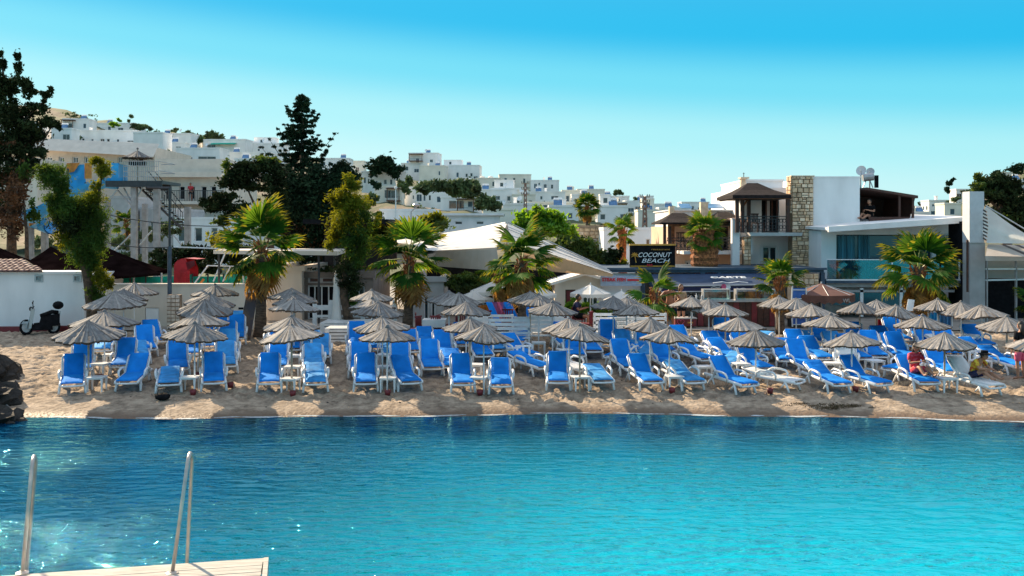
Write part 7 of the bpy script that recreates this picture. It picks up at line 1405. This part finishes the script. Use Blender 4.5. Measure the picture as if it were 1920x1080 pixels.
def person(label, loc, rz, pose, skin, hairm, top=None, bottom=None, hair='short', dress=False, sc=1.0, group=None, hat=None):
    p = {k: Vector(v) for k, v in pose.items() if k != 'sh'}
    t = thing('person', label, 'person', loc, rz, group); t.scale = (sc, sc, sc)
    J = [(p['pel'], (.15, .11)), (p['sp'], (.13, .095)), (p['ch'], (.15, .105)), (p['nk'].lerp(p['ch'], .25), (.10, .08)), (p['nk'], .055), (p['nk'].lerp(p['hd'], .4), .055)]
    E = [(0, 1), (1, 2), (2, 3), (3, 4), (4, 5)]
    def chain(start, items):
        a = start
        for q, r in items: J.append((q, r)); E.append((a, len(J)-1)); a = len(J)-1
        return a
    for s in 'lr':
        chain(2, [(p[s+'sh'], .062), (p[s+'sh'].lerp(p[s+'el'], .5), .05), (p[s+'el'], .042), (p[s+'el'].lerp(p[s+'wr'], .45), .040), (p[s+'wr'], .026), (p[s+'wr']+(p[s+'wr']-p[s+'el']).normalized()*.08, (.036, .018))])
        chain(0, [(p[s+'hi'], .095), (p[s+'hi'].lerp(p[s+'kn'], .5), .078), (p[s+'kn'], .055), (p[s+'kn'].lerp(p[s+'an'], .4), .056), (p[s+'an'], .034), (p[s+'an'].lerp(p[s+'to'], .5), .038), (p[s+'to'], .03)])
    me = skin_mesh('body', [(tuple(a), r) for a, r in J], E, M[skin], 0)
    # head, nose, ears and fingers joined into the same body mesh
    mb = MB(); h = p['hd']; f = Vector((0, -1, 0)); mb.ball(tuple(h), .105, 14, sc=(.82, .95, 1.15)); mb.ball((h.x, h.y-.10, h.z-.015), .018, 6, sc=(.8, 1.1, 1.3))
    for s in (-1, 1): mb.ball((h.x+s*.086, h.y, h.z-.01), .024, 6, sc=(.4, .8, 1.2)); mb.ball((h.x+s*.034, h.y-.090, h.z+.018), .013, 6, mi=1)
    mb.box(h.x-.025, h.x+.025, h.y-.099, h.y-.09, h.z-.055, h.z-.045, mi=2)
    for s in 'lr':
        d = (p[s+'wr']-p[s+'el']).normalized(); sd_ = d.cross(Vector((0, 0, 1))); sd_ = sd_.normalized() if sd_.length > .1 else Vector((1, 0, 0)); b0 = p[s+'wr']+d*.085; cu = sd_.cross(d)
        for k, L in enumerate((.065, .075, .07, .055)): q = b0+sd_*(.027-.018*k); mb.tube([tuple(q), tuple(q+d*L*.5), tuple(q+d*L*.85-cu*L*.35)], [.009, .0085, .006], 5)
        q = b0-d*.05+sd_*.032; mb.tube([tuple(q), tuple(q+sd_*.03+d*.02), tuple(q+sd_*.035+d*.05)], [.011, .010, .007], 5)
    hm = mb.mesh('body', [M[skin], M['hair'], M['red_dark']], True)
    import bmesh
    bm = bmesh.new(); bm.from_mesh(me); bm.from_mesh(hm); fin = bpy.data.meshes.new('body'); bm.to_mesh(fin); bm.free()
    for m in (M[skin], M['hair'], M['red_dark']): fin.materials.append(m)
    link('body', fin, t)
    hb = MB().ball((h.x, h.y+.022, h.z+.028), .115, 12, sc=(.86, .94, 1.08))
    if hair == 'long': hb.tube([tuple(h+Vector((0, .06, .04))), tuple(h+Vector((0, .10, -.12))), tuple(p['nk']+Vector((0, .08, -.12)))], [.09, .085, .05], 8)
    hb.v = [v if not (v[1] < h.y-.045 and v[2] < h.z+.055) else (v[0], h.y-.02, v[2]) for v in hb.v]; hb.build('hair', M[hairm], t, smooth=True)
    if top:
        JJ = [(p['pel'].lerp(p['sp'], -.1), (.168, .13)), (p['sp'], (.15, .115)), (p['ch'], (.168, .122)), (p['nk'].lerp(p['ch'], .3), (.11, .09))]; EE = [(0, 1), (1, 2), (2, 3)]
        for s in 'lr':
            b = len(JJ); JJ += [(p[s+'sh'], .078), (p[s+'sh'].lerp(p[s+'el'], .75), .066)]; EE += [(2, b), (b, b+1)]
        link('shirt', skin_mesh('shirt', [(tuple(a), r) for a, r in JJ], EE, M[top], 0), t)
    if bottom:
        JJ = [(p['pel'].lerp(p['sp'], .2), (.165, .13)), (p['pel'], (.175, .14))]; EE = [(0, 1)]
        for s in 'lr':
            b = len(JJ); JJ += [(p[s+'hi'], .115), (p[s+'hi'].lerp(p[s+'kn'], .9 if dress else .65), .105 if dress else .095)]; EE += [(1, b), (b, b+1)]
        link('dress' if dress else 'shorts', skin_mesh('shorts', [(tuple(a), r) for a, r in JJ], EE, M[bottom], 1), t)
    if hat: MB().lathe([(.19, -.02), (.18, .0), (.10, .02), (.095, .09), (.001, .10)], 14).build(hat, M['dark'], t, loc=(h.x, h.y, h.z+.07))
    return t
def seat_of(px, py, rot): 
    g = on_ground(px, py); a = R(rot) - math.atan((px-960)/FP)*.9; return Vector((g.x-.85*math.sin(a)+.1*math.sin(a), g.y+.85*math.cos(a)-.1*math.cos(a), 0))
c = seat_of(1741, 738, 24); c.z = ground(c.x, c.y)-.02
person('dark-haired woman in red patterned wrap sitting on a blue lounger reading', c, R(10), POSE_SIT, 'skin', 'hair', 'red_print', 'red_print', 'long', True)
c = seat_of(1866, 746, 44); c.z = ground(c.x, c.y)-.02
person('person in yellow and orange top leaning forward on the white-covered lounger', c, R(34), POSE_LEAN, 'skin', 'hair', 'yellow_red', 'navy_dark', 'short', hat='cap')
c = on_ground(1914, 712); person('person standing at the far edge in black top and pink wrap', c, R(200), POSE_STAND, 'skin', 'hair', 'dark', 'pink', 'long', True)
c = on_ground(1256, 640); c.y = 40.1; c.x = PX(1256, 40.1); c.z = 1.08; person('shirtless tanned man in dark shorts with hands on hips beside the red freezer', c, R(170), POSE_HIP, 'skin_tan', 'hair', None, 'dark', sc=1.05)
c = Vector((PX(1277, 40.9), 40.9, 1.08)); person('fair-haired person in tan top behind the red freezer', c, R(20), POSE_STAND, 'skin', 'hair_brown', 'tan_fabric', 'dark', 'long', sc=.98)
c = Vector((PX(1085, 39.9), 39.9, 1.08)); person('person in dark clothes sitting at the terrace beside the bright reeds', c, R(70), POSE_CHAIR, 'skin_tan', 'hair', 'navy_dark', 'dark', sc=1.05)
chair('dark red chair under the seated person beside the bright reeds', c+Vector((.0, .0, -.02)), R(70), 'red_dark', 'dark red chairs on the restaurant terrace', 'terrace_chair')
c = Vector((PX(1630, 48.6), 48.6, PZ(418, 48.6)-.30)); person('silhouetted person in dark clothes seated under the dark terrace shed', c, R(-50), POSE_SIT, 'skin', 'hair', 'dark', 'dark', sc=1.1)
c = Vector((PX(359, 97.2), 96.9, PZ(378, 98))); person('person in red shirt on the gallery of the beige hotel wing', c, 0, POSE_STAND, 'skin_tan', 'hair', 'red', 'dark', sc=1.0)
# ---------------------------------------------------------------- dock, ladder rails, rocks, debris
DZ = .8; dk = thing('swim_dock', 'weathered pale plank swimming dock at the bottom edge of the view', 'dock', (PX(490, 12.8), 12.8, 0), R(12.3)); LWD = 9.0
nb = 30
pm = [MB().hexa([(-LWD, 0, -.035), (0, 0, -.035), (0, .118, -.035), (-LWD, .118, -.035)], [(-LWD, .004, 0), (0, .004, 0), (0, .114, 0), (-LWD, .114, 0)]).mesh('plank', M['plank']), MB().hexa([(-LWD, 0, -.035), (.0, 0, -.035), (.0, .118, -.035), (-LWD, .118, -.035)], [(-LWD, .004, 0), (.0, .004, 0), (.0, .114, 0), (-LWD, .114, 0)]).mesh('plank', mat('plank_b', (.37, .34, .30), .8, .2, 2.5, .004, 30, vec=(1, 8, 1)))]
rd = random.Random(2)
for i in range(nb): link('plank', pm[rd.random() < .4], dk, (rd.uniform(-.012, .012)+.02-(0.006 if i else .0), -.125*(i+1), DZ+rd.uniform(-.003, .003)), (rd.uniform(-.01, .01), 0, 0))
MB().box(.03, .09, -.125*nb, 0.02, DZ-.2, DZ+.008).build('edge_board', M['plank'], dk); MB().box(-LWD, .03, .0, .06, DZ-.2, DZ-.012).build('front_board', M['plank'], dk)
for k in range(5): MB().box(-LWD+.3, 0, -.3-.8*k, -.22-.8*k, DZ-.2, DZ-.04).build('joist', M['wood_mid'], dk)
for x in (-.35, -3.2, -6.2):
    for y in (-.4, -3): MB().tube([(x, y, -1.5), (x, y, DZ-.04)], .09, 10).build('pile', M['galv'], dk)
def rail(label, top, f1, f2):
    """inverted-U tube from deck up over the edge and down to the water"""
    A = P(*f1, 12.25); 
    t = thing('ladder_handrail', label, 'handrail', (A.x, A.y, DZ)); base = Vector((A.x, A.y, DZ)); Tp = P(*top, 12.4); B = P(*f2, 12.75)
    pts = [base, base.lerp(Tp, .5), base.lerp(Tp, .93)]
    s1 = base.lerp(Tp, .93); B2 = Vector((B.x, B.y, DZ-.1)); T2 = P(top[0]+6, top[1]+2, 12.75); s2 = B2.lerp(T2, .95)
    for k in range(1, 8): u = k/8; w_ = math.sin(u*math.pi); pts.append(s1.lerp(s2, u)+Vector((0, 0, .07*w_)))
    pts += [s2, B2, Vector((B2.x-.02, B2.y+.05, -1.0))]
    MB().tube([tuple(q) for q in pts], .024, 12).build('tube', M['rail'], t, world=True, smooth=True)
    MB().lathe([(.075, 0), (.075, .012), (.05, .02), (.038, .03)], 12, cap=True).build('flange', M['rail'], t); return t
rail('steel ladder handrail on the dock, the one nearer its free corner', (355, 846), (323, 1057), (350, 1054))
rail('steel ladder handrail at the left edge of the view', (62, 852), (42, 1078), (50, 1074))
# rocks
def rock(loc, sc, seed, label, smooth=False):
    r = random.Random(seed); mb = MB(); n = 18; k = 12; off = [[r.uniform(-.14, .14) for _ in range(n)] for _ in range(k+1)]
    def rad(i, j): a = math.pi*i/k; t = 2*math.pi*j/n; return 1+off[i][j % n]+.22*math.sin(3*t+seed)*math.sin(2*a+seed)+.12*math.sin(7*t+a*5)
    for i in range(k+1):
        for j in range(n): a = math.pi*i/k; t = 2*math.pi*j/n; q = rad(i, j) if 0 < i < k else 1.; mb.v.append((sc[0]*q*math.sin(a)*math.cos(t), sc[1]*q*math.sin(a)*math.sin(t), -sc[2]*q*math.cos(a)))
    for i in range(k):
        for j in range(n): q = (j+1) % n; mb.face((i*n+j, i*n+q, (i+1)*n+q, (i+1)*n+j))
    o = link('boulder', mb.mesh('boulder', M['rock'], smooth), None, loc); o.rotation_euler = (0, 0, r.uniform(0, 6)); tag(o, label, 'rock', 'dark boulders at the end of the beach'); return o
def rk(px, py, sc, seed, label, dz=0.): g = on_ground(px, py); return rock((g.x, g.y, max(g.z, -.2)+dz), sc, seed, label)
rk(-32, 712, (1.15, .9, .62), 3, 'tall dark boulder above the others at the beach end'); rk(-4, 752, (.75, .7, .5), 5, 'dark boulder with a metal ladder lying across it'); rk(-22, 795, (1.0, .8, .45), 8, 'wet dark boulder reaching into the water'); rk(22, 797, (.5, .4, .22), 9, 'small wet boulder tip at the waterline', -.08)
rk(-85, 760, (1.1, 1.0, .9), 12, 'big dark boulder mostly outside the picture'); rk(-125, 716, (1.5, 1.3, 1.6), 15, 'largest boulder beyond the picture edge, casting long shade')
t = thing('lying_ladder', 'small metal ladder lying over the dark boulders', 'ladder', on_ground(2, 745)+Vector((0, 0, .55)))
A1, B1, A2, B2 = (P(-8, 736, 28.2), P(22, 770, 27.5), P(6, 724, 28.6), P(36, 768, 27.9)); mb = MB().tube([tuple(A1), tuple(B1)], .022, 6).tube([tuple(A2), tuple(B2)], .022, 6); mb.build('side_rail', M['galv'], t, world=True)
for k in range(5): MB().tube([tuple(A1.lerp(B1, .1+k*.2)), tuple(A2.lerp(B2, .1+k*.2))], .018, 5).build('rung', M['galv'], t, world=True)
# off-picture parasol whose shade falls on the sand by the rocks
# dark bag, weed heap, litter
g = on_ground(305, 751); bg_ = thing('beach_bag', 'crumpled black beach bag lying on the sand before the flat lounger', 'bag', g, .3)
r = random.Random(7); mb = MB().ball((0, 0, .11), 1, 14, sc=(.22, .17, .10)); mb.v = [(x*(1+r.uniform(-.1, .1)), y*(1+r.uniform(-.1, .1)), z*(1+r.uniform(-.12, .12))) for x, y, z in mb.v]; mb.build('body', M['dark'], bg_, smooth=True); MB().tube([(-.15, 0, .2), (-.1, 0, .33), (.05, 0, .35), (.15, 0, .22)], .012, 5).build('strap', M['dark_metal'], bg_)
g = on_ground(1560, 762); o = link('seaweed_heap', leaf_mesh('seaweed_heap', [(0, 0, .0, .75, .42, .09, 900), (-.9, .2, 0, .6, .25, .05, 420), (.7, -.15, 0, .4, .2, .05, 260)], [mat('weed', (.10, .065, .03), .9, .4, 12)], .045, 8, slim=.18), None, g); tag(o, 'brown heap of washed-up seaweed before the right-hand loungers', 'seaweed', kind='stuff')
link('pebble', None) if False else None
rp = random.Random(31); pe = MB()
for i in range(420):
    x = rp.uniform(-15, 15); y = rp.uniform(27.6, 38); z = ground(x, y); s = rp.uniform(.012, .035); pe.ball((x, y, z+s*.3), s, 5, sc=(1.2, 1, .6), mi=rp.randrange(2))
o = pe.build('pebbles', [M['rock'], M['stone']]); tag(o, 'scattered small pebbles and litter over the trodden sand', 'pebbles', kind='stuff')
# ---- scooter
g = Vector((PX(76, 38.8), 38.8, 0)); g.z = ground(g.x, g.y)
t = thing('motor_scooter', 'black and silver scooter with round top case parked by the white wall', 'scooter', g, R(180+24)); t.scale = (.80, 1.3, .98); m_ = {'b': M['dark'], 's': M['galv']}
def wheel(x):
    w_ = MB(); w_.tube([(x+.25*math.cos(a), 0, .28+.25*math.sin(a)) for a in [2*math.pi*k/18 for k in range(19)]], .065, 7, cap=False); o = w_.build('wheel', M['dark'], t); MB().tube([(x, -.04, .28), (x, .04, .28)], .2, 12).build('rim', M['galv'], o)
wheel(.62); wheel(-.58)
MB().hexa([(-.85, -.13, .32), (.1, -.15, .28), (.1, .15, .28), (-.85, .13, .32)], [(-.86, -.15, .78), (-.02, -.14, .70), (-.02, .14, .70), (-.86, .15, .78)]).build('body', M['dark'], t)
MB().hexa([(.05, -.17, .22), (.42, -.17, .22), (.42, .17, .22), (.05, .17, .22)], [(.05, -.15, .28), (.42, -.15, .28), (.42, .15, .28), (.05, .15, .28)]).build('footboard', M['dark'], t)
MB().hexa([(.40, -.18, .25), (.52, -.13, .22), (.52, .13, .22), (.40, .18, .25)], [(.24, -.24, .98), (.42, -.18, 1.06), (.42, .18, 1.06), (.24, .24, .98)]).build('front_shield', M['galv'], t)
MB().hexa([(-.55, -.14, .16), (.38, -.16, .16), (.38, .16, .16), (-.55, .14, .16)], [(-.5, -.16, .5), (.30, -.12, .42), (.30, .12, .42), (-.5, .16, .5)]).build('side_panel', M['dark'], t)
MB().tube([(-.8, 0, .84), (-.5, 0, .86), (-.25, 0, .78), (.02, 0, .72)], [.12, .16, .16, .12], 10, flat=.55).build('saddle', M['dark'], t, smooth=True)
MB().ball((-.78, 0, 1.12), .22, 12, sc=(1.15, 1.15, .75)).build('top_case', M['dark'], t, smooth=True); MB().box(-.9, -.6, -.1, .1, .8, .86).build('rack', M['galv'], t)
MB().tube([(.30, -.34, 1.06), (.36, -.1, 1.02), (.36, .1, 1.02), (.30, .34, 1.06)], .022, 6).build('handlebar', M['dark'], t); MB().ball((.42, 0, 1.0), .11, 8, sc=(.8, 1.1, .9)).build('headlight', M['dark'], t)
for s in (-1, 1): MB().tube([(.32, s*.26, 1.05), (.34, s*.34, 1.22)], .01, 4).ball((.34, s*.36, 1.26), .07, 8, sc=(.35, 1, .7)).build('mirror', M['dark'], t)
MB().tube([(.62, .08, .26), (.45, .06, .7), (.38, .04, 1.0)], .03, 6).build('fork', M['galv'], t); MB().hexa([(.40, -.07, .46), (.85, -.07, .42), (.85, .07, .42), (.40, .07, .46)], [(.45, -.06, .52), (.75, -.06, .54), (.75, .06, .54), (.45, .06, .52)]).build('mudguard', M['galv'], t)
# roof-top parasol on the slide tower
t = thing('straw_parasol', 'straw parasol standing on top of the water slide tower platform', 'parasol', (PX(258, 59.8), 59.8, PZ(341, 59.5))); hh = PZ(277, 59.8)-PZ(341, 59.5)
link('canopy', REED[3], t, (0, 0, hh-.62), None, (.92, .92, 1.05)); link('pole', POLET, t, scale=(1.2, 1.2, hh-.1)); link('cap', CAP, t, (0, 0, hh-.05)); MB().box(-.42, .42, -.3, .3, hh-1.05, hh-.78).build('loudspeaker_shelf', M['dark'], t)

# thin broken foam line where the sea meets the sand
fm_ = MB(); rf = random.Random(12); x = -19.
def shore_y(x):
    a, b = 24., 30.
    for _ in range(30):
        m = (a+b)/2
        if ground(x, m) > .012: b = m
        else: a = m
    return a
while x < 19:
    n = rf.randint(3, 12); xs = [x+.14*i for i in range(n+1)]; w0 = rf.uniform(.03, .12)
    pts = [(q, shore_y(q)-.02+.05*math.sin(q*3.1)+rf.uniform(-.02, .02)) for q in xs]
    for i in range(n):
        wa = w0*math.sin(math.pi*i/n)+.004; wb = w0*math.sin(math.pi*(i+1)/n)+.004
        fm_.quad([(pts[i][0], pts[i][1]-wa, .012), (pts[i+1][0], pts[i+1][1]-wb, .012), (pts[i+1][0], pts[i+1][1]+wb*.3, .022), (pts[i][0], pts[i][1]+wa*.3, .022)])
    x += .14*n + rf.choice([0, .1, .3, .6])
o = fm_.build('foam', mat('foam', (.55, .62, .66), .6, .2, 12, alpha=.7)); tag(o, 'thin broken foam line along the water edge', 'foam', kind='stuff')
